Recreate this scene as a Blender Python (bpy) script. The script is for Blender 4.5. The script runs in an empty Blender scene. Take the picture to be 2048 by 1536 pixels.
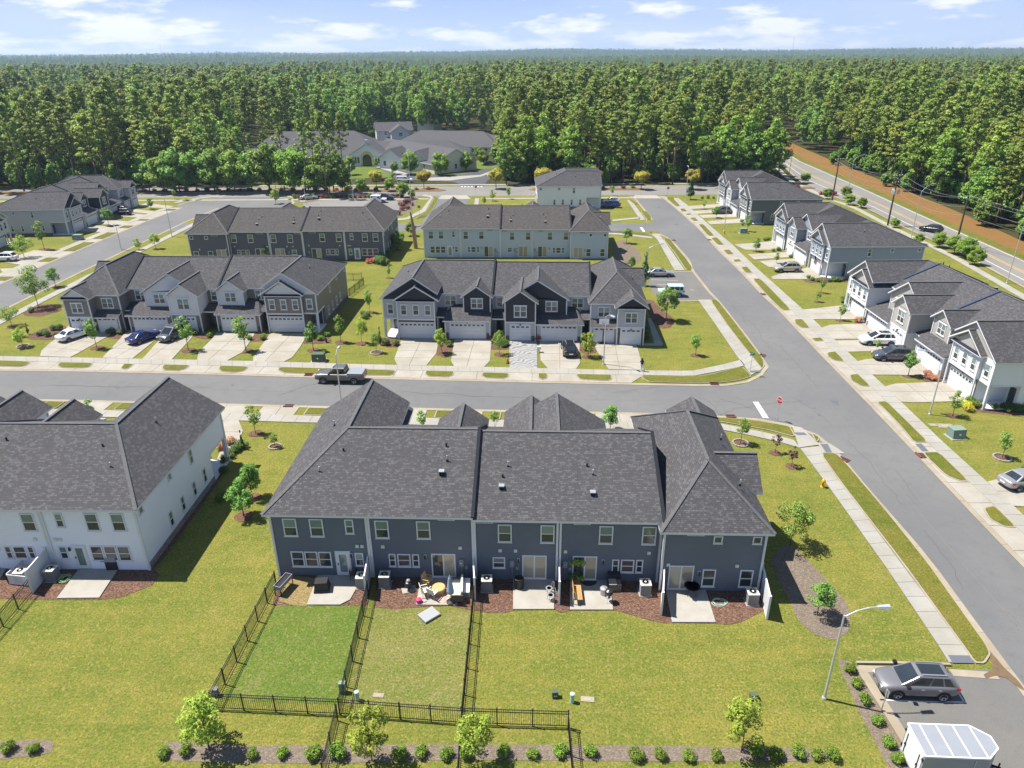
import bpy, bmesh, math, random
from mathutils import Vector, Matrix
import numpy as np

random.seed(7)
scene = bpy.context.scene
COL = scene.collection

# ------------------------------------------------------------------ camera
CAM_H, FPX, PITCH, ROLL = 34.5, 1420.0, math.atan(653 / 1420.0), math.radians(0.37)
cp, sp, cr, sr = math.cos(PITCH), math.sin(PITCH), math.cos(ROLL), math.sin(ROLL)
FWD = Vector((0, cp, -sp))
RGT = Vector((1, 0, 0)) * cr - Vector((0, sp, cp)) * sr
UPV = Vector((1, 0, 0)) * sr + Vector((0, sp, cp)) * cr
cam = bpy.data.cameras.new("camera")
cam.sensor_width = 36.0
cam.lens = 36.0 * FPX / 2048.0
cam.clip_start, cam.clip_end = 0.5, 30000
cam_ob = bpy.data.objects.new("camera", cam)
COL.objects.link(cam_ob)
cam_ob.matrix_world = Matrix(((RGT.x, UPV.x, -FWD.x, 0), (RGT.y, UPV.y, -FWD.y, 0),
                              (RGT.z, UPV.z, -FWD.z, CAM_H), (0, 0, 0, 1)))
scene.camera = cam_ob

# ------------------------------------------------------------------ sky, sun, exposure
SUN_DIR = Vector((0.50, -0.17, -1.0)).normalized()
world = bpy.data.worlds.new("World")
scene.world = world
world.use_nodes = True
wn, wl = world.node_tree.nodes, world.node_tree.links
wn.clear()
w_out = wn.new("ShaderNodeOutputWorld")
w_bg = wn.new("ShaderNodeBackground")
w_sky = wn.new("ShaderNodeTexSky")
w_sky.sky_type = 'NISHITA'
w_sky.sun_disc = False
w_sky.sun_elevation = math.asin(-SUN_DIR.z)
w_sky.sun_rotation = math.atan2(-SUN_DIR.x, -SUN_DIR.y)
w_sky.altitude = 100
w_sky.air_density = 1.0
w_sky.dust_density = 0.0
w_sky.ozone_density = 2.0
w_bg.inputs['Strength'].default_value = 0.08
# thin fair-weather clouds: noise on the flattened sky direction
w_geo = wn.new("ShaderNodeNewGeometry")
w_sep = wn.new("ShaderNodeSeparateXYZ")
w_tc = wn.new("ShaderNodeTexCoord")
wl.new(w_tc.outputs['Generated'], w_sep.inputs[0])
def wmath(op, a, b=None, c=None):
    n = wn.new("ShaderNodeMath"); n.operation = op
    for i, v in enumerate((a, b, c)):
        if v is None: continue
        if isinstance(v, (int, float)): n.inputs[i].default_value = v
        else: wl.new(v, n.inputs[i])
    return n.outputs[0]
w_az = wmath('ARCTAN2', w_sep.outputs['X'], w_sep.outputs['Y'])
w_el = wmath('ARCSINE', w_sep.outputs['Z'])
w_comb = wn.new("ShaderNodeCombineXYZ")
wl.new(wmath('MULTIPLY', w_az, 11.0), w_comb.inputs[0])
wl.new(wmath('MULTIPLY', w_el, 46.0), w_comb.inputs[1])
w_comb.inputs[2].default_value = 3.7
w_no = wn.new("ShaderNodeTexNoise")
w_no.inputs['Scale'].default_value = 1.0; w_no.inputs['Detail'].default_value = 6; w_no.inputs['Roughness'].default_value = 0.58
wl.new(w_comb.outputs[0], w_no.inputs['Vector'])
w_ramp = wn.new("ShaderNodeValToRGB")
w_ramp.color_ramp.elements[0].position = 0.5
w_ramp.color_ramp.elements[1].position = 0.62
wl.new(wmath('ADD', w_no.outputs['Fac'], wmath('MAXIMUM', wmath('MULTIPLY', wmath('SUBTRACT', 0.036, w_el), 2.2), -0.13)), w_ramp.inputs[0])
# second, wispier layer higher up
w_comb2 = wn.new("ShaderNodeCombineXYZ")
wl.new(wmath('MULTIPLY', w_az, 3.0), w_comb2.inputs[0])
wl.new(wmath('MULTIPLY', w_el, 16.0), w_comb2.inputs[1])
w_comb2.inputs[2].default_value = 9.1
w_no2 = wn.new("ShaderNodeTexNoise")
w_no2.inputs['Scale'].default_value = 1.6; w_no2.inputs['Detail'].default_value = 6; w_no2.inputs['Roughness'].default_value = 0.5
wl.new(w_comb2.outputs[0], w_no2.inputs['Vector'])
w_r2 = wn.new("ShaderNodeMapRange")
w_r2.inputs[1].default_value = 0.42; w_r2.inputs[2].default_value = 0.8; w_r2.inputs[3].default_value = 0.0; w_r2.inputs[4].default_value = 0.2
wl.new(w_no2.outputs['Fac'], w_r2.inputs[0])
w_fac = wmath('MINIMUM', wmath('ADD', wmath('MULTIPLY', w_ramp.outputs[0], 0.85), w_r2.outputs[0]), 0.92)
w_mix = wn.new("ShaderNodeMix"); w_mix.data_type = 'RGBA'
wl.new(w_fac, w_mix.inputs['Factor'])
# pale blue haze towards the horizon, as clear summer air shows it
w_h = wn.new("ShaderNodeMix"); w_h.data_type = 'RGBA'
w_hf = wn.new("ShaderNodeMapRange"); w_hf.inputs[1].default_value = 0.0; w_hf.inputs[2].default_value = 0.10
wl.new(w_el, w_hf.inputs[0]); wl.new(w_hf.outputs[0], w_h.inputs['Factor'])
w_h.inputs[6].default_value = (4.6, 5.4, 6.6, 1); w_h.inputs[7].default_value = (2.1, 3.25, 6.1, 1)
w_b = wn.new("ShaderNodeMix"); w_b.data_type = 'RGBA'
w_bf = wn.new("ShaderNodeMapRange"); w_bf.interpolation_type = 'SMOOTHSTEP'; w_bf.inputs[1].default_value = 0.05; w_bf.inputs[2].default_value = 0.42
wl.new(w_el, w_bf.inputs[0]); wl.new(w_bf.outputs[0], w_b.inputs['Factor'])
wl.new(w_h.outputs[2], w_b.inputs[6]); wl.new(w_sky.outputs[0], w_b.inputs[7])
wl.new(w_b.outputs[2], w_mix.inputs[6])
w_mix.inputs[7].default_value = (6.7, 6.85, 7.2, 1)
wl.new(w_mix.outputs[2], w_bg.inputs['Color'])
wl.new(w_bg.outputs[0], w_out.inputs[0])

sun = bpy.data.lights.new("sun", 'SUN')
sun.energy = 4.9
sun.angle = math.radians(0.55)
sun.color = (1.0, 0.955, 0.88)
sun_ob = bpy.data.objects.new("sun", sun)
COL.objects.link(sun_ob)
sun_ob.rotation_euler = SUN_DIR.to_track_quat('-Z', 'Y').to_euler()
sun_ob.location = (-60, 30, 120)

cyc = scene.cycles
cyc.max_bounces = 5; cyc.diffuse_bounces = 2; cyc.glossy_bounces = 2; cyc.transmission_bounces = 2; cyc.transparent_max_bounces = 4; cyc.volume_bounces = 0
vs = scene.view_settings
scene.display_settings.display_device = 'sRGB'
vs.view_transform = 'Standard'; vs.look = 'None'; vs.gamma = 1.0; vs.exposure = 1.0
vs.use_curve_mapping = False

# ------------------------------------------------------------------ survey helpers
def ray(x, y):
    return FWD + RGT * ((x - 1024) / FPX) + UPV * ((768 - y) / FPX)
def G(x, y, z=0.0):
    """ground point surveyed from the photograph (level z)"""
    d = ray(x, y); t = (z - CAM_H) / d.z
    return Vector((d.x * t, d.y * t, z))
def GL(pts, ox=0, oy=0, s=1.0):
    return [G(ox + a / s, oy + b / s) for a, b in pts]
def height_at(base, x, y):
    d = ray(x, y); t = base.y / d.y
    return CAM_H + d.z * t

# ------------------------------------------------------------------ object helpers
def tag(o, label=None, cat=None, group=None, kind=None):
    if label: o["label"] = label
    if cat: o["category"] = cat
    if group: o["group"] = group
    if kind: o["kind"] = kind
    return o
def empty(name, loc=(0, 0, 0), rz=0.0, label=None, cat=None, group=None):
    o = bpy.data.objects.new(name, None); COL.objects.link(o)
    o.location = loc; o.rotation_euler = (0, 0, rz); o.empty_display_size = 0.3
    return tag(o, label, cat, group)
def put(name, me, parent=None, loc=(0, 0, 0), rz=0.0, scale=None):
    o = bpy.data.objects.new(name, me); COL.objects.link(o)
    if parent is not None: o.parent = parent
    o.location = loc; o.rotation_euler = (0, 0, rz)
    if scale is not None: o.scale = scale if hasattr(scale, '__len__') else (scale,) * 3
    return o
def copy_tree(o, parent=None):
    c = o.copy(); COL.objects.link(c); c.parent = parent
    for ch in KIDS.get(o, list(o.children)): copy_tree(ch, c)
    return c
KIDS = {}

class MB:
    """collects faces and builds one mesh; per-face UVs in metres (u level, v up the face)"""
    def __init__(s, xf=None): s.v = []; s.f = []; s.m = []; s.xf = xf
    def pt(s, p):
        s.v.append(tuple(s.xf(p)) if s.xf else tuple(p)); return len(s.v) - 1
    def poly(s, pts, mi=0):
        s.f.append([s.pt(p) for p in pts]); s.m.append(mi)
    def hexa(s, b, t, mi=0, mt=None):
        ib = [s.pt(p) for p in b]; it = [s.pt(p) for p in t]; n = len(b)
        s.f.append(ib[::-1]); s.m.append(mi)
        s.f.append(it); s.m.append(mi if mt is None else mt)
        for i in range(n):
            j = (i + 1) % n
            s.f.append([ib[i], ib[j], it[j], it[i]]); s.m.append(mi)
    def box(s, x0, x1, y0, y1, z0, z1, mi=0, mt=None):
        c = ((x0, y0), (x1, y0), (x1, y1), (x0, y1))
        s.hexa([(a, b, z0) for a, b in c], [(a, b, z1) for a, b in c], mi, mt)
    def prism(s, pts, z0, z1, mi=0, mt=None):
        s.hexa([(p[0], p[1], z0) for p in pts], [(p[0], p[1], z1) for p in pts], mi, mt)
    def slab(s, pts, t, mt=0, ms=1):
        s.hexa([(p[0], p[1], p[2] - t) for p in pts], [tuple(p) for p in pts], ms, mt)
    def tube(s, p, q, r, n=8, mi=0, r1=None, cap=True):
        p, q = Vector(p), Vector(q); d = (q - p)
        if d.length < 1e-6: return
        d.normalize(); a = d.orthogonal().normalized(); b = d.cross(a)
        r1 = r if r1 is None else r1
        A = []; B = []
        for i in range(n):
            t = 2 * math.pi * i / n; e = a * math.cos(t) + b * math.sin(t)
            A.append(s.pt(p + e * r)); B.append(s.pt(q + e * r1))
        for i in range(n):
            j = (i + 1) % n; s.f.append([A[i], A[j], B[j], B[i]]); s.m.append(mi)
        if cap:
            s.f.append(A[::-1]); s.m.append(mi); s.f.append(B); s.m.append(mi)
    def path(s, pts, r, n=6, mi=0):
        for a, b in zip(pts[:-1], pts[1:]): s.tube(a, b, r, n, mi)
    def lathe(s, c, prof, n=16, mi=0, sx=1.0, sy=1.0):
        rings = []
        for r, z in prof:
            rings.append([s.pt((c[0] + sx * r * math.cos(2 * math.pi * i / n), c[1] + sy * r * math.sin(2 * math.pi * i / n), c[2] + z)) for i in range(n)])
        for A, B in zip(rings[:-1], rings[1:]):
            for i in range(n):
                j = (i + 1) % n; s.f.append([A[i], A[j], B[j], B[i]]); s.m.append(mi)
        s.f.append(rings[0][::-1]); s.m.append(mi); s.f.append(rings[-1]); s.m.append(mi)
    def bar(s, p, q, w, h, mi=0):
        """rectangular bar from p to q (w across level, h vertical)"""
        p, q = Vector(p), Vector(q); d = (q - p).normalized()
        u = Vector((-d.y, d.x, 0)); u = u.normalized() if u.length > 1e-6 else Vector((1, 0, 0))
        n = u.cross(d) if abs(d.z) < 0.999 else Vector((0, 1, 0))
        c = [(-w / 2, -h / 2), (w / 2, -h / 2), (w / 2, h / 2), (-w / 2, h / 2)]
        s.hexa([p + u * a + n * b for a, b in c], [q + u * a + n * b for a, b in c], mi)
    def mesh(s, name, mats, smooth=False, fix=True):
        me = bpy.data.meshes.new(name)
        me.from_pydata(s.v, [], s.f)
        for m in (mats if isinstance(mats, (list, tuple)) else [mats]): me.materials.append(m)
        me.polygons.foreach_set('material_index', s.m)
        if fix:
            bm = bmesh.new(); bm.from_mesh(me)
            bmesh.ops.recalc_face_normals(bm, faces=bm.faces)
            bm.to_mesh(me); bm.free()
        uv = me.uv_layers.new(name='UVMap').data
        co = [v.co for v in me.vertices]
        for p in me.polygons:
            n = p.normal
            if abs(n.z) > 0.985 or n.length < 0.5: u, w = Vector((1, 0, 0)), Vector((0, 1, 0))
            else:
                u = Vector((-n.y, n.x, 0)).normalized(); w = n.cross(u)
            for li in p.loop_indices:
                c = co[me.loops[li].vertex_index]
                uv[li].uv = (c.dot(u), c.dot(w))
        if smooth: me.polygons.foreach_set('use_smooth', [True] * len(me.polygons))
        me.update()
        return me
    def build(s, name, mats, parent=None, loc=(0, 0, 0), rz=0.0, smooth=False):
        return put(name, s.mesh(name, mats, smooth), parent, loc, rz)

# ------------------------------------------------------------------ procedural materials
class NT:
    def __init__(s, name):
        s.mat = bpy.data.materials.new(name); s.mat.use_nodes = True
        s.n, s.l = s.mat.node_tree.nodes, s.mat.node_tree.links
        s.bsdf = s.n['Principled BSDF']
    def node(s, t, **kw):
        x = s.n.new(t)
        for k, v in kw.items(): setattr(x, k, v)
        return x
    def set(s, sock, v):
        if isinstance(v, bpy.types.NodeSocket): s.l.new(v, sock)
        elif isinstance(v, (tuple, list)) and len(v) == 3 and sock.type == 'RGBA': sock.default_value = (*v, 1)
        else: sock.default_value = v
    def math(s, op, a, b=0.0, c=0.0):
        x = s.node("ShaderNodeMath", operation=op)
        for i, v in enumerate((a, b, c)): s.set(x.inputs[i], v)
        return x.outputs[0]
    def mix(s, f, a, b, mode='MIX'):
        x = s.node("ShaderNodeMix", data_type='RGBA', blend_type=mode)
        s.set(x.inputs[0], f); s.set(x.inputs[6], a); s.set(x.inputs[7], b)
        return x.outputs[2]
    def coord(s, which='UV'):
        if which == 'POS': return s.node("ShaderNodeNewGeometry").outputs['Position']
        return s.node("ShaderNodeTexCoord").outputs[which]
    def noise(s, vec, scale, detail=4, rough=0.55, stretch=None):
        if stretch:
            mp = s.node("ShaderNodeMapping"); s.l.new(vec, mp.inputs[0]); mp.inputs['Scale'].default_value = stretch; vec = mp.outputs[0]
        x = s.node("ShaderNodeTexNoise")
        s.l.new(vec, x.inputs['Vector']); x.inputs['Scale'].default_value = scale
        x.inputs['Detail'].default_value = detail; x.inputs['Roughness'].default_value = rough
        return x.outputs['Fac']
    def ramp(s, f, stops):
        x = s.node("ShaderNodeValToRGB"); e = x.color_ramp.elements
        e[0].position = stops[0][0]; e[-1].position = stops[-1][0]
        for p, c in stops[1:-1]: e.new(p)
        for i, (p, c) in enumerate(stops):
            c = (c, c, c) if isinstance(c, (int, float)) else c
            e[i].color = (*c, 1)
        s.l.new(f, x.inputs[0]); return x.outputs[0]
    def rng(s, f, a, b, c, d):
        x = s.node("ShaderNodeMapRange"); s.l.new(f, x.inputs[0])
        for i, v in enumerate((a, b, c, d)): x.inputs[i + 1].default_value = v
        return x.outputs[0]
    def bump(s, h, strength=0.4, dist=0.02):
        x = s.node("ShaderNodeBump"); x.inputs['Strength'].default_value = strength; x.inputs['Distance'].default_value = dist
        s.l.new(h, x.inputs['Height']); s.l.new(x.outputs[0], s.bsdf.inputs['Normal'])
    def done(s, color=None, rough=0.7, metal=0.0, spec=0.3, coat=0.0):
        if color is not None: s.set(s.bsdf.inputs['Base Color'], color)
        s.set(s.bsdf.inputs['Roughness'], rough); s.set(s.bsdf.inputs['Metallic'], metal)
        s.set(s.bsdf.inputs['Specular IOR Level'], spec)
        if coat: s.bsdf.inputs['Coat Weight'].default_value = coat; s.bsdf.inputs['Coat Roughness'].default_value = 0.05
        return s.mat

def scl(c, k): return tuple(min(1.0, x * k) for x in c)

def m_plain(name, c, rough=0.6, metal=0.0, spec=0.35, var=0.12, scale=3.0, coat=0.0):
    t = NT(name)
    f = t.noise(t.coord('Object'), scale, 3)
    return t.done(t.mix(f, scl(c, 1 - var), scl(c, 1 + var)), rough, metal, spec, coat)

def m_siding(name, c, lap=0.17):
    t = NT(name); uv = t.coord('UV')
    sep = t.node("ShaderNodeSeparateXYZ"); t.l.new(uv, sep.inputs[0])
    saw = t.math('FRACT', t.math('DIVIDE', sep.outputs[1], lap))
    big = t.noise(uv, 0.5, 4); row = t.noise(uv, 1.2, 2, 0.5, (0.25, 12, 1))
    col = t.mix(big, scl(c, 0.93), scl(c, 1.06))
    col = t.mix(t.math('MULTIPLY', row, 0.35), col, scl(c, 0.88))
    joint_or_lap_shade = t.math('LESS_THAN', saw, 0.07)
    col = t.mix(t.math('MULTIPLY', joint_or_lap_shade, 0.28), col, scl(c, 0.55))  # thin shadow line of each siding lap, painted into the colour
    t.bump(saw, 0.7, 0.018)
    return t.done(col, 0.55, 0, 0.3)

def m_shingle(name, dark, light, tint=(0.2, 0.16, 0.12), tintamt=0.12):
    t = NT(name); uv = t.coord('UV')
    br = t.node("ShaderNodeTexBrick"); t.l.new(uv, br.inputs['Vector'])
    br.offset = 0.37; br.offset_frequency = 2; br.squash = 0.8; br.squash_frequency = 3
    t.set(br.inputs['Color1'], (0, 0, 0)); t.set(br.inputs['Color2'], (1, 1, 1)); t.set(br.inputs['Mortar'], (0, 0, 0))
    br.inputs['Scale'].default_value = 1.0; br.inputs['Mortar Size'].default_value = 0.008
    br.inputs['Bias'].default_value = -0.5
    br.inputs['Brick Width'].default_value = 0.27; br.inputs['Row Height'].default_value = 0.145
    gr = t.noise(uv, 60, 2); big = t.noise(uv, 0.35, 5); mid = t.noise(uv, 2.5, 3)
    fac = t.math('ADD', t.math('MULTIPLY', br.outputs['Color'], 0.8), t.math('MULTIPLY', mid, 0.22))
    col = t.mix(fac, dark, light)
    col = t.mix(t.math('MULTIPLY', big, tintamt), col, tint)
    col = t.mix(t.math('MULTIPLY', gr, 0.25), col, scl(dark, 0.6))
    col = t.mix(t.math('MULTIPLY', br.outputs['Fac'], 0.7), col, scl(dark, 0.45))
    h = t.math('SUBTRACT', t.math('MULTIPLY', br.outputs['Color'], 0.5), br.outputs['Fac'])
    t.bump(h, 0.6, 0.02)
    return t.done(col, 0.9, 0, 0.2)

def m_stone(name, a, b):
    t = NT(name); uv = t.coord('UV')
    br = t.node("ShaderNodeTexBrick"); t.l.new(uv, br.inputs['Vector'])
    t.set(br.inputs['Color1'], a); t.set(br.inputs['Color2'], b); t.set(br.inputs['Mortar'], scl(b, 1.2))
    br.inputs['Scale'].default_value = 1.0; br.inputs['Mortar Size'].default_value = 0.012
    br.inputs['Brick Width'].default_value = 0.42; br.inputs['Row Height'].default_value = 0.16
    br.offset = 0.43; br.squash = 0.7; br.squash_frequency = 3
    n = t.noise(uv, 9, 4)
    t.bump(t.math('SUBTRACT', n, br.outputs['Fac']), 0.7, 0.03)
    return t.done(t.mix(t.math('MULTIPLY', n, 0.5), br.outputs['Color'], scl(a, 0.6)), 0.85)

def m_grass(name, green, yellow, dry, lo=0.40, hi=0.60):
    t = NT(name); p = t.coord('POS')
    big = t.noise(p, 0.11, 3, 0.6); mid = t.noise(p, 0.75, 3, 0.65); fine = t.noise(p, 7.5, 3, 0.75)
    mow = t.noise(p, 0.55, 2, 0.6, (0.2, 1.8, 1)); tuft = t.noise(p, 2.6, 2, 0.7)
    f = t.math('ADD', t.math('MULTIPLY', big, 0.42), t.math('ADD', t.math('MULTIPLY', mid, 0.34), t.math('MULTIPLY', mow, 0.24)))
    col = t.mix(t.rng(f, lo, hi, 0, 1), green, yellow)
    col = t.mix(t.math('MULTIPLY', t.rng(tuft, 0.52, 0.72, 0, 1), 0.6), col, dry)
    worn = t.noise(p, 0.33, 3, 0.65)
    col = t.mix(t.math('MULTIPLY', t.rng(worn, 0.58, 0.72, 0, 1), 0.55), col, dry)
    col = t.mix(t.math('MULTIPLY', t.rng(worn, 0.28, 0.42, 1, 0), 0.5), col, scl(green, 0.8))
    grain = t.noise(p, 4.2, 2, 0.7)
    col = t.mix(t.math('MULTIPLY', t.rng(grain, 0.54, 0.68, 0, 1), 0.55), col, scl(dry, 1.15))
    col = t.mix(t.rng(fine, 0.32, 0.58, 0.72, 0), col, scl(green, 0.38))
    t.bump(t.math('ADD', fine, mid), 0.9, 0.1)
    return t.done(col, 0.95, 0, 0.1)

def m_asphalt(name, c, warm):
    t = NT(name); p = t.coord('POS')
    big = t.noise(p, 0.08, 3, 0.6); mid = t.noise(p, 0.9, 2); fine = t.noise(p, 22, 1, 0.7)
    col = t.mix(t.rng(big, 0.35, 0.65, 0, 1), c, warm)
    col = t.mix(t.math('MULTIPLY', t.rng(mid, 0.5, 0.75, 0, 1), 0.35), col, scl(c, 0.8))
    col = t.mix(t.rng(fine, 0.3, 0.7, 0.35, 0), col, scl(c, 0.55))
    v = t.node("ShaderNodeTexVoronoi", feature='DISTANCE_TO_EDGE'); v.inputs['Scale'].default_value = 0.11
    wob = t.node("ShaderNodeMix", data_type='VECTOR'); wob.inputs[0].default_value = 0.12
    t.l.new(p, wob.inputs[4]); nz = t.node("ShaderNodeTexNoise"); nz.inputs['Scale'].default_value = 0.5; t.l.new(p, nz.inputs['Vector'])
    sc = t.node("ShaderNodeVectorMath", operation='SCALE'); t.l.new(nz.outputs['Color'], sc.inputs[0]); sc.inputs['Scale'].default_value = 20
    ad = t.node("ShaderNodeVectorMath", operation='ADD'); t.l.new(p, ad.inputs[0]); t.l.new(sc.outputs[0], ad.inputs[1])
    t.l.new(ad.outputs[0], v.inputs['Vector'])
    crack = t.math('MULTIPLY', t.math('LESS_THAN', v.outputs['Distance'], 0.003), t.rng(mid, 0.42, 0.6, 0, 0.35))
    col = t.mix(crack, col, scl(c, 0.4))
    t.bump(fine, 0.3, 0.01)
    return t.done(col, 0.85, 0, 0.25)

def m_concrete(name, c, stain):
    t = NT(name); p = t.coord('POS')
    big = t.noise(p, 0.35, 3, 0.6); mid = t.noise(p, 2.3, 2, 0.65); fine = t.noise(p, 25, 1)
    col = t.mix(t.rng(big, 0.36, 0.62, 0, 1), c, stain)
    col = t.mix(t.math('MULTIPLY', t.rng(mid, 0.5, 0.72, 0, 1), 0.4), col, scl(stain, 0.85))
    col = t.mix(t.math('MULTIPLY', fine, 0.2), col, scl(c, 0.8))
    oi = t.node("ShaderNodeObjectInfo")
    col = t.mix(t.math('MULTIPLY', oi.outputs['Random'], 0.22), col, scl(stain, 0.9))
    t.bump(fine, 0.2, 0.005)
    return t.done(col, 0.88, 0, 0.2)

def m_mulch(name, a, b, c):
    t = NT(name); p = t.coord('POS')
    v = t.node("ShaderNodeTexVoronoi"); v.inputs['Scale'].default_value = 11
    mp = t.node("ShaderNodeMapping"); mp.inputs['Scale'].default_value = (1, 1.9, 1); t.l.new(p, mp.inputs[0]); t.l.new(mp.outputs[0], v.inputs['Vector'])
    sp_ = t.node("ShaderNodeSeparateColor"); t.l.new(v.outputs['Color'], sp_.inputs[0])
    big = t.noise(p, 0.8, 4)
    col = t.ramp(sp_.outputs[0], [(0.0, a), (0.55, b), (1.0, c)])
    col = t.mix(t.math('MULTIPLY', big, 0.4), col, scl(a, 0.8))
    t.bump(sp_.outputs[1], 1.0, 0.05)
    return t.done(col, 0.95, 0, 0.1)

def m_leaf(name, a, b, trans=0.3, tip=None):
    t = NT(name)
    at = t.node("ShaderNodeAttribute", attribute_name='leafvar')
    oi = t.node("ShaderNodeObjectInfo")
    col = t.mix(at.outputs['Fac'], a, b)
    if tip: col = t.mix(t.rng(at.outputs['Fac'], 0.86, 0.93, 0, 1), col, tip)
    hs = t.node("ShaderNodeHueSaturation"); t.l.new(col, hs.inputs['Color'])
    t.l.new(t.rng(oi.outputs['Random'], 0, 1, 0.485, 0.515), hs.inputs['Hue'])
    t.l.new(t.rng(oi.outputs['Random'], 0, 1, 0.82, 1.18), hs.inputs['Value'])
    tr = t.node("ShaderNodeBsdfTranslucent"); t.l.new(hs.outputs[0], tr.inputs['Color'])
    mx = t.node("ShaderNodeMixShader"); mx.inputs[0].default_value = trans
    t.done(None, 0.6, 0, 0.25); t.l.new(hs.outputs[0], t.bsdf.inputs['Base Color'])
    t.l.new(t.bsdf.outputs[0], mx.inputs[1]); t.l.new(tr.outputs[0], mx.inputs[2])
    t.l.new(mx.outputs[0], t.n['Material Output'].inputs[0])
    return t.mat

def m_paint(name, c, rough=0.28, metal=0.35):
    t = NT(name); f = t.noise(t.coord('Object'), 40, 2)
    return t.done(t.mix(f, scl(c, 0.95), scl(c, 1.05)), rough, metal, 0.5, 0.8)

def m_glass(name, c, rough=0.08, blind=None):
    t = NT(name)
    if blind:
        uv = t.coord('UV'); sep = t.node("ShaderNodeSeparateXYZ"); t.l.new(uv, sep.inputs[0])
        s = t.math('FRACT', t.math('MULTIPLY', sep.outputs[1], 18)); oi = t.node("ShaderNodeObjectInfo")
        col = t.mix(t.math('MULTIPLY', s, 0.4), blind, scl(blind, 0.6))
        col = t.mix(t.rng(oi.outputs['Random'], 0, 1, 0, 0.7), col, c)
    else:
        oi = t.node("ShaderNodeObjectInfo"); n = t.noise(t.coord('Object'), 1.5, 3)
        col = t.mix(t.math('MULTIPLY', oi.outputs['Random'], n), c, scl(c, 3.0))
    return t.done(col, rough, 0, 0.75)

HAZE = 0.000125
MAT = {}
MAT['lawn'] = m_grass('lawn', (0.1193, 0.1512, 0.0240), (0.2120, 0.1954, 0.0397), (0.2897, 0.2305, 0.0720))
MAT['lawn_green'] = m_grass('lawn_green', (0.0839, 0.1431, 0.0205), (0.1417, 0.1696, 0.0308), (0.2345, 0.2082, 0.0823), 0.36, 0.7)
MAT['lawn_patchy'] = m_grass('lawn_patchy', (0.1028, 0.1440, 0.0227), (0.1920, 0.1852, 0.0515), (0.2880, 0.2297, 0.1097), 0.3, 0.6)
MAT['verge'] = m_grass('verge', (0.0929, 0.1179, 0.0157), (0.1643, 0.1500, 0.0271), (0.2000, 0.1643, 0.0464))
MAT['forest_floor'] = m_grass('forest_floor', (0.035, 0.045, 0.012), (0.06, 0.06, 0.02), (0.11, 0.07, 0.03))
MAT['clay'] = m_grass('clay', (0.2143, 0.1071, 0.0357), (0.2571, 0.1357, 0.0500), (0.0929, 0.1000, 0.0214), 0.3, 0.7)
MAT['asphalt'] = m_asphalt('asphalt', (0.1271, 0.1271, 0.1271), (0.1557, 0.1521, 0.1471))
MAT['asphalt_lot'] = m_asphalt('asphalt_lot', (0.1321, 0.1286, 0.1229), (0.1643, 0.1500, 0.1286))
MAT['asphalt_hwy'] = m_asphalt('asphalt_hwy', (0.1786, 0.1714, 0.1586), (0.2143, 0.2000, 0.1821))
MAT['asphalt_dark'] = m_asphalt('asphalt_dark', (0.0714, 0.0750, 0.0821), (0.0893, 0.0893, 0.0929))
MAT['walk'] = m_concrete('walk', (0.3071, 0.2929, 0.2607), (0.2643, 0.2464, 0.2107))
MAT['drive'] = m_concrete('drive', (0.3286, 0.3071, 0.2643), (0.2750, 0.2464, 0.2000))
MAT['gutter'] = m_concrete('gutter', (0.3071, 0.2679, 0.2071), (0.2571, 0.2143, 0.1536))
MAT['patio'] = m_concrete('patio', (0.3500, 0.3321, 0.2964), (0.2929, 0.2679, 0.2286))
MAT['marbled'] = None
t = NT('marbled'); p_ = t.coord('POS')
mw = t.node("ShaderNodeTexWave"); mw.inputs['Scale'].default_value = 0.55; mw.inputs['Distortion'].default_value = 14; mw.inputs['Detail'].default_value = 5
mp_ = t.node("ShaderNodeMapping"); mp_.inputs['Rotation'].default_value = (0, 0, 1.0); t.l.new(p_, mp_.inputs[0]); t.l.new(mp_.outputs[0], mw.inputs['Vector'])
MAT['marbled'] = t.done(t.mix(t.rng(mw.outputs['Fac'], 0.1, 0.5, 0, 1), (0.15, 0.15, 0.15), (0.30, 0.295, 0.285)), 0.5)
MAT['mulch'] = m_mulch('mulch', (0.075, 0.038, 0.026), (0.16, 0.088, 0.06), (0.25, 0.165, 0.12))
MAT['gravel'] = m_mulch('gravel', (0.1357, 0.1036, 0.0750), (0.1929, 0.1536, 0.1179), (0.2500, 0.2107, 0.1679))
MAT['straw'] = m_mulch('straw', (0.1714, 0.1214, 0.0500), (0.2714, 0.2000, 0.0857), (0.3429, 0.2643, 0.1357))
MAT['white_line'] = m_plain('white_line', (0.5143, 0.5143, 0.5000), 0.7, var=0.15, scale=8)
MAT['yellow_line'] = m_plain('yellow_line', (0.4429, 0.3000, 0.0714), 0.7, var=0.2, scale=8)
MAT['trim'] = m_plain('trim', (0.6240, 0.6240, 0.6320), 0.5, var=0.04)
MAT['vinyl'] = m_plain('vinyl', (0.6400, 0.6400, 0.6560), 0.35, var=0.03)
MAT['black_metal'] = m_plain('black_metal', (0.018, 0.018, 0.02), 0.4, 0.3, 0.4)
MAT['dark_strip'] = m_plain('dark_strip', (0.018, 0.02, 0.026), 0.85, 0.0, 0.15)
MAT['blue_strip'] = m_plain('blue_strip', (0.035, 0.06, 0.13), 0.4, 0.3, 0.4)
MAT['grey_metal'] = m_plain('grey_metal', (0.42, 0.43, 0.44), 0.45, 0.6, 0.4)
MAT['galv'] = m_plain('galv', (0.55, 0.56, 0.57), 0.4, 0.5, 0.4)
MAT['glass_dark'] = m_glass('glass_dark', (0.028, 0.034, 0.036), 0.07)
MAT['glass_blind'] = m_glass('glass_blind', (0.06, 0.085, 0.085), 0.1, (0.20, 0.27, 0.25))
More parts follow.
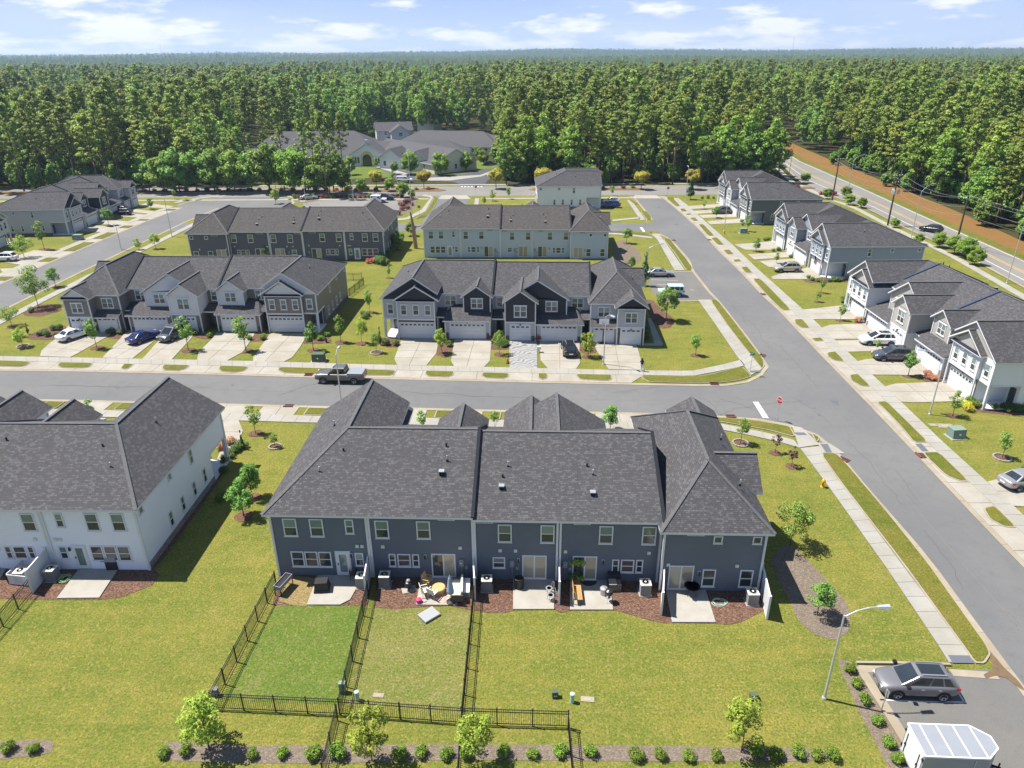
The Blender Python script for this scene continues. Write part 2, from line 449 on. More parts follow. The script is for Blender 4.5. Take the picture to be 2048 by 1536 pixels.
MAT['glass_cream'] = m_glass('glass_cream', (0.20, 0.17, 0.12), 0.1, (0.42, 0.38, 0.29))
MAT['glass_car'] = m_glass('glass_car', (0.012, 0.015, 0.018), 0.04)
MAT['tyre'] = m_plain('tyre', (0.018, 0.018, 0.019), 0.85)
MAT['alloy'] = m_plain('alloy', (0.55, 0.55, 0.56), 0.3, 0.8, 0.5)
MAT['lamp_white'] = m_plain('lamp_white', (0.75, 0.77, 0.8), 0.15, 0.1, 0.6)
MAT['lamp_red'] = m_plain('lamp_red', (0.35, 0.012, 0.012), 0.2, 0.0, 0.6)
MAT['bark'] = m_plain('bark', (0.11, 0.085, 0.062), 0.95, var=0.35, scale=8)
MAT['bark_pine'] = m_plain('bark_pine', (0.12, 0.078, 0.055), 0.95, var=0.35, scale=2)
MAT['wood_pole'] = m_plain('wood_pole', (0.075, 0.055, 0.042), 0.9, var=0.3)
MAT['brown_iron'] = m_plain('brown_iron', (0.14, 0.055, 0.035), 0.8, var=0.3, scale=6)
MAT['pad_dark'] = m_plain('pad_dark', (0.10, 0.105, 0.125), 0.8, var=0.15, scale=9)
MAT['green_box'] = m_plain('green_box', (0.17, 0.23, 0.19), 0.5)
MAT['green_dark'] = m_plain('green_dark', (0.07, 0.10, 0.06), 0.6)
MAT['mint'] = m_plain('mint', (0.36, 0.52, 0.42), 0.5)
MAT['hydrant'] = m_plain('hydrant', (0.65, 0.36, 0.02), 0.4)
MAT['red'] = m_plain('red', (0.42, 0.02, 0.025), 0.4)
MAT['grey_box'] = m_plain('grey_box', (0.22, 0.23, 0.25), 0.5)
MAT['cream_box'] = m_plain('cream_box', (0.58, 0.57, 0.48), 0.6)
MAT['terra'] = m_plain('terra', (0.35, 0.12, 0.05), 0.8)
MAT['wicker'] = m_plain('wicker', (0.46, 0.31, 0.13), 0.7, var=0.35, scale=25)
MAT['cushion'] = m_plain('cushion', (0.60, 0.55, 0.45), 0.9)
MAT['teak'] = m_plain('teak', (0.48, 0.26, 0.085), 0.55, var=0.2, scale=6)
MAT['cover_black'] = m_plain('cover_black', (0.02, 0.02, 0.021), 0.6, var=0.4, scale=5)
MAT['char'] = m_plain('char', (0.03, 0.03, 0.032), 0.35, 0.2, 0.5)
MAT['ac_body'] = m_plain('ac_body', (0.19, 0.18, 0.155), 0.5, 0.3)
MAT['ac_top'] = m_plain('ac_top', (0.58, 0.55, 0.47), 0.5)
MAT['blue_cloth'] = m_plain('blue_cloth', (0.27, 0.34, 0.42), 0.9)
MAT['hose'] = m_plain('hose', (0.26, 0.42, 0.20), 0.4)
MAT['pink'] = m_plain('pink', (0.55, 0.05, 0.14), 0.5)
MAT['stone_a'] = m_stone('stone_a', (0.07, 0.065, 0.063), (0.17, 0.155, 0.145))
MAT['stone_b'] = m_stone('stone_b', (0.16, 0.14, 0.125), (0.30, 0.275, 0.25))
MAT['shingle'] = m_shingle('shingle', (0.0476, 0.0476, 0.0526), (0.1766, 0.1725, 0.1766))
MAT['shingle_brown'] = m_shingle('shingle_brown', (0.0493, 0.0460, 0.0460), (0.1643, 0.1519, 0.1437), (0.1807, 0.1314, 0.0821), 0.12)
MAT['shingle_far'] = m_shingle('shingle_far', (0.0714, 0.0714, 0.0771), (0.1429, 0.1429, 0.1500))
MAT['cap'] = m_plain('cap', (0.0893, 0.0886, 0.0900), 0.9, var=0.45, scale=5)
MAT['door_white'] = m_plain('door_white', (0.6290, 0.6290, 0.6375), 0.45, var=0.03)
MAT['door_dark'] = m_plain('door_dark', (0.05, 0.055, 0.06), 0.5)
# ------------------------------------------------------------------ ground, roads, pavements
def sheet(name, pts, z, mat, kind='structure', parent=None):
    mb = MB(); mb.poly([(p[0], p[1], z) for p in pts])
    o = mb.build(name, mat, parent)
    if kind and parent is None: tag(o, kind=kind)
    if o.data.polygons[0].normal.z < 0: o.data.flip_normals()
    return o
def area2(p): return sum(p[i][0] * p[(i + 1) % len(p)][1] - p[(i + 1) % len(p)][0] * p[i][1] for i in range(len(p)))
def inset(pts, d):
    pts = [Vector((p[0], p[1])) for p in pts]
    if area2(pts) < 0: pts = pts[::-1]
    out = []; n = len(pts)
    for i in range(n):
        a, b, c = pts[i - 1], pts[i], pts[(i + 1) % n]
        u, w = (b - a).normalized(), (c - b).normalized()
        n1, n2 = Vector((-u.y, u.x)), Vector((-w.y, w.x)); m = n1 + n2
        k = d / max(0.35, 1 + n1.dot(n2)) if m.length > 1e-6 else d
        out.append(b + m * k)
    return out
def smooth_loop(pts, it=2):
    for _ in range(it):
        q = []
        for i in range(len(pts)):
            a, b = pts[i], pts[(i + 1) % len(pts)]
            q += [a * 0.86 + b * 0.14, a * 0.14 + b * 0.86]
        pts = q
    return pts
def resample(pl, step):
    pl = [Vector((p[0], p[1])) for p in pl]; out = [pl[0]]; acc = 0
    L = sum((b - a).length for a, b in zip(pl[:-1], pl[1:])); n = max(1, round(L / step)); d = L / n
    k = 1; need = d
    for a, b in zip(pl[:-1], pl[1:]):
        s = (b - a).length; pos = 0
        while acc + (s - pos) >= need - 1e-6 and k <= n:
            pos += need - acc; acc = 0; need = d
            out.append(a + (b - a) * (pos / s)); k += 1
            if k > n: break
        acc += s - pos
    if len(out) < n + 1: out.append(pl[-1])
    return out
def offset_line(pl, d):
    pl = [Vector((p[0], p[1])) for p in pl]; out = []
    for i, p in enumerate(pl):
        t = (pl[min(i + 1, len(pl) - 1)] - pl[max(i - 1, 0)]).normalized()
        out.append(p + Vector((-t.y, t.x)) * d)
    return out
def band(name, pl, d0, d1, z, mat, kind='structure', parent=None):
    a, b = offset_line(pl, d0), offset_line(pl, d1)
    mb = MB()
    for i in range(len(a) - 1):
        mb.poly([(*a[i], z), (*a[i + 1], z), (*b[i + 1], z), (*b[i], z)])
    o = mb.build(name, mat, parent)
    if o.data.polygons[0].normal.z < 0: o.data.flip_normals()
    if kind and parent is None: tag(o, kind=kind)
    return o
def clip(poly, n, c):
    out = []
    for i in range(len(poly)):
        a, b = poly[i], poly[(i + 1) % len(poly)]
        da, db = a.dot(n) - c, b.dot(n) - c
        if da >= 0: out.append(a)
        if da * db < 0: out.append(a + (b - a) * (da / (da - db)))
    return out
def panels(name, pts, z, mat, ang=0.0, du=3.0, dv=3.0, gap=0.022, thick=0.05, base=None):
    """cast slabs with open joints; parts of one piece of paving"""
    pts = [Vector((p[0], p[1])) for p in pts]
    if area2(pts) < 0: pts = pts[::-1]
    root = sheet(name, pts, z - thick + 0.012, base or MAT['joint_or_lap_shade'])
    u = Vector((math.cos(ang), math.sin(ang))); v = Vector((-u.y, u.x))
    U = [p.dot(u) for p in pts]; V = [p.dot(v) for p in pts]
    nu = max(1, round((max(U) - min(U)) / du)); nv = max(1, round((max(V) - min(V)) / dv))
    for i in range(nu):
        for j in range(nv):
            u0 = min(U) + (max(U) - min(U)) * i / nu; u1 = min(U) + (max(U) - min(U)) * (i + 1) / nu
            v0 = min(V) + (max(V) - min(V)) * j / nv; v1 = min(V) + (max(V) - min(V)) * (j + 1) / nv
            q = clip(clip(clip(clip(pts, u, u0 + gap), -u, -u1 + gap), v, v0 + gap), -v, -v1 + gap)
            if len(q) < 3 or abs(area2(q)) < 0.15: continue
            mb = MB(); mb.prism(q, z - thick + 0.016, z)
            mb.build('slab', mat, root)
    return root
MAT['joint_or_lap_shade'] = m_plain('joint_or_lap_shade', (0.16, 0.14, 0.11), 0.95, var=0.2)
def walk(name, A, B, z=0.07, step=1.5, mat=None):
    """sidewalk between two surveyed edges, cut into slabs"""
    n = max(1, round(sum((b - a).length for a, b in zip(A[:-1], A[1:])) / step))
    def rs(pl):
        pl = [Vector((p[0], p[1])) for p in pl]; L = [0]
        for a, b in zip(pl[:-1], pl[1:]): L.append(L[-1] + (b - a).length)
        out = []
        for k in range(n + 1):
            s = L[-1] * k / n; i = 0
            while i < len(L) - 2 and L[i + 1] < s: i += 1
            out.append(pl[i] + (pl[i + 1] - pl[i]) * ((s - L[i]) / max(1e-6, L[i + 1] - L[i])))
        return out
    a, b = rs(A), rs(B)
    root = sheet(name, a + b[::-1], z - 0.03, MAT['joint_or_lap_shade'])
    for i in range(n):
        q = inset([a[i], a[i + 1], b[i + 1], b[i]], 0.014)
        mb = MB(); mb.prism(q, z - 0.028, z)
        mb.build('slab', mat or MAT['walk'], root)
    return root
VERGES = [0]
def verge(pts, sm=2, h=0.10, kerb=True, mat=None):
    pts = [Vector((p[0], p[1])) for p in pts]
    if area2(pts) < 0: pts = pts[::-1]
    if sm: pts = smooth_loop(pts, sm)
    mb = MB(); mb.prism(pts, 0.0, h)
    o = mb.build('kerb', MAT['gutter']); tag(o, kind='structure')
    q = inset(pts, 0.14)
    mb = MB(); mb.prism(q, h * 0.5, h + 0.035)
    g = mb.build('verge_grass', mat or MAT['verge'], o)
    return o

lawn_far = [(-150, 12), (60, 12), (75, 60), (90, 108), (97, 160), (84, 196), (-150, 206)]
MBg = MB(); S = 9000
MBg.poly([(-S, -300, -0.06), (S, -300, -0.06), (S, 12000, -0.06), (-S, 12000, -0.06)])
tag(MBg.build('ground', MAT['forest_floor']), kind='structure')
sheet('lawn', [(-170, -10), (60, -10), (64, 40), (82, 100), (96, 150), (100, 190), (100, 217), (-170, 221)], 0.0, MAT['lawn'])
# greener fenced yard behind the end unit and the patchy one next to it
sheet('yard_lawn', GL([(549, 1212), (733, 1210), (681, 1410), (440, 1400)]), 0.006, MAT['lawn_green'])
sheet('yard_lawn', GL([(745, 1212), (942, 1220), (925, 1428), (690, 1412)]), 0.006, MAT['lawn_patchy'])

# --- street running across in front of the rows
s1_far = GL([(-420, 733), (0, 742), (150, 743.5), (300, 747), (450, 750.5), (600, 755), (736, 758), (992, 764), (1111, 767), (1263, 770), (1384, 772.6), (1456, 772)])
s1_far_corner = GL([(1490, 768), (1512, 760), (1528, 749), (1537, 738), (1539, 730), (1526, 715)])
s1_near = GL([(-420, 788), (0, 797), (200, 801), (480, 808), (645, 812.5), (822, 815.5), (992, 820), (1172, 823.4), (1308, 826.5), (1429, 831.6)])
s1_near_corner = GL([(1505, 835), (1553, 844), (1594, 852), (1625, 863), (1655, 880), (1688, 917)])
s2_left_up = GL([(1526, 715), (1493, 670), (1438, 600), (1424, 586.6), (1387, 540), (1381, 521), (1346, 482), (1333, 473), (1321, 468)])
s2_left_down = GL([(1688, 917), (1728, 966), (1857, 1113.5), (1991, 1296.6), (2048, 1372), (2130, 1480), (2240, 1620)])
s2_right = GL([(1318, 392), (1330, 400), (1362, 427), (1396, 457), (1435, 500.6), (1482, 546), (1532, 600), (1549, 613), (1635, 704), (1689, 760), (1746, 818.7), (1835, 912.8), (1912, 994.7), (2012, 1100), (2130, 1220), (2420, 1500)])
s2_left_top = GL([(1262, 392), (1273.6, 399), (1291.6, 421), (1303, 434), (1306, 440)])
s3_n = GL([(-60, 444), (400, 444), (779, 442), (1240, 447.5), (1299, 443)])
sheet('road', s1_far + s1_far_corner + [Vector((36, 78)), Vector((36, 55))] + s1_near_corner[::-1] + s1_near[::-1], 0.006, MAT['asphalt'])
sheet('road', s2_left_top + s2_left_up[::-1] + [p for p in GL([(1533, 735), (1545, 790), (1590, 850)])] + s2_left_down + s2_right[::-1], 0.010, MAT['asphalt'])
# --- street behind the second rows, cul-de-sac and the link to the avenue
s3_y0, s3_y1 = G(1240, 462).y, G(1240, 447.5).y
sheet('road', [(-86, s3_y0 + 3), (30, s3_y0), (33, s3_y0 - 1.5), (33, s3_y1 + 1.5), (30, s3_y1), (-86, s3_y1 + 3)], 0.014, MAT['asphalt'])
s4_c = [G(-300, 745), G(-120, 650), G(0, 594), G(100, 548), G(250, 480), G(330, 444), G(400, 416)]
band('road', s4_c, -4.6, 4.6, 0.006, MAT['asphalt'])
cc = G(470, 410)
sheet('road', [(cc.x + 14.5 * math.cos(a * math.pi / 18), cc.y + 12.5 * math.sin(a * math.pi / 18)) for a in range(36)], 0.010, MAT['asphalt'])
nl = [G(907, 389), G(905, 400), G(893, 425), G(880, 446)]
band('road', nl, -4.3, 4.3, 0.018, MAT['asphalt'])
# --- avenue with a planted median
av_y = lambda px, py: G(px, py).y
Y_NEAR, Y_MED0, Y_MED1, Y_FAR = av_y(1024, 391.5), av_y(1024, 382), av_y(1024, 378), av_y(1024, 373.5)
sheet('avenue_road', [(-260, Y_NEAR + 1), (98, Y_NEAR - 0.6), (98, Y_FAR), (-260, Y_FAR + 3)], 0.022, MAT['asphalt_hwy'])
for x0, x1 in ((-150, -20), (6.5, 37), (60, 86)):
    pts = [Vector((x0, Y_MED0 + .4)), Vector((x1, Y_MED0)), Vector((x1 + 1.5, (Y_MED0 + Y_MED1) / 2)), Vector((x1, Y_MED1)), Vector((x0, Y_MED1 + .4)), Vector((x0 - 1.5, (Y_MED0 + Y_MED1) / 2))]
    mb = MB(); mb.prism(pts, 0.02, 0.16); o = tag(mb.build('kerb', MAT['gutter']), kind='structure')
    mb = MB(); mb.prism(inset(pts, 0.2), 0.08, 0.2); mb.build('median_bed', MAT['clay'], o)
yw = av_y(1024, 369.6)
band('sidewalk', [Vector((-150, yw + 1)), Vector((90, yw))], -0.9, 0.9, 0.05, MAT['walk'])
band('sidewalk', [Vector((-150, Y_NEAR - 3.6)), Vector((-22, Y_NEAR - 4.2))], -0.8, 0.8, 0.05, MAT['walk'])
band('sidewalk', [Vector((-8, Y_NEAR - 4.4)), Vector((33, Y_NEAR - 4.4))], -0.8, 0.8, 0.05, MAT['walk'])
# concrete aprons where the side streets meet the avenue
sheet('road_apron', GL([(1262, 397), (1325, 397), (1313, 390.5), (1270, 390.5)]), 0.026, MAT['drive'])
sheet('road_apron', GL([(876, 398), (942, 398), (933, 390.5), (884, 390.5)]), 0.026, MAT['drive'])
# --- church drive and car park
sheet('car_park', GL([(925, 374.5), (966, 374.5), (975, 362), (992, 348), (996, 336), (965, 338), (930, 347), (890, 351), (850, 350), (800, 340), (775, 328), (750, 334), (780, 348), (795, 359), (845, 361), (905, 364), (918, 368)]), 0.014, MAT['asphalt_dark'])
sheet('path', GL([(728, 327), (745, 327), (815, 347), (806, 351)]), 0.02, MAT['walk'])
sheet('path', GL([(850, 356), (960, 350), (985, 341), (988, 344), (962, 353), (900, 361), (850, 361)]), 0.02, MAT['walk'])
sheet('lawn', GL([(845, 351), (960, 346), (1000, 332), (960, 318), (700, 320), (640, 345), (700, 358)]), 0.006, MAT['lawn_green'])
# --- small car park beside the dark rear row
sheet('car_park', GL([(606, 407), (640, 401), (735, 397.5), (792, 399), (800, 412), (795, 430), (606, 430)]), 0.02, MAT['asphalt_hwy'])
# --- car parks off the diagonal street
pk1 = GL([(1296, 543), (1387, 544), (1436, 603), (1395, 601), (1318, 603), (1300, 575)])
sheet('car_park', pk1, 0.014, MAT['asphalt_lot'])
pk2 = GL([(1728, 1333), (1890, 1338), (1965, 1340), (2012, 1338), (2070, 1412), (2300, 1710), (1960, 1710), (1862, 1545), (1795, 1437)])
sheet('car_park', pk2, 0.014, MAT['asphalt_lot'])
# --- highway with its clay bank
hw_far = GL([(1549, 288), (1560, 297), (1600, 322), (1720, 373.6), (1841, 429), (1961, 482), (2048, 520.5), (2300, 633), (2600, 770)])
hw_near = GL([(1545, 300), (1561.5, 326), (1600, 362), (1679.5, 397.6), (1730, 414.5), (1817, 458), (1937, 513), (2048, 573.5), (2240, 680), (2500, 830)])
sheet('highway_road', hw_far + hw_near[::-1], 0.02, MAT['asphalt_hwy'])
bank = GL([(1556, 283), (1575, 292), (1650, 326), (1720, 355), (1800, 390), (1880, 424), (1960, 462), (2048, 505), (2300, 615), (2600, 752)])
sheet('clay_bank', hw_far + [p + Vector((4.5, 1.5, 0)) for p in bank[::-1]], 0.012, MAT['clay'])
band('verge_strip', hw_far, 0.2, 2.6, 0.02, MAT['verge'])
hw_mid = [(a + b) / 2 for a, b in zip(resample(hw_far, 10)[:40], resample(hw_near, 10)[:40])]
nmin = min(len(resample(hw_far, 12)), len(resample(hw_near, 12)))
def lerp_lines(t, n=40):
    def even(pl):
        L = [0]
        for a, b in zip(pl[:-1], pl[1:]): L.append(L[-1] + (b - a).length)
        out = []
        for k in range(n + 1):
            s = L[-1] * k / n; i = 0
            while i < len(L) - 2 and L[i + 1] < s: i += 1
            out.append(pl[i] + (pl[i + 1] - pl[i]) * ((s - L[i]) / (L[i + 1] - L[i])))
        return out
    return [a * (1 - t) + b * t for a, b in zip(even(hw_far), even(hw_near))]
for t_, m_ in ((0.06, 'white_line'), (0.47, 'yellow_line'), (0.53, 'yellow_line'), (0.78, 'white_line')):
    band('road_marking', lerp_lines(t_), -0.09, 0.09, 0.026, MAT[m_])
hn = lerp_lines(1.0)
band('kerb', hn, -0.5, 0.0, 0.10, MAT['gutter'])
band('sidewalk', hn, -3.6, -2.1, 0.04, MAT['walk'])

# --- gutters and kerbs along the kerb lines
def gutter(pl, side, w=0.5):
    """gutter pans cast in lengths; a part per casting"""
    pl = resample(pl, 3.0)
    a, b = offset_line(pl, 0), offset_line(pl, side * w)
    root = band('gutter', pl, 0, side * w, 0.024, MAT['joint_or_lap_shade'])
    for i in range(len(pl) - 1):
        q = inset([a[i], a[i + 1], b[i + 1], b[i]], 0.015)
        mb = MB(); mb.prism(q, 0.02, 0.036); mb.build('gutter_pan', MAT['gutter'], root)
    return root
def kerbline(pl, side, off=0.5, w=0.16, h=0.14):
    pl = resample(pl, 3.0)
    a, b = offset_line(pl, side * off), offset_line(pl, side * (off + w))
    root = None
    for i in range(len(pl) - 1):
        q = inset([a[i], a[i + 1], b[i + 1], b[i]], 0.008)
        mb = MB(); mb.prism(q, 0.0, h)
        o = mb.build('kerb' if root is None else 'kerb_stone', MAT['gutter'], root)
        if root is None: root = tag(o, kind='structure')
gutter(s1_far + s1_far_corner, 1)
gutter(s1_near + s1_near_corner + s2_left_down[1:], -1)
gutter(s2_left_up, -1) if False else gutter(s2_left_up, 1)
gutter(s2_right, 1)
gutter(s2_left_top, -1)
# --- concrete between gutter and sidewalk on the far side of the cross street
sw_n_t = GL([(-300, 706), (0, 713), (250, 717.5), (512, 723), (735, 729.5), (992, 735), (1154, 739), (1287, 741.7)])
sw_n_b = GL([(-300, 716), (0, 722.5), (250, 728), (512, 733.5), (735, 739.5), (992, 745), (1154, 749), (1287, 751)])
o_far = offset_line(s1_far, 0.5)
base_n = panels('apron', [p for p in sw_n_b] + [p for p in o_far if p.x < G(1290, 760).x][::-1], 0.05, MAT['drive'], math.radians(-3.4), 3.3, 4.0)
walk('sidewalk', sw_n_t, sw_n_b)
walk('sidewalk', GL([(1287, 741.7), (1384, 742.3), (1444, 730), (1481, 720.5)]), GL([(1287, 751), (1384, 753), (1444, 742), (1490, 731.7)]))
walk('sidewalk', GL([(1396, 600), (1438, 660), (1475, 715), (1502, 751)]), GL([(1420, 600), (1462, 655), (1500, 708), (1524, 739)]))
Z1 = lambda *p: GL(p, 0, 600, 4.0)
Z2 = lambda *p: GL(p, 480, 600, 4.0)
Z3 = lambda *p: GL(p, 960, 600, 3.3032)
Z4 = lambda *p: GL(p, 1240, 360, 6.4)
Z5 = lambda *p: GL(p, 1480, 560, 3.6056)
Z6 = lambda *p: GL(p, 1680, 760, 4.517)
ZR = lambda *p: GL(p, 1250, 320, 2.5664)
ZB = lambda *p: GL(p, 1500, 850, 2.239)
for pts in (Z1((-260, 480), (250, 495), (215, 525), (160, 540), (-260, 528)),
            Z1((478, 503), (752, 507), (720, 540), (660, 550), (490, 547), (456, 530)),
            Z1((995, 512), (1077, 515), (1035, 550), (990, 560), (962, 550)),
            Z1((1315, 520), (1527, 525), (1485, 556), (1430, 570), (1310, 568), (1292, 545)),
            Z1((1762, 530), (1996, 537), (1955, 570), (1890, 584), (1770, 578), (1745, 555)),
            Z2((315, 540), (1253, 565), (1235, 598), (1190, 611), (360, 592), (300, 565)),
            Z2((1490, 570), (1716, 575), (1705, 608), (1660, 622), (1500, 617), (1475, 590)),
            Z3((15, 482), (193, 487), (188, 512), (150, 523), (35, 520), (8, 502)),
            Z3((382, 487), (448, 490), (446, 520), (412, 530), (382, 518)),
            Z3((637, 492), (870, 497), (873, 527), (840, 538), (660, 528), (634, 505))):
    verge(pts, 2)
verge(Z3((1060, 503), (1220, 506), (1380, 508), (1500, 500), (1600, 474), (1728, 440), (1800, 507), (1700, 537), (1560, 551), (1300, 550), (1120, 546), (1075, 525)), 1)
verge(Z3((1517, 3), (1568, 0), (1700, 168), (1800, 300), (1872, 392), (1878, 440), (1862, 462), (1780, 362), (1640, 182)), 1)
# --- near side of the cross street
o_near = offset_line(s1_near, -0.5)
walk('sidewalk', offset_line(s1_near[:9], -2.35), offset_line(s1_near[:9], -3.95))
for x0, x1 in ((-22.6, -14.2), (-8.6, -5.4), (-2.6, -0.8), (4.2, 8.4), (14.2, 19.5), (-43.5, -39.5), (-52, -49.5)):
    sub = resample(s1_near, 0.5)
    seg = [p for p in sub if x0 <= p.x <= x1]
    if len(seg) > 2: verge(offset_line(seg, -0.55) + offset_line(seg, -2.3)[::-1], 2)
apr = []
for x0, x1 in ((-27.6, -22.8), (-14, -8.8), (-5.2, -2.8), (-0.6, 4.0), (8.6, 14.0), (-39.3, -28.5), (-49.3, -43.7)):
    sub = resample(s1_near, 0.5); seg = [p for p in sub if x0 <= p.x <= x1]
    panels('apron', offset_line(seg, -0.5) + offset_line(seg, -2.35)[::-1], 0.05, MAT['drive'], -0.04, 2.6, 2.4)
# curved walk round the corner and the long walk down the diagonal street
walk('sidewalk', GL([(1395, 839), (1438, 847), (1481, 856), (1535, 866.5), (1588, 881)]), GL([(1395, 852), (1444, 860), (1505, 872.5), (1560, 885), (1600, 897)]))
walk('sidewalk', GL([(1600, 897), (1661, 979.5), (1772, 1136), (1870.7, 1283), (1897.5, 1326)]), GL([(1642, 893), (1692, 979.5), (1808, 1136), (1920, 1283), (1949, 1328)]))
sheet('ramp', GL([(1584, 852), (1603, 856), (1640, 890), (1598, 896)]), 0.06, MAT['walk'])
sheet('ramp', GL([(1632, 886), (1660, 888), (1690, 908), (1652, 908)]), 0.062, MAT['walk'])
verge(GL([(1404, 834.5), (1460, 837), (1505, 841), (1553, 849), (1580, 854), (1592, 876), (1540, 862), (1485, 852), (1400, 838)]), 1)
verge(ZB((308, 126), (385, 128), (440, 183), (622, 400), (802, 625), (962, 850), (1062, 990), (1078, 1030), (1050, 1072), (1004, 1070), (924, 958), (672, 610), (422, 285)), 1)
verge(GL([(1622, 868), (1640, 876), (1636, 884), (1630, 884)]), 1)
# --- right side of the diagonal street
wl_ = GL([(1346, 396.7), (1362, 413), (1383, 428.7), (1397, 441.6), (1428, 471.7), (1448, 489.7), (1467, 508.4), (1505.6, 546), (1524.4, 560), (1582.6, 621.6), (1620, 657), (1688, 723.6), (1742, 774), (1772.6, 804), (1849, 880), (1938, 963.7), (2034, 1056.7), (2130, 1150)])
wr_ = GL([(1357, 396.7), (1376, 411.6), (1394.7, 428.8), (1409, 441.6), (1443, 471.7), (1465, 489.7), (1483.7, 508.4), (1523.6, 546), (1539.6, 560), (1606, 619.6), (1643.6, 655.7), (1714.3, 722.2), (1769.8, 773.5), (1801.7, 804), (1880.7, 880), (1973, 963.7), (2070, 1052), (2180, 1150)])
o_right = offset_line(s2_right, 0.5)
panels('apron', [p for p in o_right if p.y > 34] + [Vector((p.x, p.y)) for p in wl_ if p.y > 34][::-1], 0.05, MAT['drive'], 0.0, 5, 3.2)
walk('sidewalk', wl_, wr_)
for pts in (Z5((390, 288), (450, 285), (507, 350), (440, 347), (395, 318)), Z5((513, 424), (582, 418), (607, 442), (540, 446)),
            Z5((622, 528), (690, 518), (757, 592), (680, 586), (632, 558)), Z5((786, 688), (850, 680), (947, 774), (870, 768), (798, 728)),
            Z5((85, -8), (148, -6), (260, 105), (372, 222), (300, 221), (200, 122)),
            Z6((325, 203), (420, 195), (610, 380), (803, 570), (665, 573), (540, 420), (400, 275)),
            Z6((742, 658), (892, 655), (1168, 922), (1080, 918), (955, 872), (795, 722)),
            Z6((1285, 1162), (1392, 1138), (1603, 1342), (1480, 1334), (1345, 1262)),
            Z4((998, 573), (1066, 568), (1212, 717), (1125, 718)), Z4((1158, 743), (1246, 740), (1337, 836), (1245, 833)),
            Z4((1318, 903), (1400, 896), (1462, 954), (1370, 953)), Z4((1443, 1028), (1530, 1018), (1557, 1046), (1460, 1050)),
            Z4((1543, 1123), (1625, 1113), (1702, 1192), (1600, 1188)), 
            Z4((893, 488), (960, 483), (1007, 524), (935, 528)), Z4((838, 438), (900, 430), (917, 446), (850, 451)),
            Z4((763, 376), (820, 368), (862, 401), (790, 405)), Z4((583, 230), (690, 214), (700, 232), (690, 250), (777, 336), (713, 340))):
    verge(pts, 1)
# left side of the diagonal street, upper stretch
walk('sidewalk', GL([(1302.5, 468), (1315, 480), (1349, 541)]), GL([(1318, 468), (1327, 480), (1370, 541)]))
verge(Z4((545, 752), (640, 755), (720, 860), (850, 1010), (930, 1130), (910, 1150), (840, 1155), (700, 940)), 1)
walk('sidewalk', GL([(1254, 401), (1281, 441)]), GL([(1263, 401), (1291, 440)]))
verge(GL([(1280, 423), (1293, 423), (1303, 433), (1302, 439), (1294, 440)]), 1)
verge(GL([(1254, 398), (1268, 401), (1278, 409), (1268, 409)]), 1)
walk('sidewalk', GL([(1180, 465), (1240, 466.5), (1302, 474)]), GL([(1180, 468), (1240, 470), (1306, 478)]))
verge(GL([(1180, 462.6), (1240, 463), (1290, 466), (1301, 471), (1240, 465.5), (1180, 464.5)]), 0)
walk('sidewalk', GL([(1225, 440), (1278, 434.5)]), GL([(1225, 443), (1281, 437.5)]))
# --- left street: gutters, walk and verge islands
def proj_len(pl, p):
    best = (1e9, 0); acc = 0
    for a, b in zip(pl[:-1], pl[1:]):
        d = b - a; t = max(0, min(1, (p - a).dot(d) / d.length_squared)); e = (a + d * t - p).length
        if e < best[0]: best = (e, acc + t * d.length)
        acc += d.length
    return best[1]
s4 = [Vector((p.x, p.y)) for p in s4_c]
s4_w = offset_line(s4, 4.6); s4_e = offset_line(s4, -4.6)
band('gutter', s4_w, 0, 0.5, 0.03, MAT['gutter']); band('gutter', s4_e, 0, -0.5, 0.03, MAT['gutter'])
band('apron', s4_w, 0.5, 3.0, 0.04, MAT['drive'])
wa = resample(s4_w, 0.5)
walk('sidewalk', offset_line(s4_w, 3.0), offset_line(s4_w, 4.6))
walk('sidewalk', offset_line(s4_e, -2.6), offset_line(s4_e, -4.1))
def part_line(pl, s0, s1):
    sub = resample(pl, 0.5); n = len(sub)
    L = sum((b - a).length for a, b in zip(sub[:-1], sub[1:])); return sub[max(0, int(s0 / L * n)):min(n, int(s1 / L * n) + 1)]
Z7 = lambda a, b: Vector(G(a / 4.876, 380 + b / 4.876)[:2])
for a, b in (((20, 885), (180, 850)), ((270, 770), (375, 770)), ((450, 700), (605, 665)), ((690, 600), (965, 515)), ((970, 482), (1190, 420)),
             ((1230, 375), (1355, 350)), ((1395, 300), (1500, 290)), ((1540, 245), (1600, 250)), ((1635, 205), (1740, 190))):
    s0, s1 = sorted((proj_len(s4_w, Z7(*a)), proj_len(s4_w, Z7(*b))))
    seg = part_line(s4_w, s0, s1)
    if len(seg) > 3: verge(offset_line(seg, 0.55) + offset_line(seg, 2.9)[::-1], 2)
cw = [Vector((cc.x + 17.5 * math.cos(a), cc.y + 15.2 * math.sin(a))) for a in [math.radians(d) for d in range(15, 175, 8)]]
band('sidewalk', cw, -0.8, 0.8, 0.05, MAT['walk'])
ck = [Vector((cc.x + 14.5 * math.cos(a), cc.y + 12.5 * math.sin(a))) for a in [math.radians(d) for d in range(-10, 190, 8)]]
band('gutter', ck, 0, -0.6, 0.05, MAT['gutter'])
# link-road corner walks
walk('sidewalk', GL([(842, 392), (862, 395), (843, 420), (812, 436), (792, 438)]), GL([(850, 389.5), (868, 393), (850, 424), (815, 440), (790, 441.5)]))
verge(GL([(862, 392), (878, 396), (876, 402), (862, 425), (850, 434), (830, 438), (852, 423), (868, 397)]), 1)
walk('sidewalk', GL([(950, 397), (948, 412)]), GL([(958, 397), (957, 412)]))
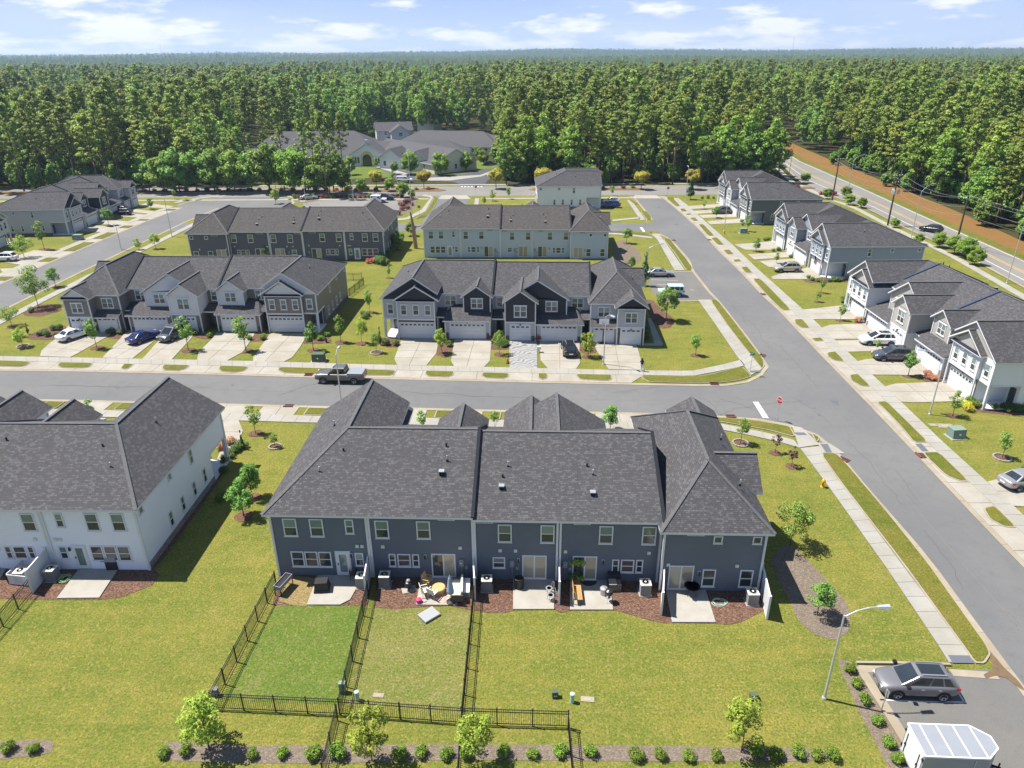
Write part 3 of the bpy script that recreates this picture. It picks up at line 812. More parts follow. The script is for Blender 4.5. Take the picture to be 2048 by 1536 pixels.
# --- driveways (slabs poured in panels)
def drive(pts, ang, du, dv, mat=None): return panels('driveway', pts, 0.062, mat or MAT['drive'], ang, du, dv)
R34 = math.radians(-3.4)
drive(Z1((320, 452), (332, 408), (400, 345), (490, 290), (545, 210), (930, 222), (870, 290), (620, 430), (562, 460)), R34 - .2, 3.0, 3.2)
drive(Z1((820, 465), (990, 280), (1030, 245), (1320, 262), (1060, 470)), R34 - .1, 2.6, 3.2)
drive(Z1((1138, 474), (1310, 285), (1320, 250), (1560, 250), (1530, 310), (1372, 480)), R34, 3.2, 3.2)
drive(Z1((1575, 487), (1590, 420), (1700, 310), (1735, 262), (2040, 268), (1990, 350), (1940, 420), (1812, 490)), R34, 2.7, 3.2)
drive(Z2((105, 492), (108, 455), (245, 268), (545, 272), (480, 380), (420, 460), (350, 497)), R34, 2.7, 3.2)
drive(Z2((1258, 523), (1235, 470), (1300, 300), (1592, 310), (1570, 430), (1490, 527)), R34, 2.8, 2.6)
drive(Z2((1715, 533), (1687, 490), (1718, 312), (2012, 314), (2000, 490), (1952, 538)), R34, 2.8, 2.6)
drive(Z3((195, 455), (195, 270), (375, 268), (378, 458)), R34, 9, 12, MAT['marbled'])
drive(Z3((450, 455), (400, 400), (393, 268), (658, 270), (660, 420), (635, 458)), R34, 2.8, 2.6)
drive(Z3((850, 460), (780, 350), (743, 275), (1030, 277), (1082, 465)), R34, 2.8, 2.6)
sheet('path', Z3((1040, 288), (1210, 288), (1206, 304), (1042, 304)), 0.05, MAT['walk'])
sheet('path', Z3((1106, 122), (1130, 122), (1206, 288), (1150, 288)), 0.052, MAT['walk'])
for pts in (Z5((455, 215), (560, 205), (880, 168), (985, 285), (525, 285)), Z5((590, 345), (650, 325), (1000, 312), (1190, 425), (670, 427)),
            Z5((690, 440), (1190, 430), (1260, 480), (1200, 512), (777, 520)), Z5((845, 590), (900, 575), (1330, 535), (1490, 655), (1480, 690), (950, 685)),
            Z5((1045, 770), (1120, 750), (1545, 733), (1745, 872), (1250, 886), (1162, 880))):
    drive(pts, 0.0, 3.1, 2.9)
drive(Z6((1330, 922), (1460, 890), (1720, 865), (1850, 1160), (1560, 1140)), 0.0, 3.1, 2.9)
for pts in (ZR((560, 435), (690, 425), (768, 415), (815, 462), (620, 462)), ZR((630, 485), (840, 474), (885, 497), (665, 512)), ZR((690, 520), (885, 508), (930, 542), (742, 552)),
            ZR((750, 600), (800, 585), (945, 552), (1020, 603), (940, 613), (760, 613)),
            Z4((870, 335), (1280, 308), (1340, 350), (900, 375)), Z4((930, 400), (1200, 380), (1460, 395), (985, 440)),
            Z4((1010, 450), (1450, 440), (1520, 480), (1060, 488)), Z4((1110, 530), (1540, 496), (1600, 552), (1155, 570))):
    drive(pts, 0.0, 3.3, 5)
# left row driveways
for a, b, c, d in (((0, 700), (330, 590), (600, 605), (280, 745)), ((0, 770), (150, 765), (270, 760), (60, 850)),
                   ((700, 400), (930, 345), (1180, 380), (1040, 415)), ((820, 330), (1000, 290), (1290, 310), (1230, 345)),
                   ((1060, 250), (1210, 225), (1440, 245), (1390, 275)), ((1160, 200), (1330, 190), (1530, 215), (1490, 240)), ((1310, 165), (1420, 130), (1700, 160), (1640, 180))):
    drive([Z7(*q) for q in (a, b, c, d)], 0.4, 9, 9)
# drives of the near rows, seen past their eaves
drive(GL([(432, 925), (450, 880), (446, 838), (476, 838), (486, 862), (470, 905)]), 0, 2.6, 2.6)
for x0, x1 in ((-14.0, -9.2), (-8.3, -3.6), (-0.2, 3.2), (4.2, 9.2), (11, 16.6)):
    drive([(x0, 57.2), (x1, 57.2), (x1, 64.2), (x0, 64.2)], 0, 2.6, 2.6)
for x0, x1 in ((-39.5, -34.5), (-48, -43)):
    drive([(x0, 58), (x1, 58), (x1, 67), (x0, 67)], 0, 2.6, 2.6)
# --- kerbs round the car parks
def ring_kerb(pl, w=0.5):
    a = [Vector(p[:2]) for p in pl]
    band('gutter', a, 0, w, 0.03, MAT['gutter']); kerbline(a, 1, w)
ring_kerb(GL([(1728, 1333), (1795, 1437), (1862, 1545), (1930, 1660)])[::-1])
ring_kerb(GL([(1728, 1333), (1890, 1340)])) if False else None
band('gutter', GL([(1716, 1331), (1905, 1339), (1990, 1345)]), -0.55, 0.0, 0.034, MAT['gutter'])
mb = MB()
for a, b in zip(GL([(1712, 1327), (1800, 1328), (1900, 1331)])[:-1], GL([(1712, 1327), (1800, 1328), (1900, 1331)])[1:]): mb.bar((a.x, a.y, .07), (b.x, b.y, .07), .17, .16)
tag(mb.build('kerb', MAT['gutter']), kind='structure')
band('gutter', GL([(1296, 543), (1387, 544)]), 0, 0.4, 0.05, MAT['gutter'])
band('gutter', GL([(1436, 603), (1395, 601), (1318, 603)]), 0, 0.4, 0.05, MAT['gutter'])
# painted bays
def line(px, z=0.03, w=0.1, mat='white_line'):
    p = [Vector(q[:2]) for q in GL(px)]; band('road_marking', p, -w / 2, w / 2, z, MAT[mat])
line([(1760, 1400), (1845, 1404), (1930, 1405)]); line([(1905, 1372), (1918, 1388), (1928, 1405)])
line([(1302, 560), (1356, 561)]); line([(1314, 569), (1362, 570)]); line([(1380, 580), (1388, 581)]); line([(1370, 590), (1376, 591)])
sheet('stop_line', Z3((1803, 674), (1838, 674), (1908, 782), (1868, 780)), 0.03, MAT['white_line'])
sheet('stop_line', GL([(1279.5, 455), (1284.5, 455), (1291, 464), (1286, 464)]), 0.03, MAT['white_line'])
for k in range(7):
    x = 922 + k * 6.5
    sheet('crosswalk_bar', GL([(x, 372.8), (x + 4, 372.8), (x + 4, 374.2), (x, 374.2)]), 0.034, MAT['white_line'])
# tactile pads, drains, manholes
for pts in (GL([(1587, 866), (1608, 866), (1614, 871), (1594, 871)]), GL([(1640, 889), (1655, 889), (1664, 906), (1652, 906)]), ZB((885, 1034), (985, 1036), (1003, 1070), (905, 1069)),
            Z6((678, 582), (735, 580), (798, 648), (742, 648)), Z3((1782, 470), (1848, 468), (1856, 480), (1790, 484))):
    sheet('tactile_pad', pts, 0.078, MAT['pad_dark'])
def drain(pts, rz):
    c = sum((Vector(p) for p in pts), Vector()) / len(pts)
    mb = MB(); mb.box(-.5, .5, -.28, .28, 0.0, .05); o = mb.build('storm_drain', MAT['brown_iron'], None, (c.x, c.y, 0.02), rz); tag(o, kind='structure')
    for k in range(5):
        m2 = MB(); m2.box(-.45, .45, -.02, .02, .05, .065); m2.build('grate_bar', MAT['black_metal'], o, (0, -.2 + k * .1, 0))
    m3 = MB(); m3.box(-.5, .5, .29, .44, 0, .15); m3.build('drain_hood', MAT['brown_iron'], o)
for px, rz in (((617, 751), -.06), ((578, 811.5), 3.1), ((1429, 769), -.05), ((1526, 712), 1.0), ((1461, 832.5), 3.1), ((1688, 919), 2.2), ((1844, 912), 1.57), ((1528, 589), 1.57), ((1420, 480), 1.57), ((1346, 481), -1.57)):
    drain([G(*px)], rz)
for px, r in (((1668, 802), .42), ((1674, 808), .14), ((1629, 816), .13), ((1638, 830), .13), ((1317, 414.5), .5), ((1353, 449), .5), ((340, 443), .5), ((235, 776), .16), ((465, 770), .13)):
    c = G(*px); mb = MB(); mb.lathe((0, 0, 0), [(r, 0), (r, .02), (r * .8, .024)], 18); tag(mb.build('manhole_cover', MAT['pad_dark'], None, (c.x, c.y, .012)), kind='structure')
# --- planting beds
def bed(pts, mat='mulch', z=0.02, sm=2, name='mulch_bed'):
    pts = [Vector((p[0], p[1])) for p in pts]
    if area2(pts) < 0: pts = pts[::-1]
    if sm: pts = smooth_loop(pts, sm)
    return sheet(name, pts, z, MAT[mat])
bed(GL([(545, 1210), (610, 1212), (735, 1211), (750, 1140), (560, 1140)]), sm=0)
bed(GL([(552, 1200), (590, 1212), (640, 1212), (640, 1158), (580, 1150)]), 'straw', 0.026)
bed(GL([(748, 1215), (790, 1219), (850, 1214), (900, 1212), (942, 1221), (955, 1140), (755, 1140)]), sm=0)
bed(GL([(948, 1221), (975, 1226), (1010, 1226), (1030, 1221), (1110, 1220), (1120, 1226), (1140, 1222), (1230, 1221), (1270, 1232), (1300, 1241), (1330, 1247), (1346, 1246), (1340, 1150), (950, 1150)]), sm=0)
bed(GL([(1346, 1246), (1440, 1248), (1460, 1250), (1485, 1243), (1528, 1221), (1520, 1170), (1330, 1170)]), 'mulch', .024, 0)
bed(GL([(-60, 1200), (0, 1198), (110, 1200), (203, 1200), (249, 1193), (304, 1171), (320, 1150), (300, 1130), (-60, 1130)]), sm=0)
bed(GL([(300, 1145), (330, 1115), (440, 960), (455, 930), (428, 925)]), 'mulch', 0.016, 0)
bed(GL([(314, 1506), (340, 1482), (400, 1486), (491, 1492), (640, 1490), (900, 1489), (1150, 1490), (1447, 1494), (1640, 1497), (1672, 1510), (1642, 1522), (1447, 1524), (900, 1520), (640, 1528), (500, 1526), (330, 1522)]), 'gravel', 0.016, 1, 'gravel_bed')
bed(GL([(-200, 1490), (0, 1483), (100, 1479), (108, 1490), (100, 1508), (0, 1520), (-200, 1530)]), 'gravel', 0.016, 1, 'gravel_bed')
bed(GL([(1672, 1317), (1710, 1325), (1760, 1395), (1815, 1480), (1880, 1590), (1850, 1620), (1790, 1560), (1714, 1417)]), 'gravel', 0.016, 1, 'gravel_bed')
bed(ZB((90, 600), (150, 530), (215, 560), (330, 680), (430, 790), (450, 860), (440, 930), (380, 965), (290, 940), (210, 870), (180, 790), (130, 700)), 'gravel', 0.016, 2, 'gravel_bed')
bed(Z3((1085, 0), (1140, 0), (1200, 60), (1290, 130), (1260, 185), (1200, 190), (1130, 130)), 'mulch', 0.016, 1)
bed(GL([(1228, 485), (1250, 480), (1280, 505), (1285, 520), (1260, 530), (1232, 520)]), 'gravel', 0.016, 1, 'gravel_bed')
bed(GL([(790, 425), (770, 408), (800, 392), (825, 392), (838, 400), (825, 420), (800, 432)]), 'gravel', 0.018, 1, 'gravel_bed')
bed(GL([(590, 398), (640, 396), (760, 394), (800, 392), (800, 396), (735, 399), (640, 402), (595, 406)]), 'gravel', 0.016, 0, 'gravel_bed')
# beds at the house fronts
for pts in (Z1((860, 262), (1000, 262), (1010, 285), (960, 318), (850, 300)), Z1((1540, 270), (1730, 285), (1690, 310), (1620, 315), (1545, 295)),
            Z2((50, 270), (230, 275), (200, 330), (60, 335)), Z2((500, 300), (700, 280), (740, 335), (640, 352), (495, 350)), Z2((1100, 300), (1285, 300), (1265, 380), (1180, 380), (1095, 350)),
            Z2((1590, 320), (1715, 325), (1690, 430), (1640, 470), (1565, 430)), Z3((75, 270), (195, 270), (193, 330), (70, 330)), Z3((660, 278), (745, 278), (775, 350), (690, 360), (650, 330)),
            Z5((820, 280), (960, 270), (950, 318), (830, 320)), Z5((1320, 680), (1480, 690), (1540, 720), (1350, 740), (1280, 700)), Z5((1590, 890), (1800, 890), (2048, 930), (2048, 990), (1800, 960), (1640, 945)),
            ZR((905, 610), (1030, 600), (1190, 600), (1190, 625), (1050, 630), (930, 630)), Z1((200, 300), (330, 230), (520, 200), (540, 230), (480, 290), (430, 320), (250, 318)),
            Z7(210, 1170) and [Z7(*q) for q in ((210, 1180), (330, 1130), (500, 1110), (600, 1130), (600, 1180), (400, 1235), (240, 1230))]):
    bed(pts, 'mulch', 0.02, 1)

for pl in (resample(s1_far, 4), ):
    band('road_seam', offset_line(pl, -4.0), -.02, .02, .016, MAT['joint_or_lap_shade'])
band('road_seam', offset_line(resample([p for p in s2_right], 4), -4.2), -.02, .02, .016, MAT['joint_or_lap_shade'])
def mulch_ring(c, r, stone=False):
    pts = [Vector((c[0] + r * (1 + random.uniform(-.12, .12)) * math.cos(a * math.pi / 9), c[1] + r * (1 + random.uniform(-.12, .12)) * math.sin(a * math.pi / 9))) for a in range(18)]
    sheet('mulch_ring', pts, 0.03 + random.uniform(0, .004), MAT['mulch'])
    if stone:
        root = None
        for a in range(16):
            t0, t1 = a * math.pi / 8 + .03, (a + 1) * math.pi / 8 - .03
            q = [(c[0] + k * math.cos(t), c[1] + k * math.sin(t)) for k, t in ((r, t0), (r + .16, t0), (r + .16, t1), (r, t1))]
            mb = MB(); mb.prism(q, 0, .13); o = mb.build('edging' if root is None else 'edging_stone', MAT['drive'], root)
            if root is None: root = tag(o, kind='structure')

MAT['crack'] = m_plain('crack', (0.075, 0.074, 0.072), .9, var=.3, scale=2)
rc = random.Random(5)
for a, b in (((1395, 788), (1440, 833)), ((1440, 833), (1470, 815)), ((1470, 815), (1600, 800)), ((1600, 800), (1660, 850)), ((1440, 800), (1560, 838)), ((1560, 690), (1640, 780)), ((1700, 880), (1800, 1010)), ((1500, 640), (1545, 700)),
             ((100, 770), (420, 778)), ((800, 783), (1080, 800)), ((1850, 1060), (1930, 1180)), ((1445, 590), (1490, 650)), ((1790, 940), (1830, 1000)), ((560, 790), (640, 765)), ((1340, 500), (1420, 560)), ((1230, 785), (1330, 775))):
    A, B = Vector(G(*a)[:2]), Vector(G(*b)[:2]); n = max(6, int((B - A).length / .7)); t_ = (B - A).normalized(); nn = Vector((-t_.y, t_.x)); off = 0; pl = []
    for i in range(n + 1):
        off = off * .8 + rc.uniform(-.22, .22); pl.append(A.lerp(B, i / n) + nn * off)
    band('road_crack', pl, -.018, .018, .0185, MAT['crack'])
MAT['stain'] = m_plain('stain', (0.13, 0.085, 0.045), .6, var=.35, scale=3)
sheet('water_stain', smooth_loop([Vector(p[:2]) for p in GL([(1974, 1303), (1990, 1314), (2008, 1336), (2036, 1362), (2052, 1384), (2036, 1376), (2012, 1356), (1990, 1352), (1972, 1358), (1966, 1350), (1985, 1340), (1982, 1322)])], 1), .042, MAT['stain'])
MAT['patch'] = m_asphalt('patch', (0.105, 0.105, 0.106), (0.125, 0.124, 0.12))
# ------------------------------------------------------------------ town-house rows
MESH_CACHE = {}
def cached(key, fn):
    if key not in MESH_CACHE: MESH_CACHE[key] = fn()
    return MESH_CACHE[key]
def frame_mesh(w, h, cols=1, rows=2, b=0.085, proud=0.055, head=0.0):
    mb = MB(); y0 = -proud
    mb.box(-w / 2, w / 2, y0, 0.02, 0, b); mb.box(-w / 2, w / 2, y0, 0.02, h - b, h)
    mb.box(-w / 2, -w / 2 + b, y0, 0.02, b, h - b); mb.box(w / 2 - b, w / 2, y0, 0.02, b, h - b)
    for i in range(1, cols):
        x = -w / 2 + w * i / cols; mb.box(x - b * .6, x + b * .6, y0 + .004, 0.02, b, h - b)
    if rows == 2: 
        for i in range(cols):
            x0 = -w / 2 + b + (w - 2 * b) * i / cols + (b * .6 if i else 0); x1 = -w / 2 + b + (w - 2 * b) * (i + 1) / cols - (b * .6 if i < cols - 1 else 0)
            mb.box(x0, x1, y0 + .012, 0.02, h / 2 - .032, h / 2 + .032)
    mb.box(-w / 2 - .03, w / 2 + .03, y0 - .04, -proud, -.05, 0.03)
    if head: mb.box(-w / 2 - .06, w / 2 + .06, y0 - .05, 0.02, h + .002, h + head)
    return mb.mesh('window', MAT['trim'])
def pane_mesh(w, h, mat):
    mb = MB(); mb.box(-w / 2, w / 2, -0.018, 0.0, 0, h); return mb.mesh('pane', MAT[mat])
def garage_panel(w, h):
    mb = MB(); mb.box(-w / 2, w / 2, -0.03, 0.0, 0, h - .012)
    n = max(2, round(w / .62))
    for i in range(n):
        x0 = -w / 2 + w * i / n + .07; x1 = -w / 2 + w * (i + 1) / n - .07
        mb.box(x0, x1, -0.045, -0.03, .09, h - .1)
    return mb.mesh('door_panel', MAT['door_white'])

class Row:
    def __init__(s, name, label, loc, deg, fx, fy, main, accent, stone, shingle, strip='dark_strip', lower=None):
        s.fx, s.fy = fx, fy
        s.root = empty(name, (loc[0], loc[1], 0), math.radians(deg), label, 'town houses', 'town-house rows')
        s.M = [MAT[main], MAT[accent], MAT[stone], MAT['trim'], MAT[lower or main]]
        s.shingle = MAT[shingle]; s.strip = MAT[strip]; s.dz = 0.0
    def xf(s, p): return (s.fx * p[0], s.fy * p[1], p[2])
    def rz(s, wall):
        nx, ny = {'back': (0, -1), 'front': (0, 1), 'lo': (-1, 0), 'hi': (1, 0)}[wall]
        nx *= s.fx; ny *= s.fy
        return math.atan2(nx, -ny)
    def mb(s): return MB(s.xf)
    def place(s, name, me, wall, x, y, z, parent=None):
        p = s.xf((x, y, z)); return put(name, me, parent or s.root, p, s.rz(wall))
    def window(s, wall, x, y, z, w, h, cols=1, rows=2, head=0.0, up='glass_blind', low='glass_dark', b=0.085):
        b = min(b, w * .16)
        o = s.place('window', cached(('f', w, h, cols, rows, head, b), lambda: frame_mesh(w, h, cols, rows, b, .055, head)), wall, x, y, z + s.dz)
        pw = (w - 2 * b) / cols - (b * .6 if cols > 1 else 0)
        for i in range(cols):
            px = 0 if cols == 1 else (-1 if i == 0 else 1) * (w / 2 - b - pw / 2)
            if rows == 2:
                ph = h / 2 - b - .032
                put('pane', cached(('p', pw, ph, up), lambda: pane_mesh(pw, ph, up)), o, (px, 0, h / 2 + .032))
                put('pane', cached(('p', pw, ph, low), lambda: pane_mesh(pw, ph, low)), o, (px, 0, b))
            else:
                ph = h - 2 * b; put('pane', cached(('p', pw, ph, up), lambda: pane_mesh(pw, ph, up)), o, (px, 0, b))
        return o
    def slider(s, x, y, w=1.75, h=2.08, g=('glass_dark', 'glass_cream')):
        o = s.place('sliding_door', cached(('sl', w, h), lambda: frame_mesh(w, h, 2, 1, .09, .05)), 'back', x, y, .12)
        pw = (w - .18) / 2 - .054
        for i, m in enumerate(g): put('pane', cached(('p', pw, h - .18, m), lambda: pane_mesh(pw, h - .18, m)), o, ((-1 if i == 0 else 1) * (w / 2 - .09 - pw / 2), 0, .09))
    def door(s, wall, x, y, mat='door_white', glass='glass_blind', z=.12, w=.95, h=2.08):
        def mk():
            mb = MB(); mb.box(-w / 2 - .08, w / 2 + .08, -.03, .02, 0, h + .08, 1); mb.box(-w / 2, w / 2, -.055, -.03, .02, h, 0)
            return mb.mesh('door', [MAT[mat], MAT['trim']])
        o = s.place('door', cached(('d', mat, w, h), mk), wall, x, y, z + (s.dz if z > .5 else 0))
        if glass: put('pane', cached(('p', w * .55, h * .74, glass), lambda: pane_mesh(w * .55, h * .74, glass)), o, (0, -.052, h * .16))
        def kn(): 
            m = MB(); m.box(-.03, .03, -.12, -.05, 0, .14); return m.mesh('handle', MAT['black_metal'])
        put('handle', cached('handle', kn), o, (-w / 2 + .1, 0, .98))
    def garage(s, x, y, w, h=2.15):
        def mk():
            mb = MB(); t = .14
            mb.box(-w / 2 - t, -w / 2, -.05, .02, 0, h + t); mb.box(w / 2, w / 2 + t, -.05, .02, 0, h + t); mb.box(-w / 2, w / 2, -.05, .02, h, h + t)
            return mb.mesh('garage_door', MAT['trim'])
        o = s.place('garage_door', cached(('g', w, h), mk), 'front', x, y, .06)
        for k in range(4): put('door_panel', cached(('gp', w, h), lambda: garage_panel(w, h / 4)), o, (0, 0, k * h / 4))
        n = 8 if w > 3.5 else 4
        for k in range(n):
            put('pane', cached(('gw', w), lambda: pane_mesh(w / n * .62, .21, 'glass_dark')), o, (-w / 2 + w * (k + .5) / n, -.045, h * .84))
        return o
    def lamp(s, wall, x, y, z):
        def mk():
            mb = MB(); mb.box(-.09, .09, -.04, 0, -.12, .14, 0); mb.box(-.06, .06, -.16, -.04, -.16, .1, 1); return mb.mesh('wall_lamp', [MAT['trim'], MAT['black_metal']])
        s.place('wall_lamp', cached('lamp', mk), wall, x, y, z + s.dz)
    def vent(s, wall, x, y, z):
        def mk():
            mb = MB(); mb.box(-.12, .12, -.08, 0, -.12, .12, 0); return mb.mesh('vent_cover', MAT['cream_box'])
        s.place('vent_cover', cached('vent', mk), wall, x, y, z + s.dz)
    def slot(s, x, y):
        def mk():
            mb = MB(); mb.box(-.58, .58, -.05, 0, -.13, .13, 0); mb.box(-.5, .5, -.06, -.05, -.07, .07, 1); return mb.mesh('louvre', [MAT['trim'], MAT['black_metal']])
        s.place('louvre', cached('slot', mk), 'back', x, y, 5.22 + s.dz)
    def meter(s, x, y):
        def mk():
            mb = MB(); mb.box(-.16, .16, -.14, 0, 1.2, 1.75, 0); mb.lathe((0, -.16, 1.55), [(.09, -.03), (.09, .03)], 10, 1); mb.tube((0, -.07, .1), (0, -.07, 1.2), .03, 6, 0); mb.box(.26, .46, -.1, 0, .95, 1.2, 0); mb.tube((.36, -.05, .1), (.36, -.05, .95), .02, 6, 0)
            return mb.mesh('electric_meter', [MAT['grey_box'], MAT['galv']])
        s.place('electric_meter', cached('meter', mk), 'back', x, y, 0)
    def wall(s, boxes, X, name='wall'):
        mb = s.mb()
        for b in boxes:
            u0, u1, y0, y1, z0, z1, mi = b
            x0, x1 = sorted((X(u0), X(u1)))
            z0 = z0 if z0 < .4 else z0 + s.dz; z1 = z1 if z1 < .8 else z1 + s.dz
            mb.box(x0, x1, y0, y1, z0, z1, mi)
        return mb.build(name, s.M, s.root)
    def gable_wall(s, pts, y0, y1, X, mi=1):
        mb = s.mb()
        mb.hexa([(X(u), y0, z + s.dz) for u, z in pts], [(X(u), y1, z + s.dz) for u, z in pts], mi)
        return mb.build('gable_wall', s.M, s.root)
    def roof(s, polys, X, caps=(), name='roof', t=.17, mat=None):
        mb = s.mb()
        for pl in polys: mb.slab([(X(u), y, z + s.dz) for u, y, z in pl], t, 0, 1)
        o = mb.build(name, [mat or s.shingle, MAT['trim']], s.root)
        if caps:
            mb = s.mb()
            for a, b in caps:
                mb.bar((X(a[0]), a[1], a[2] + s.dz + .015), (X(b[0]), b[1], b[2] + s.dz + .012), .26, .04)
            mb.build('ridge_cap', MAT['cap'], o)
        return o
    def gable_roof(s, u0, up, u1, ze, zp, yf, yb, X, cap=True, slope1=None):
        z1 = slope1 if slope1 is not None else ze
        return s.roof([[(u0, yf, ze), (up, yf, zp), (up, yb, zp), (u0, yb, ze)], [(up, yf, zp), (u1, yf, z1), (u1, yb, z1), (up, yb, zp)]], X,
                      [((up, yf, zp), (up, yb, zp))] if cap else ())
    def pipe(s, roof, x, y, z, kind=0):
        def mk0():
            mb = MB(); mb.tube((0, 0, -.1), (0, 0, .42), .05, 8, 0); mb.tube((0, 0, -.1), (0, 0, .1), .1, 8, 1, .06); return mb.mesh('vent_pipe', [MAT['galv'], MAT['black_metal']])
        def mk1():
            mb = MB(); mb.box(-.16, .16, -.16, .16, -.15, .2, 0); mb.box(-.2, .2, -.2, .2, .2, .26, 1); return mb.mesh('roof_vent', [MAT['black_metal'], MAT['grey_metal']])
        def mk2():
            mb = MB(); mb.tube((0, 0, -.1), (0, 0, .22), .07, 8, 0); return mb.mesh('vent_stub', [MAT['black_metal']])
        me = cached(('pipe', kind), (mk0, mk1, mk2)[kind])
        put(me.name.split('.')[0], me, roof, s.xf((x, y, z)))
    def corner(s, pts):
        for x, y, zt in pts:
            mb = s.mb(); mb.box(x - .075, x + .075, y - .075, y + .075, 0.02, zt + s.dz)
            mb.build('corner_trim', MAT['trim'], s.root)
    def firestrip(s, x, dza, dzb):
        mb = s.mb(); d = max(dza, dzb)
        mb.bar((x, -.42, 5.64 + d), (x, 7.0, 8.65 + d), .24, .16); mb.bar((x, 7.0, 8.65 + d), (x, 13.22, 5.64 + d), .24, .16)
        mb.build('fire_strip', s.strip, s.root)
    # ---- the units
    def unit_A(s, x0, m, xe):
        W = 6.9; X = (lambda u: x0 + u) if m > 0 else (lambda u: x0 + W - u)
        end = 'lo' if m > 0 else 'hi'
        s.wall([(0, 6.9, 0, 12.2, 0.02, 5.5, 0), (1.9, 6.9, 12.2, 15.6, 0.02, 2.75, 4), (0, 6.9, 12.2, 15.6, 2.75, 5.5, 0), (1.9, 6.9, 15.6, 15.95, 2.75, 5.5, 0)], X)
        s.wall([(1.9, 2.0, 15.6, 15.68, .02, 2.72, 2), (1.9, 6.9, 15.6, 15.63, .02, 2.72, 2), (6.88, 6.94, 15.0, 15.6, .02, 2.72, 2)], X, 'stone_cladding')
        s.wall([(-.05, 0, .2, 12.2, 0.02, .55, 2)], X, 'stone_base')
        s.wall([(-.03, .25, 15.36, 15.62, .02, 2.75, 3), (-.02, 1.92, 15.58, 15.64, 2.7, 2.9, 3), (1.9, 6.93, 15.93, 15.99, 2.7, 2.9, 3), (-.03, 0, 12.3, 15.5, 2.7, 2.9, 3)], X, 'porch_column')
        s.wall([(0, 1.9, 12.2, 15.8, .02, .12, 3)], X, 'porch_slab')
        s.gable_wall([(0, 5.5), (6.9, 5.5), (6.9, 6.6), (4.2, 8.42)], 15.3, 15.6, X)
        s.gable_wall([(1.9, 5.5), (6.93, 5.5), (4.5, 7.25)], 15.64, 15.97, X)
        r = s.roof([[(-.4, -.4, 5.6), (-.4, 15.95, 5.6), (4.2, 15.95, 8.6), (4.2, 7, 8.6)], [(4.2, 7, 8.6), (4.2, 15.95, 8.6), (7.4, 15.95, 6.42), (7.4, 8.5, 6.42)],
                    [(-.4, -.4, 5.6), (4.2, 7, 8.6), ((xe - x0) if m > 0 else (x0 + W - xe), 7, 8.6), ((xe - x0) if m > 0 else (x0 + W - xe), -.4, 5.6)]], X,
                   [((-.4, -.4, 5.6), (4.2, 7, 8.6)), ((4.2, 7, 8.6), (4.2, 15.95, 8.6)), ((4.2, 7, 8.6), ((xe - x0) if m > 0 else (x0 + W - xe), 7, 8.6))])
        s.roof([[(4.2, 7, 8.58), ((xe - x0) if m > 0 else (x0 + W - xe), 7, 8.58), ((xe - x0) if m > 0 else (x0 + W - xe), 13.2, 5.6), (4.2, 13.2, 5.6)]], X)
        s.gable_roof(1.5, 4.5, 7.6, 5.56, 7.5, 16.35, 12, X, True)
        s.roof([[(1.85, 16.3, 5.42), (6.98, 16.3, 5.42), (6.98, 15.95, 5.62), (1.85, 15.95, 5.62)]], X, (), 'pent_roof', .08, MAT['dark_strip'])
        # back
        for u, w, h, z in ((1.35, .98, 1.5, 3.55), (3.25, .98, 1.5, 3.55), (5.6, .62, 1.2, 3.85)): s.window('back', X(u), 0, z, w, h)
        for u in (1.55, 2.55, 3.55): s.window('back', X(u), 0, .85, .94, 1.35, up='glass_dark')
        s.door('back', X(4.85), 0); s.window('back', X(6.05), 0, 1.0, .62, 1.15)
        s.lamp('back', X(5.5), 0, 1.95); s.vent('back', X(6.0), 0, 2.75); s.vent('back', X(6.35), 0, 2.75)
        s.corner([(X(.0), -.01, 5.45), (X(6.82), -.02, 5.45)])
        # front
        for u in (2.8, 4.42, 6.02): s.window('front', X(u), 15.95, 3.4, .86, 1.45, head=.08, b=.11)
        s.window('front', X(.95), 15.6, 3.4, .86, 1.45, head=.08, b=.11)
        s.garage(X(4.42), 15.64, 4.6); s.lamp('front', X(4.42), 15.64, 2.52); s.door('front', X(.95), 12.2, 'door_dark', 'glass_dark')
        s.corner([(X(0), 15.6, 5.45), (X(6.9), 15.96, 5.45), (X(1.92), 15.96, 5.45)])
        # end wall
        for y, z in ((4.2, .95), (6.3, .95), (8.5, .95), (10.6, .95)): s.window(end, X(0), y, z, .6, 1.35)
        s.window(end, X(0), .75, 4.55, .6, .62, 1, 1); s.window(end, X(0), 5.3, 4.55, .6, .62, 1, 1); s.window(end, X(0), 9.0, 3.8, .62, 1.35)
        s.pipe(r, X(2.4), 9.4, 7.5, 0); s.pipe(r, X(2.9), 3.1, 7.0, 0); s.pipe(r, X(4.3), 4.9, 7.75, 2)
        return r
    def unit_2(s, x0):
        X = lambda u: x0 + u
        s.wall([(0, 7.5, 0, 12.8, .02, 5.5, 0), (1.3, 7.3, 12.8, 15.6, .02, 2.6, 4), (3.7, 7.3, 12.8, 14.2, 3.0, 5.5, 1), (1.3, 7.3, 12.8, 14.6, 2.6, 3.05, 4)], X)
        for q in ((1.3, 1.75), (6.85, 7.3)): s.wall([(q[0], q[1], 15.6, 15.64, .02, .9, 2)], X, 'stone_base')
        s.gable_wall([(3.7, 5.45), (7.3, 5.45), (5.5, 6.85)], 13.9, 14.2, X)
        s.gable_roof(3.3, 5.5, 7.7, 5.5, 7.05, 14.6, 9.4, X)
        s.roof([[(1.0, 16, 2.68), (7.48, 16, 2.68), (7.48, 12.8, 4.0), (2.2, 12.8, 4.0)], [(1.0, 16, 2.68), (2.2, 12.8, 4.0), (1.0, 12.8, 2.68)]], X, (), 'garage_roof')
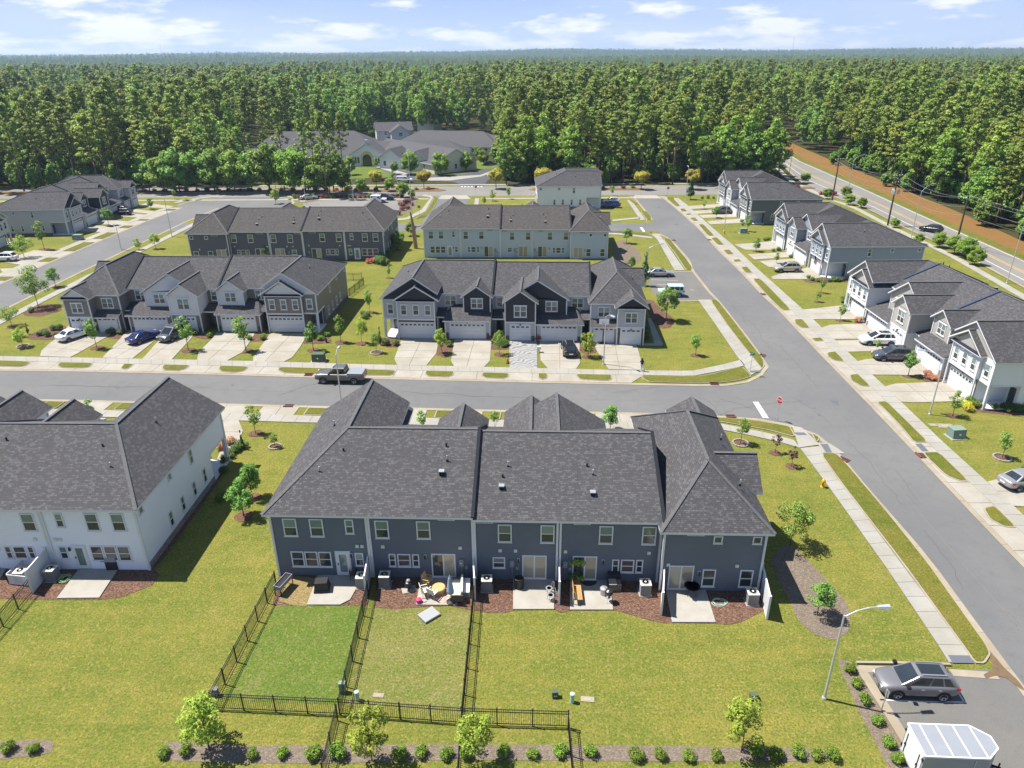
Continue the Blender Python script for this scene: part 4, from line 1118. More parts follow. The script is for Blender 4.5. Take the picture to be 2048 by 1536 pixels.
        s.roof([[(0.02, 15.0, 2.9), (1.3, 15.0, 2.9), (1.3, 12.8, 3.5), (.02, 12.8, 3.5)]], X, (), 'porch_roof')
        s.wall([(.1, .26, 14.7, 14.86, .02, 2.85, 3)], X, 'porch_column')
        s.window('front', X(5.5), 14.2, 3.85, 1.62, 1.42, 2, head=.08, b=.11); s.window('front', X(1.75), 12.8, 3.8, 1.62, 1.42, 2, head=.08, b=.11)
        s.garage(X(4.3), 15.6, 4.6); s.lamp('front', X(4.3), 15.6, 2.45); s.door('front', X(.68), 12.8, 'door_dark', 'glass_dark')
        s.corner([(X(1.3), 15.58, 2.6), (X(7.3), 15.58, 2.6), (X(3.7), 14.2, 5.45), (X(7.3), 14.2, 5.45)])
        for u in (1.0, 3.95): s.window('back', X(u), 0, 3.5, .98, 1.5)
        s.slot(X(5.6), 0)
        s.window('back', X(1.55), 0, 1.0, .5, 1.12, up='glass_dark'); s.window('back', X(2.4), 0, 1.0, .95, 1.12, up='glass_dark'); s.window('back', X(3.25), 0, 1.0, .5, 1.12, up='glass_dark')
        s.slider(X(5.25), 0); s.lamp('back', X(3.95), 0, 1.95); s.vent('back', X(.95), 0, 2.75); s.vent('back', X(6.5), 0, 2.75); s.meter(X(6.55), 0)
        s.corner([(X(.09), -.02, 5.45), (X(7.42), -.02, 5.45)])
    def unit_34(s, x0, m=1, main=True):
        W = 13.2; X = (lambda u: x0 + u) if m > 0 else (lambda u: x0 + W - u)
        s.wall([(0, 13.2, 0, 12.8, .02, 5.5, 0), (1.9, 5.9, 12.8, 16.0, .02, 2.75, 4), (1.9, 5.9, 12.8, 16.0, 2.75, 5.5, 1), (5.92, 10, 12.8, 14.4, 3.0, 5.5, 1), (6.1, 12, 12.8, 16.0, .02, 2.6, 4), (6.1, 12, 12.8, 14.8, 2.6, 3.05, 4)], X)
        for q in ((1.9, 2.4), (5.4, 5.9), (11.5, 12)): s.wall([(q[0], q[1], 16.0, 16.04, .02, .9, 2)], X, 'stone_base')
        s.wall([(1.88, 5.92, 15.98, 16.05, 2.68, 2.86, 3)], X, 'trim_band')
        s.gable_wall([(1.9, 5.45), (5.9, 5.45), (3.9, 7.0)], 15.7, 16.0, X)
        s.gable_wall([(2.9, 5.95), (10, 5.45), (6.1, 7.95)], 14.1, 14.4, X)
        s.gable_roof(1.5, 3.9, 6.3, 5.5, 7.2, 16.4, 9.2, X)
        s.gable_roof(2.4, 6.1, 10.4, 5.9, 8.2, 14.8, 7.6, X, True, 5.5)
        if main:
            s.roof([[(0, -.4, 5.6), (13.2, -.4, 5.6), (13.2, 7, 8.6), (0, 7, 8.6)]], X, [((0, 7, 8.6), (13.2, 7, 8.6))])
            s.roof([[(0, 7, 8.58), (13.2, 7, 8.58), (13.2, 13.2, 5.6), (0, 13.2, 5.6)]], X)
        s.roof([[(5.95, 16.4, 2.68), (12.35, 16.4, 2.68), (11.2, 12.8, 4.0), (5.95, 12.8, 4.0)], [(12.35, 16.4, 2.68), (12.35, 12.8, 2.68), (11.2, 12.8, 4.0)]], X, (), 'garage_roof')
        s.roof([[(0.02, 15.0, 2.9), (1.88, 15.0, 2.9), (1.88, 12.8, 3.5), (.02, 12.8, 3.5)]], X, (), 'porch_roof')
        s.roof([[(12.0, 14.6, 2.9), (13.18, 14.6, 2.9), (13.18, 12.8, 3.5), (12.0, 12.8, 3.5)]], X, (), 'porch_roof')
        s.window('front', X(.95), 12.8, 3.8, .9, 1.42, head=.08, b=.11); s.window('front', X(3.9), 16.0, 3.5, 1.7, 1.6, 2, head=.08, b=.11)
        s.window('front', X(8.0), 14.4, 3.8, 1.62, 1.42, 2, head=.08, b=.11); s.window('front', X(11.5), 12.8, 3.8, 1.62, 1.42, 2, head=.08, b=.11)
        s.garage(X(3.9), 16.0, 2.5); s.garage(X(9.05), 16.0, 4.6); s.lamp('front', X(3.9), 16.05, 2.52); s.lamp('front', X(9.05), 16.0, 2.45)
        s.door('front', X(.95), 12.8, 'door_dark', 'glass_dark'); s.door('front', X(12.6), 12.8, 'door_dark', 'glass_dark')
        s.corner([(X(1.9), 15.99, 5.45), (X(5.9), 15.99, 5.45), (X(12), 15.98, 2.6), (X(10), 14.38, 5.45)])
        for u in (2.2, 5.2, 9.3, 12.3): s.window('back', X(u), 0, 3.5, .98, 1.5)
        s.slot(X(.8), 0); s.slot(X(7.6), 0)
        s.window('back', X(1.75), 0, 1.2, .9, .95); s.slider(X(4.3), 0, g=('glass_cream', 'glass_cream')); s.slider(X(7.9), 0, g=('glass_dark', 'glass_cream'))
        for u, w in ((10.1, .5), (10.95, .95), (11.8, .5)): s.window('back', X(u), 0, 1.0, w, 1.12, up='glass_dark')
        s.lamp('back', X(3.15), 0, 1.95); s.lamp('back', X(9.2), 0, 1.95); s.meter(X(2.7), 0); s.meter(X(6.5), 0)
        for u in (1.85, 2.95, 6.5, 12.4): s.vent('back', X(u), 0, 2.75)
        s.corner([(X(.08), -.02, 5.45), (X(5.9), -.02, 5.45), (X(6.12), -.02, 5.45), (X(13.12), -.02, 5.45)])
    def unit_H(s, x0):
        X = lambda u: x0 + u
        s.wall([(0, 6.9, -.85, 13.5, .02, 5.5, 0), (0, 3.4, 13.5, 15.4, .02, 5.5, 0), (3.4, 6.9, 13.5, 16.9, .02, 5.5, 0), (.1, 3.38, 15.4, 16.4, .02, 2.6, 4)], X)
        s.wall([(3.4, 6.92, 16.9, 16.93, .02, 2.7, 2), (6.9, 6.93, 15.9, 16.9, .02, 2.7, 2)], X, 'stone_cladding')
        s.wall([(3.38, 6.95, 16.88, 16.96, 2.68, 2.86, 3)], X, 'trim_band')
        s.wall([(6.9, 6.95, -.6, 13.4, 0.02, .5, 2)], X, 'stone_base')
        s.gable_wall([(3.4, 5.45), (6.9, 5.45), (5.15, 6.7)], 16.6, 16.9, X)
        r = s.roof([[(-.4, -1.25, 5.6), (7.3, -1.25, 5.6), (3.45, 3.4, 8.6)], [(7.3, -1.25, 5.6), (7.3, 15.8, 5.6), (3.45, 11.2, 8.6), (3.45, 3.4, 8.6)],
                    [(7.3, 15.8, 5.6), (-.4, 15.8, 5.6), (3.45, 11.2, 8.6)], [(-.4, 15.8, 5.6), (-.4, -1.25, 5.6), (3.45, 3.4, 8.6), (3.45, 11.2, 8.6)]], X,
                   [((-.4, -1.25, 5.6), (3.45, 3.4, 8.6)), ((7.3, -1.25, 5.6), (3.45, 3.4, 8.6)), ((3.45, 3.4, 8.6), (3.45, 11.2, 8.6)), ((7.3, 15.8, 5.6), (3.45, 11.2, 8.6)), ((-.4, 15.8, 5.6), (3.45, 11.2, 8.6))])
        s.gable_roof(2.95, 5.15, 7.35, 5.52, 6.95, 17.3, 12.4, X)
        # side bay with its own cross gable
        s.roof([[(3.4, 5.9, 7.75), (7.75, 5.9, 7.75), (7.75, 3.4, 5.85), (3.4, 3.4, 5.85)], [(3.4, 5.9, 7.75), (7.75, 5.9, 7.75), (7.75, 8.4, 5.85), (3.4, 8.4, 5.85)]], X, [((3.4, 5.9, 7.75), (7.75, 5.9, 7.75))])
        mb = s.mb(); mb.hexa([(X(6.6), y, z + s.dz) for y, z in ((3.7, 5.4), (8.1, 5.4), (5.9, 7.5))], [(X(7.3), y, z + s.dz) for y, z in ((3.7, 5.4), (8.1, 5.4), (5.9, 7.5))], 1); mb.build('gable_wall', s.M, s.root)
        s.wall([(6.9, 7.3, 3.7, 8.1, .02, 5.45, 0)], X)
        s.roof([[(-.1, 16.75, 2.68), (3.38, 16.75, 2.68), (3.38, 15.4, 3.4), (-.1, 15.4, 3.4)]], X, (), 'garage_roof')
        s.roof([[(3.35, 17.25, 5.4), (6.95, 17.25, 5.4), (6.95, 16.9, 5.62), (3.35, 16.9, 5.62)]], X, (), 'pent_roof', .08, MAT['dark_strip'])
        s.window('front', X(1.7), 15.4, 3.6, 1.62, 1.45, 2, head=.08, b=.11); s.window('front', X(5.15), 16.9, 3.35, 1.62, 1.45, 2, head=.08, b=.11)
        s.garage(X(1.72), 16.4, 2.5); s.garage(X(5.2), 16.93, 2.5); s.lamp('front', X(1.72), 16.4, 2.45); s.lamp('front', X(5.2), 16.95, 2.5)
        s.corner([(X(0), 15.4, 5.45), (X(3.42), 16.89, 5.45), (X(6.88), 16.89, 5.45), (X(.1), 16.38, 2.6), (X(.0), -.86, 5.45), (X(6.88), -.86, 5.45)])
        s.slot(X(2.1), -.85)
        for u in (3.65, 6.3): s.window('back', X(u), -.85, 4.5, .62, .6, 1, 1, up='glass_dark')
        s.slider(X(1.4), -.85, g=('glass_cream', 'glass_cream'))
        for u in (3.35, 5.95): s.window('back', X(u), -.85, .75, .92, 1.5, up='glass_dark')
        s.lamp('back', X(2.65), -.85, 1.95); s.vent('back', X(.45), -.85, 2.6); s.vent('back', X(5.2), -.85, 2.6)
        for y, z in ((1.0, 1.0), (10.2, 1.0)): s.window('hi', X(6.9), y, z, .6, 1.35)
        for y in (1.2, 10.5): s.window('hi', X(6.9), y, 3.7, .62, 1.3)
        s.pipe(r, X(5.6), 2.2, 6.95, 0); s.pipe(r, X(5.9), 9.2, 6.75, 0)
    def full(s, step=-.17, far='H'):
        s.dz = 0; r = s.unit_A(0, 1, 14.4); s.unit_2(6.9)
        s.pipe(r, 11.9, 3.0, 7.05, 1); s.pipe(r, 12.2, 4.1, 7.5, 0); s.pipe(r, 12.0, 5.4, 8.0, 2)
        s.dz = step; s.unit_34(14.4); rr = s.root.children[-1]
        r2 = [c for c in s.root.children if c.name.startswith('roof')][-1]
        for x, y, k in ((16.7, 3.9, 0), (16.3, 2.1, 1), (16.35, 3.0, 2), (22.5, 4.0, 2), (22.9, 3.3, 0), (22.8, 1.7, 1)): s.pipe(r2, x, y, 5.72 + y * .405 + s.dz + .05, k)
        s.dz = 2 * step
        if far == 'H': s.unit_H(27.6)
        else: s.unit_A(27.6, -1, 27.6)
        s.firestrip(14.4, 0, step); s.firestrip(27.6, step, 2 * step); s.dz = 0
    def short(s, step=-.15):
        s.dz = 0; s.unit_A(0, 1, 6.9 + 6.6); s.dz = 0
        s.unit_34(6.9, -1); s.unit_A(20.1, -1, 13.5); s.dz = 0
    def pair(s):
        s.dz = 0; s.unit_A(0, 1, 6.95); s.unit_A(6.9, -1, 6.85)

def sid(k, c): MAT[k] = m_siding(k, c)
sid('sd_navy', (0.122, 0.142, 0.178)); sid('sd_pale', (0.79, 0.80, 0.88)); sid('sd_taupe', (0.20, 0.182, 0.165)); sid('sd_white', (0.75, 0.755, 0.77))
sid('sd_lgrey', (0.43, 0.435, 0.455)); sid('sd_black', (0.035, 0.038, 0.045)); sid('sd_slate', (0.118, 0.118, 0.145)); sid('sd_blue', (0.46, 0.51, 0.58))
sid('sd_greige', (0.40, 0.38, 0.345)); sid('sd_bgrey', (0.31, 0.355, 0.42)); sid('sd_dkgrey', (0.15, 0.155, 0.165)); sid('sd_snow', (0.74, 0.74, 0.75)); sid('sd_cream', (0.72, 0.68, 0.55))
sid('sd_softwhite', (0.62, 0.61, 0.62)); sid('sd_grey2', (0.28, 0.30, 0.33))

R = Row('town_house_row', 'dark blue-grey rear of the nearest row in the centre, dark shingle roof', G(560, 1150), -2.1, 1, 1, 'sd_navy', 'sd_navy', 'stone_a', 'shingle'); R.full(); ROW_B1 = R
R = Row('town_house_row', 'pale lilac-grey row cut off by the left edge beside the lawn', G(300, 1140), -1.2, -1, 1, 'sd_pale', 'sd_pale', 'stone_b', 'shingle', 'blue_strip'); R.full(); ROW_B0 = R
R = Row('town_house_row', 'taupe row with whitish gables and white garage doors at centre left', (-25.9, 108.1), -2.5, -1, -1, 'sd_taupe', 'sd_softwhite', 'stone_a', 'shingle'); R.full()
R = Row('town_house_row', 'light grey row with black gables and white garage doors in the centre', (-16.2, 105.9), -3.3, 1, -1, 'sd_lgrey', 'sd_black', 'stone_a', 'shingle'); R.full()
R = Row('town_house_row', 'dark slate rear of the row behind the taupe row', G(770, 520), -1.4, -1, 1, 'sd_slate', 'sd_slate', 'stone_a', 'shingle_brown'); R.full(); R.root.scale = (1.05, 1, 1)
R = Row('town_house_row', 'pale blue rear of the row behind the black gabled row', G(850, 515), -1.5, 1, 1, 'sd_blue', 'sd_blue', 'stone_a', 'shingle_brown'); R.full()
R = Row('town_house_row', 'plain white end of the short house by the avenue', G(1075, 418), 90, 1, -1, 'sd_snow', 'sd_snow', 'stone_b', 'shingle'); R.pair()
R = Row('town_house_row', 'white row with grey gables at the right edge beside the street', (65.8, 67.6), 90, 1, 1, 'sd_white', 'sd_greige', 'stone_b', 'shingle', 'blue_strip'); R.full(far='A')
R = Row('town_house_row', 'blue-grey and white row with a flag, middle of the right side', (69.0, 117.0), 90, 1, 1, 'sd_bgrey', 'sd_grey2', 'stone_b', 'shingle', lower='sd_white'); R.short()
R = Row('town_house_row', 'dark grey row farthest up the right side by the highway', (69.2, 160.2), 90, 1, 1, 'sd_dkgrey', 'sd_lgrey', 'stone_b', 'shingle', lower='sd_lgrey'); R.short()
R = Row('town_house_row', 'light grey row with black gables at the far left by the woods', (-111.5, 152.8), 94.4, 1, -1, 'sd_lgrey', 'sd_black', 'stone_a', 'shingle'); R.full()
p_ = G(36, 487)
R = Row('town_house_row', 'pale row whose corner shows at the left edge', (p_.x - 15.8, p_.y - 34.4), 92, 1, -1, 'sd_softwhite', 'sd_lgrey', 'stone_a', 'shingle'); R.full(far='A')
# ------------------------------------------------------------------ planting
rng = np.random.default_rng(11)
def quads_mesh(name, C, N, S, mat, var, aspect=0.75, soft=None):
    n = len(C)
    N = N / np.maximum(1e-6, np.linalg.norm(N, axis=1))[:, None]
    if soft is not None: N = N * np.where((N * soft).sum(1) < 0, -1, 1)[:, None]
    A = np.cross(N, rng.normal(size=(n, 3))); A /= np.maximum(1e-6, np.linalg.norm(A, axis=1))[:, None]
    B = np.cross(N, A)
    a = A * (S * 0.5)[:, None]; b = B * (S * 0.5 * aspect)[:, None]
    bend = N * (S * 0.12)[:, None]
    V = np.stack([C - a - bend, C - b * 1.0, C + a - bend, C + b], axis=1).reshape(-1, 3)
    me = bpy.data.meshes.new(name)
    me.vertices.add(4 * n); me.vertices.foreach_set('co', V.astype(np.float32).ravel())
    me.loops.add(4 * n); me.loops.foreach_set('vertex_index', np.arange(4 * n, dtype=np.int32).reshape(-1, 4)[:, ::1].ravel())
    me.polygons.add(n); me.polygons.foreach_set('loop_start', np.arange(0, 4 * n, 4, dtype=np.int32)); me.polygons.foreach_set('loop_total', np.full(n, 4, dtype=np.int32))
    at = me.attributes.new('leafvar', 'FLOAT', 'FACE'); at.data.foreach_set('value', var.astype(np.float32))
    me.materials.append(mat); me.update(); me.validate()
    if soft is not None:
        q = soft / np.maximum(1e-6, np.linalg.norm(soft, axis=1))[:, None]
        me.normals_split_custom_set(np.repeat(q, 4, axis=0).astype(np.float32).tolist())
    return me
def cloud(clusters, per, spread, size, up=0.5, jitter=0.8, centre=None):
    """leaf quads round cluster centres; clusters: (x,y,z,r)"""
    C = []; N = []; S = []; V = []; Q = []
    for (x, y, z, r) in clusters:
        k = max(8, int(per * r * r))
        d = rng.normal(size=(k, 3)); d /= np.linalg.norm(d, axis=1)[:, None]
        rad = r * rng.uniform(0.45, 1.0, size=k) ** 0.6
        p = d * rad[:, None] * np.array([1, 1, spread]) + np.array([x, y, z])
        nn = d + np.array([0, 0, up]) + rng.normal(size=(k, 3)) * (jitter * .55)
        Q.append(d * .75 + np.array([0, 0, .65]) + rng.normal(size=(k, 3)) * .3); C.append(p); N.append(nn); S.append(size * rng.uniform(0.6, 1.35, k)); V.append(np.clip(rng.normal(0.5, 0.28, k), 0, 1))
    return np.concatenate(C), np.concatenate(N), np.concatenate(S), np.concatenate(V), np.concatenate(Q)
L_ = dict(
    maple=m_leaf('leaf_maple', (0.244, 0.387, 0.051), (0.488, 0.569, 0.092), 0.4, (0.42, 0.44, 0.09)),
    green=m_leaf('leaf_green', (0.119, 0.248, 0.047), (0.262, 0.446, 0.092), 0.3),
    oak=m_leaf('leaf_oak', (0.151, 0.278, 0.051), (0.352, 0.504, 0.100), 0.3),
    purple=m_leaf('leaf_purple', (0.077, 0.035, 0.039), (0.194, 0.088, 0.077), 0.2),
    yellow=m_leaf('leaf_yellow', (0.310, 0.310, 0.039), (0.581, 0.504, 0.077), 0.3, (0.34, 0.20, 0.04)),
    shrub=m_leaf('leaf_shrub', (0.075, 0.15, 0.02), (0.21, 0.32, 0.03), 0.25, (0.32, 0.36, 0.04)),
    box=m_leaf('leaf_box', (0.068, 0.126, 0.027), (0.155, 0.232, 0.049), 0.2),
    red=m_leaf('leaf_red', (0.426, 0.057, 0.057), (0.600, 0.116, 0.116), 0.25),
    coral=m_leaf('leaf_coral', (0.426, 0.174, 0.098), (0.600, 0.310, 0.174), 0.25),
    maroon=m_leaf('leaf_maroon', (0.116, 0.043, 0.043), (0.232, 0.077, 0.068), 0.2),
    gold=m_leaf('leaf_gold', (0.600, 0.542, 0.039), (0.600, 0.600, 0.077), 0.25),
    spruce=m_leaf('leaf_spruce', (0.057, 0.106, 0.049), (0.145, 0.222, 0.098), 0.15),
    cypress=m_leaf('leaf_cypress', (0.049, 0.098, 0.029), (0.098, 0.165, 0.043), 0.15),
    pine=m_leaf('leaf_pine', (0.115, 0.17, 0.033), (0.32, 0.405, 0.07), 0.25),
    pine2=m_leaf('leaf_pine2', (0.165, 0.215, 0.036), (0.40, 0.465, 0.078), 0.25),
    decid=m_leaf('leaf_decid', (0.125, 0.225, 0.032), (0.33, 0.46, 0.066), 0.3),
    decid2=m_leaf('leaf_decid2', (0.110, 0.206, 0.036), (0.290, 0.436, 0.077), 0.3),
    under=m_leaf('leaf_under', (0.100, 0.189, 0.031), (0.252, 0.403, 0.064), 0.25))
def tree_mesh(kind, seed, h, cr, cb, leaf, size, per, nclus, up=0.5, spread=0.85, trunk_r=0.06, shape='round'):
    """returns crown mesh, trunk mesh for a broadleaf tree of height h, crown radius cr, crown base cb"""
    rnd = random.Random(seed); cl = []
    zc = (h + cb) / 2; rz_ = (h - cb) / 2
    for i in range(nclus):
        for _ in range(30):
            x, y, z = rnd.uniform(-1, 1), rnd.uniform(-1, 1), rnd.uniform(-1, 1)
            if x * x + y * y + z * z <= 1 and x * x + y * y + z * z > 0.12: break
        w = 1.0
        if shape == 'oval': w = 0.75 + 0.25 * (1 - abs(z))
        if shape == 'cone': w = max(0.12, (1 - z) / 2)
        if shape == 'vase': w = 0.55 + 0.45 * (z + 1) / 2
        r = cr * rnd.uniform(0.2, 0.42) * (1 if shape != 'cone' else max(.5, w + .3))
        cl.append((x * cr * w * 0.85, y * cr * w * 0.85, zc + z * rz_ * 0.88, r))
    cl.append((0, 0, h - cr * 0.22, cr * 0.3))
    C, N, S, V, Q = cloud(cl, per, spread, size, up)
    crown = quads_mesh('crown', C, N, S, L_[leaf], V, .75, Q)
    mb = MB(); mb.tube((0, 0, 0), (0, 0, cb), trunk_r, 7, 0, trunk_r * .75); mb.tube((0, 0, cb), (0, 0, h * .93), trunk_r * .75, 6, 0, trunk_r * .15)
    for x, y, z, r in cl[:9]:
        mb.tube((0, 0, cb + (z - cb) * .35), (x, y, z), trunk_r * .4, 5, 0, trunk_r * .1)
    return crown, mb.mesh('trunk', MAT['bark'], True)
PROTO = {}
def proto(key, fn):
    if key not in PROTO: PROTO[key] = fn()
    return PROTO[key]
KINDS = dict(  # height 4 prototypes
    maple=lambda s: tree_mesh('maple', s, 4.0, 1.35, 0.9, 'maple', 0.155, 540, 24, trunk_r=.05),
    young=lambda s: tree_mesh('young', s, 4.0, 1.15, 1.25, 'oak', 0.155, 480, 22, trunk_r=.045, shape='vase'),
    green=lambda s: tree_mesh('green', s, 4.0, 1.3, 0.9, 'green', 0.15, 640, 30, trunk_r=.06),
    airy=lambda s: tree_mesh('airy', s, 4.0, 1.7, 0.9, 'oak', 0.15, 290, 30, trunk_r=.045),
    oval=lambda s: tree_mesh('oval', s, 4.0, 1.05, 0.9, 'green', 0.15, 800, 28, trunk_r=.06, shape='oval'),
    purple=lambda s: tree_mesh('purple', s, 4.0, 1.0, 1.3, 'purple', 0.24, 240, 14, trunk_r=.05),
    umbrella=lambda s: tree_mesh('umbrella', s, 4.0, 2.3, 1.7, 'yellow', 0.2, 480, 40, trunk_r=.1, spread=.6, shape='vase'),
    spruce=lambda s: tree_mesh('spruce', s, 4.0, 1.35, 0.25, 'spruce', 0.22, 420, 34, trunk_r=.08, up=.1, shape='cone'),
    cypress=lambda s: tree_mesh('cypress', s, 4.0, .95, 0.1, 'cypress', 0.2, 800, 30, trunk_r=.06, up=.6, shape='cone'),
    broad=lambda s: tree_mesh('broad', s, 4.0, 1.6, 0.7, 'decid', 0.17, 620, 46, trunk_r=.07),
    dark=lambda s: tree_mesh('dark', s, 4.0, 1.45, 0.6, 'decid2', 0.17, 640, 46, trunk_r=.07))
def add_tree(kind, base, height, label, group, name='tree', cat='tree', widen=1.0, variant=None):
    v = random.randrange(4) if variant is None else variant
    crown, trunk = proto((kind, v), lambda: KINDS[kind](v * 17 + len(kind)))
    k = height / 4.0
    root = empty(name, (base[0], base[1], 0), random.uniform(0, 6.28), label, cat, group)
    root.scale = (k * widen, k * widen, k)
    put('crown', crown, root); put('trunk', trunk, root)
    return root
RINGS = ('trees on the right side of the diagonal street', 'trees before the black gabled row', 'trees before the taupe row', 'trees along the left street', 'trees beside the near row', 'trees in the gap between the rear rows')
def tree_px(kind, bx, by, ty, label, group='young street trees', **kw):
    b = G(bx, by); h = max(1.2, height_at(b, bx, ty))
    if group in RINGS and kind not in ('cypress', 'spruce') and 'gravel' not in label and 'spreading' not in label: mulch_ring(b, .3 + .13 * h, 'ring' in label)
    return add_tree(kind, b, h, label, group, **kw)
ORD = ['first', 'second', 'third', 'fourth', 'fifth', 'sixth', 'seventh', 'eighth', 'ninth', 'tenth', 'eleventh', 'twelfth', 'thirteenth', 'fourteenth', 'fifteenth', 'sixteenth',
       'seventeenth', 'eighteenth', 'nineteenth', 'twentieth', 'twenty-first', 'twenty-second', 'twenty-third', 'twenty-fourth', 'twenty-fifth', 'twenty-sixth', 'twenty-seventh', 'twenty-eighth', 'twenty-ninth', 'thirtieth'] + [f'{a}-{b}' for a in ('thirty', 'forty', 'fifty', 'sixty') for b in ('first', 'second', 'third', 'fourth', 'fifth', 'sixth', 'seventh', 'eighth', 'ninth')]
T = tree_px; gB = 'trees in the gravel bed along the bottom'
T('maple', 419, 1499, 1396, 'bushy yellow-green maple by the fence corner, leftmost of the bottom bed', gB, widen=1.0)
T('maple', 744, 1522, 1413, 'yellow-green maple in the bottom bed left of the black double fence', gB, widen=.85)
T('maple', 949, 1519, 1427, 'yellow-green maple over the end of the black fence run', gB, widen=.85)
T('maple', 1482, 1505, 1406, 'yellow-green maple in the bottom bed below the green utility box', gB, widen=.85)
gR = 'trees beside the near row'
T('green', 1634, 1230, 1165, 'small green tree in the oval gravel bed right of the near row', gR)
T('airy', 1580, 1092, 1004, 'spreading dark green tree at the right corner of the near row', gR, widen=.9)
T('green', 488, 1033, 958, 'front one of two leafy trees between the near rows', gR)
T('green', 505, 996, 927, 'rear one of two leafy trees between the near rows', gR, widen=.9)
T('young', 511, 867, 809, 'thin tree by the sidewalk left of the near row', gR)
T('young', 550, 894, 866, 'knee-high sapling in a ring left of the near row', gR, widen=1.3)
T('young', 1481, 887, 836, 'green sapling in a mulch ring behind the near row corner', gR)
T('purple', 1550, 906, 868, 'purple-leaved sapling nearer the stop sign', gR)
T('purple', 1583, 933, 892, 'purple-leaved sapling nearer the yellow hydrant', gR)
T('young', 700, 856 - 6, 818, 'shrubby tree showing over the roof valley of the near row', gR) if False else None
T('young', 845, 862, 820, 'tree top showing left of the small front gable of the near row', gR)
T('young', 990, 858, 821, 'tree top showing right of the small front gable of the near row', gR)
T('green', 1220, 862, 811, 'tree top showing between the front gables of the near row', gR)
T('young', 183, 840, 797, 'tree top showing behind the pale row roof at left', gR)
gS = 'trees on the right side of the diagonal street'
T('young', 2004, 916, 864, 'small tree in a round mulch ring at the right edge', gS)
T('young', 1905, 832, 781, 'tree beside the lamp post on the right lawn', gS, widen=1.1)
T('oval', 1816, 752, 701, 'dense oval tree beside the dark parked car', gS)
T('young', 1680, 641, 607, 'light tree between two driveways of the white row', gS)
T('young', 1753, 700, 678, 'sapling beside the white parked car', gS)
T('green', 1512, 503, 475, 'round tree before the flag row, farther drive', gS)
T('young', 1552, 527, 505, 'low tree before the flag row, nearer drive', gS, widen=1.2)
T('young', 1642, 586, 552, 'slim sapling on the lawn before the flag row', gS, widen=.8)
T('young', 1634, 604, 584, 'low leafy clump on the lawn before the white row', gS, widen=1.3)
T('young', 1408, 419, 399, 'small tree before the dark grey row, far drive', gS)
T('green', 1432, 436, 412, 'small tree by the dark car of the dark grey row', gS)
T('young', 1494, 463, 430, 'slim tree at the corner of the dark grey row', gS)
T('spruce', 1380, 399, 357, 'tall blue-green spruce by the avenue corner', gS, widen=.85)
T('spruce', 1288, 572, 505, 'narrow conifer behind the silver parked car', gS, widen=.6)
gC = 'trees before the black gabled row'
T('young', 1391, 711, 667, 'small tree alone on the corner lawn', gC)
T('green', 1332, 642, 574, 'large round dark tree beside the small car park', gC)
T('maple', 884, 707, 656, 'small tree between the two left driveways of the black gabled row', gC, widen=.8)
T('maple', 1176, 714, 664, 'small tree beside the black car driveway', gC, widen=.9)
T('airy', 999, 709, 660, 'sparse thin tree beside the marbled driveway', gC, widen=.6)
T('young', 753, 706, 664, 'sapling in a mulch ring at the left driveway of the black gabled row', gC, widen=.8)
T('maple', 724, 687, 635, 'thin yellow-green sapling in the gap between the centre rows, right one', gC, widen=.7)
T('young', 682, 685, 629, 'thin sapling in the gap between the centre rows, left one', gC, widen=.8)
T('oval', 627, 701, 643, 'oval dark tree beside the right driveway of the taupe row', gC, widen=.9)
T('cypress', 761, 690, 653, 'narrow dark cypress at the porch of the black gabled row', gC, widen=.55)
T('cypress', 652, 685, 658, 'narrow dark cypress at the porch of the taupe row', gC, widen=.6)
T('young', 740, 625, 578, 'slim shrub-tree at the side of the black gabled row', gC, widen=.7)
gT = 'trees before the taupe row'
T('young', 492, 702, 632, 'tree before the fourth garage of the taupe row', gT)
T('young', 377, 701, 631, 'tree beside the grey van driveway', gT, widen=.9)
T('young', 194, 696, 637, 'tree beside the white car driveway', gT, widen=.9)
T('maple', 46, 693, 655, 'small tree in a stone ring at the left end of the taupe row', gT, widen=1.1)
T('airy', 24, 652, 610, 'airy tree at the left edge by the street corner', gT)
T('airy', 77, 614, 530, 'tall airy tree at the corner of the taupe row', gT, widen=.75)
T('green', 112, 574, 534, 'dense small tree behind the airy corner tree', gT)
T('cypress', 57, 668, 646, 'dark cypress clump at the left end of the taupe row', gT, widen=.8)
gL = 'trees along the left street'
T('airy', 49, 516, 468, 'wide airy tree before the row at the left edge', gL)
T('young', 89, 499, 440, 'tree on the lawn before the far left row', gL, widen=.8)
T('green', 218, 451, 415, 'round tree at the drives of the far left row', gL)
T('green', 302, 418, 395, 'small round tree at the end of the far left row', gL)
T('maple', 312, 498, 466, 'small tree behind the taupe roof, right one', gL)
T('maple', 277, 500, 476, 'small tree behind the taupe roof, left one', gL)
T('young', 535, 520, 490, 'tree top between the taupe roof and the slate row', gL)
gG = 'trees in the gap between the rear rows'
T('dark', 796, 500, 460, 'bushy dark tree at the right end of the slate row', gG)
T('dark', 822, 472, 443, 'bushy tree behind the dead trunk', gG)
T('young', 778, 556, 530, 'sapling on the lawn behind the black gabled row', gG, widen=.7)
T('green', 1253, 487, 455, 'small tree at the right end of the pale blue row', gG)
T('green', 1262, 540, 512, 'leafy bush-tree behind the black gabled row', gG)
gM = 'yellow-green umbrella trees of the avenue'
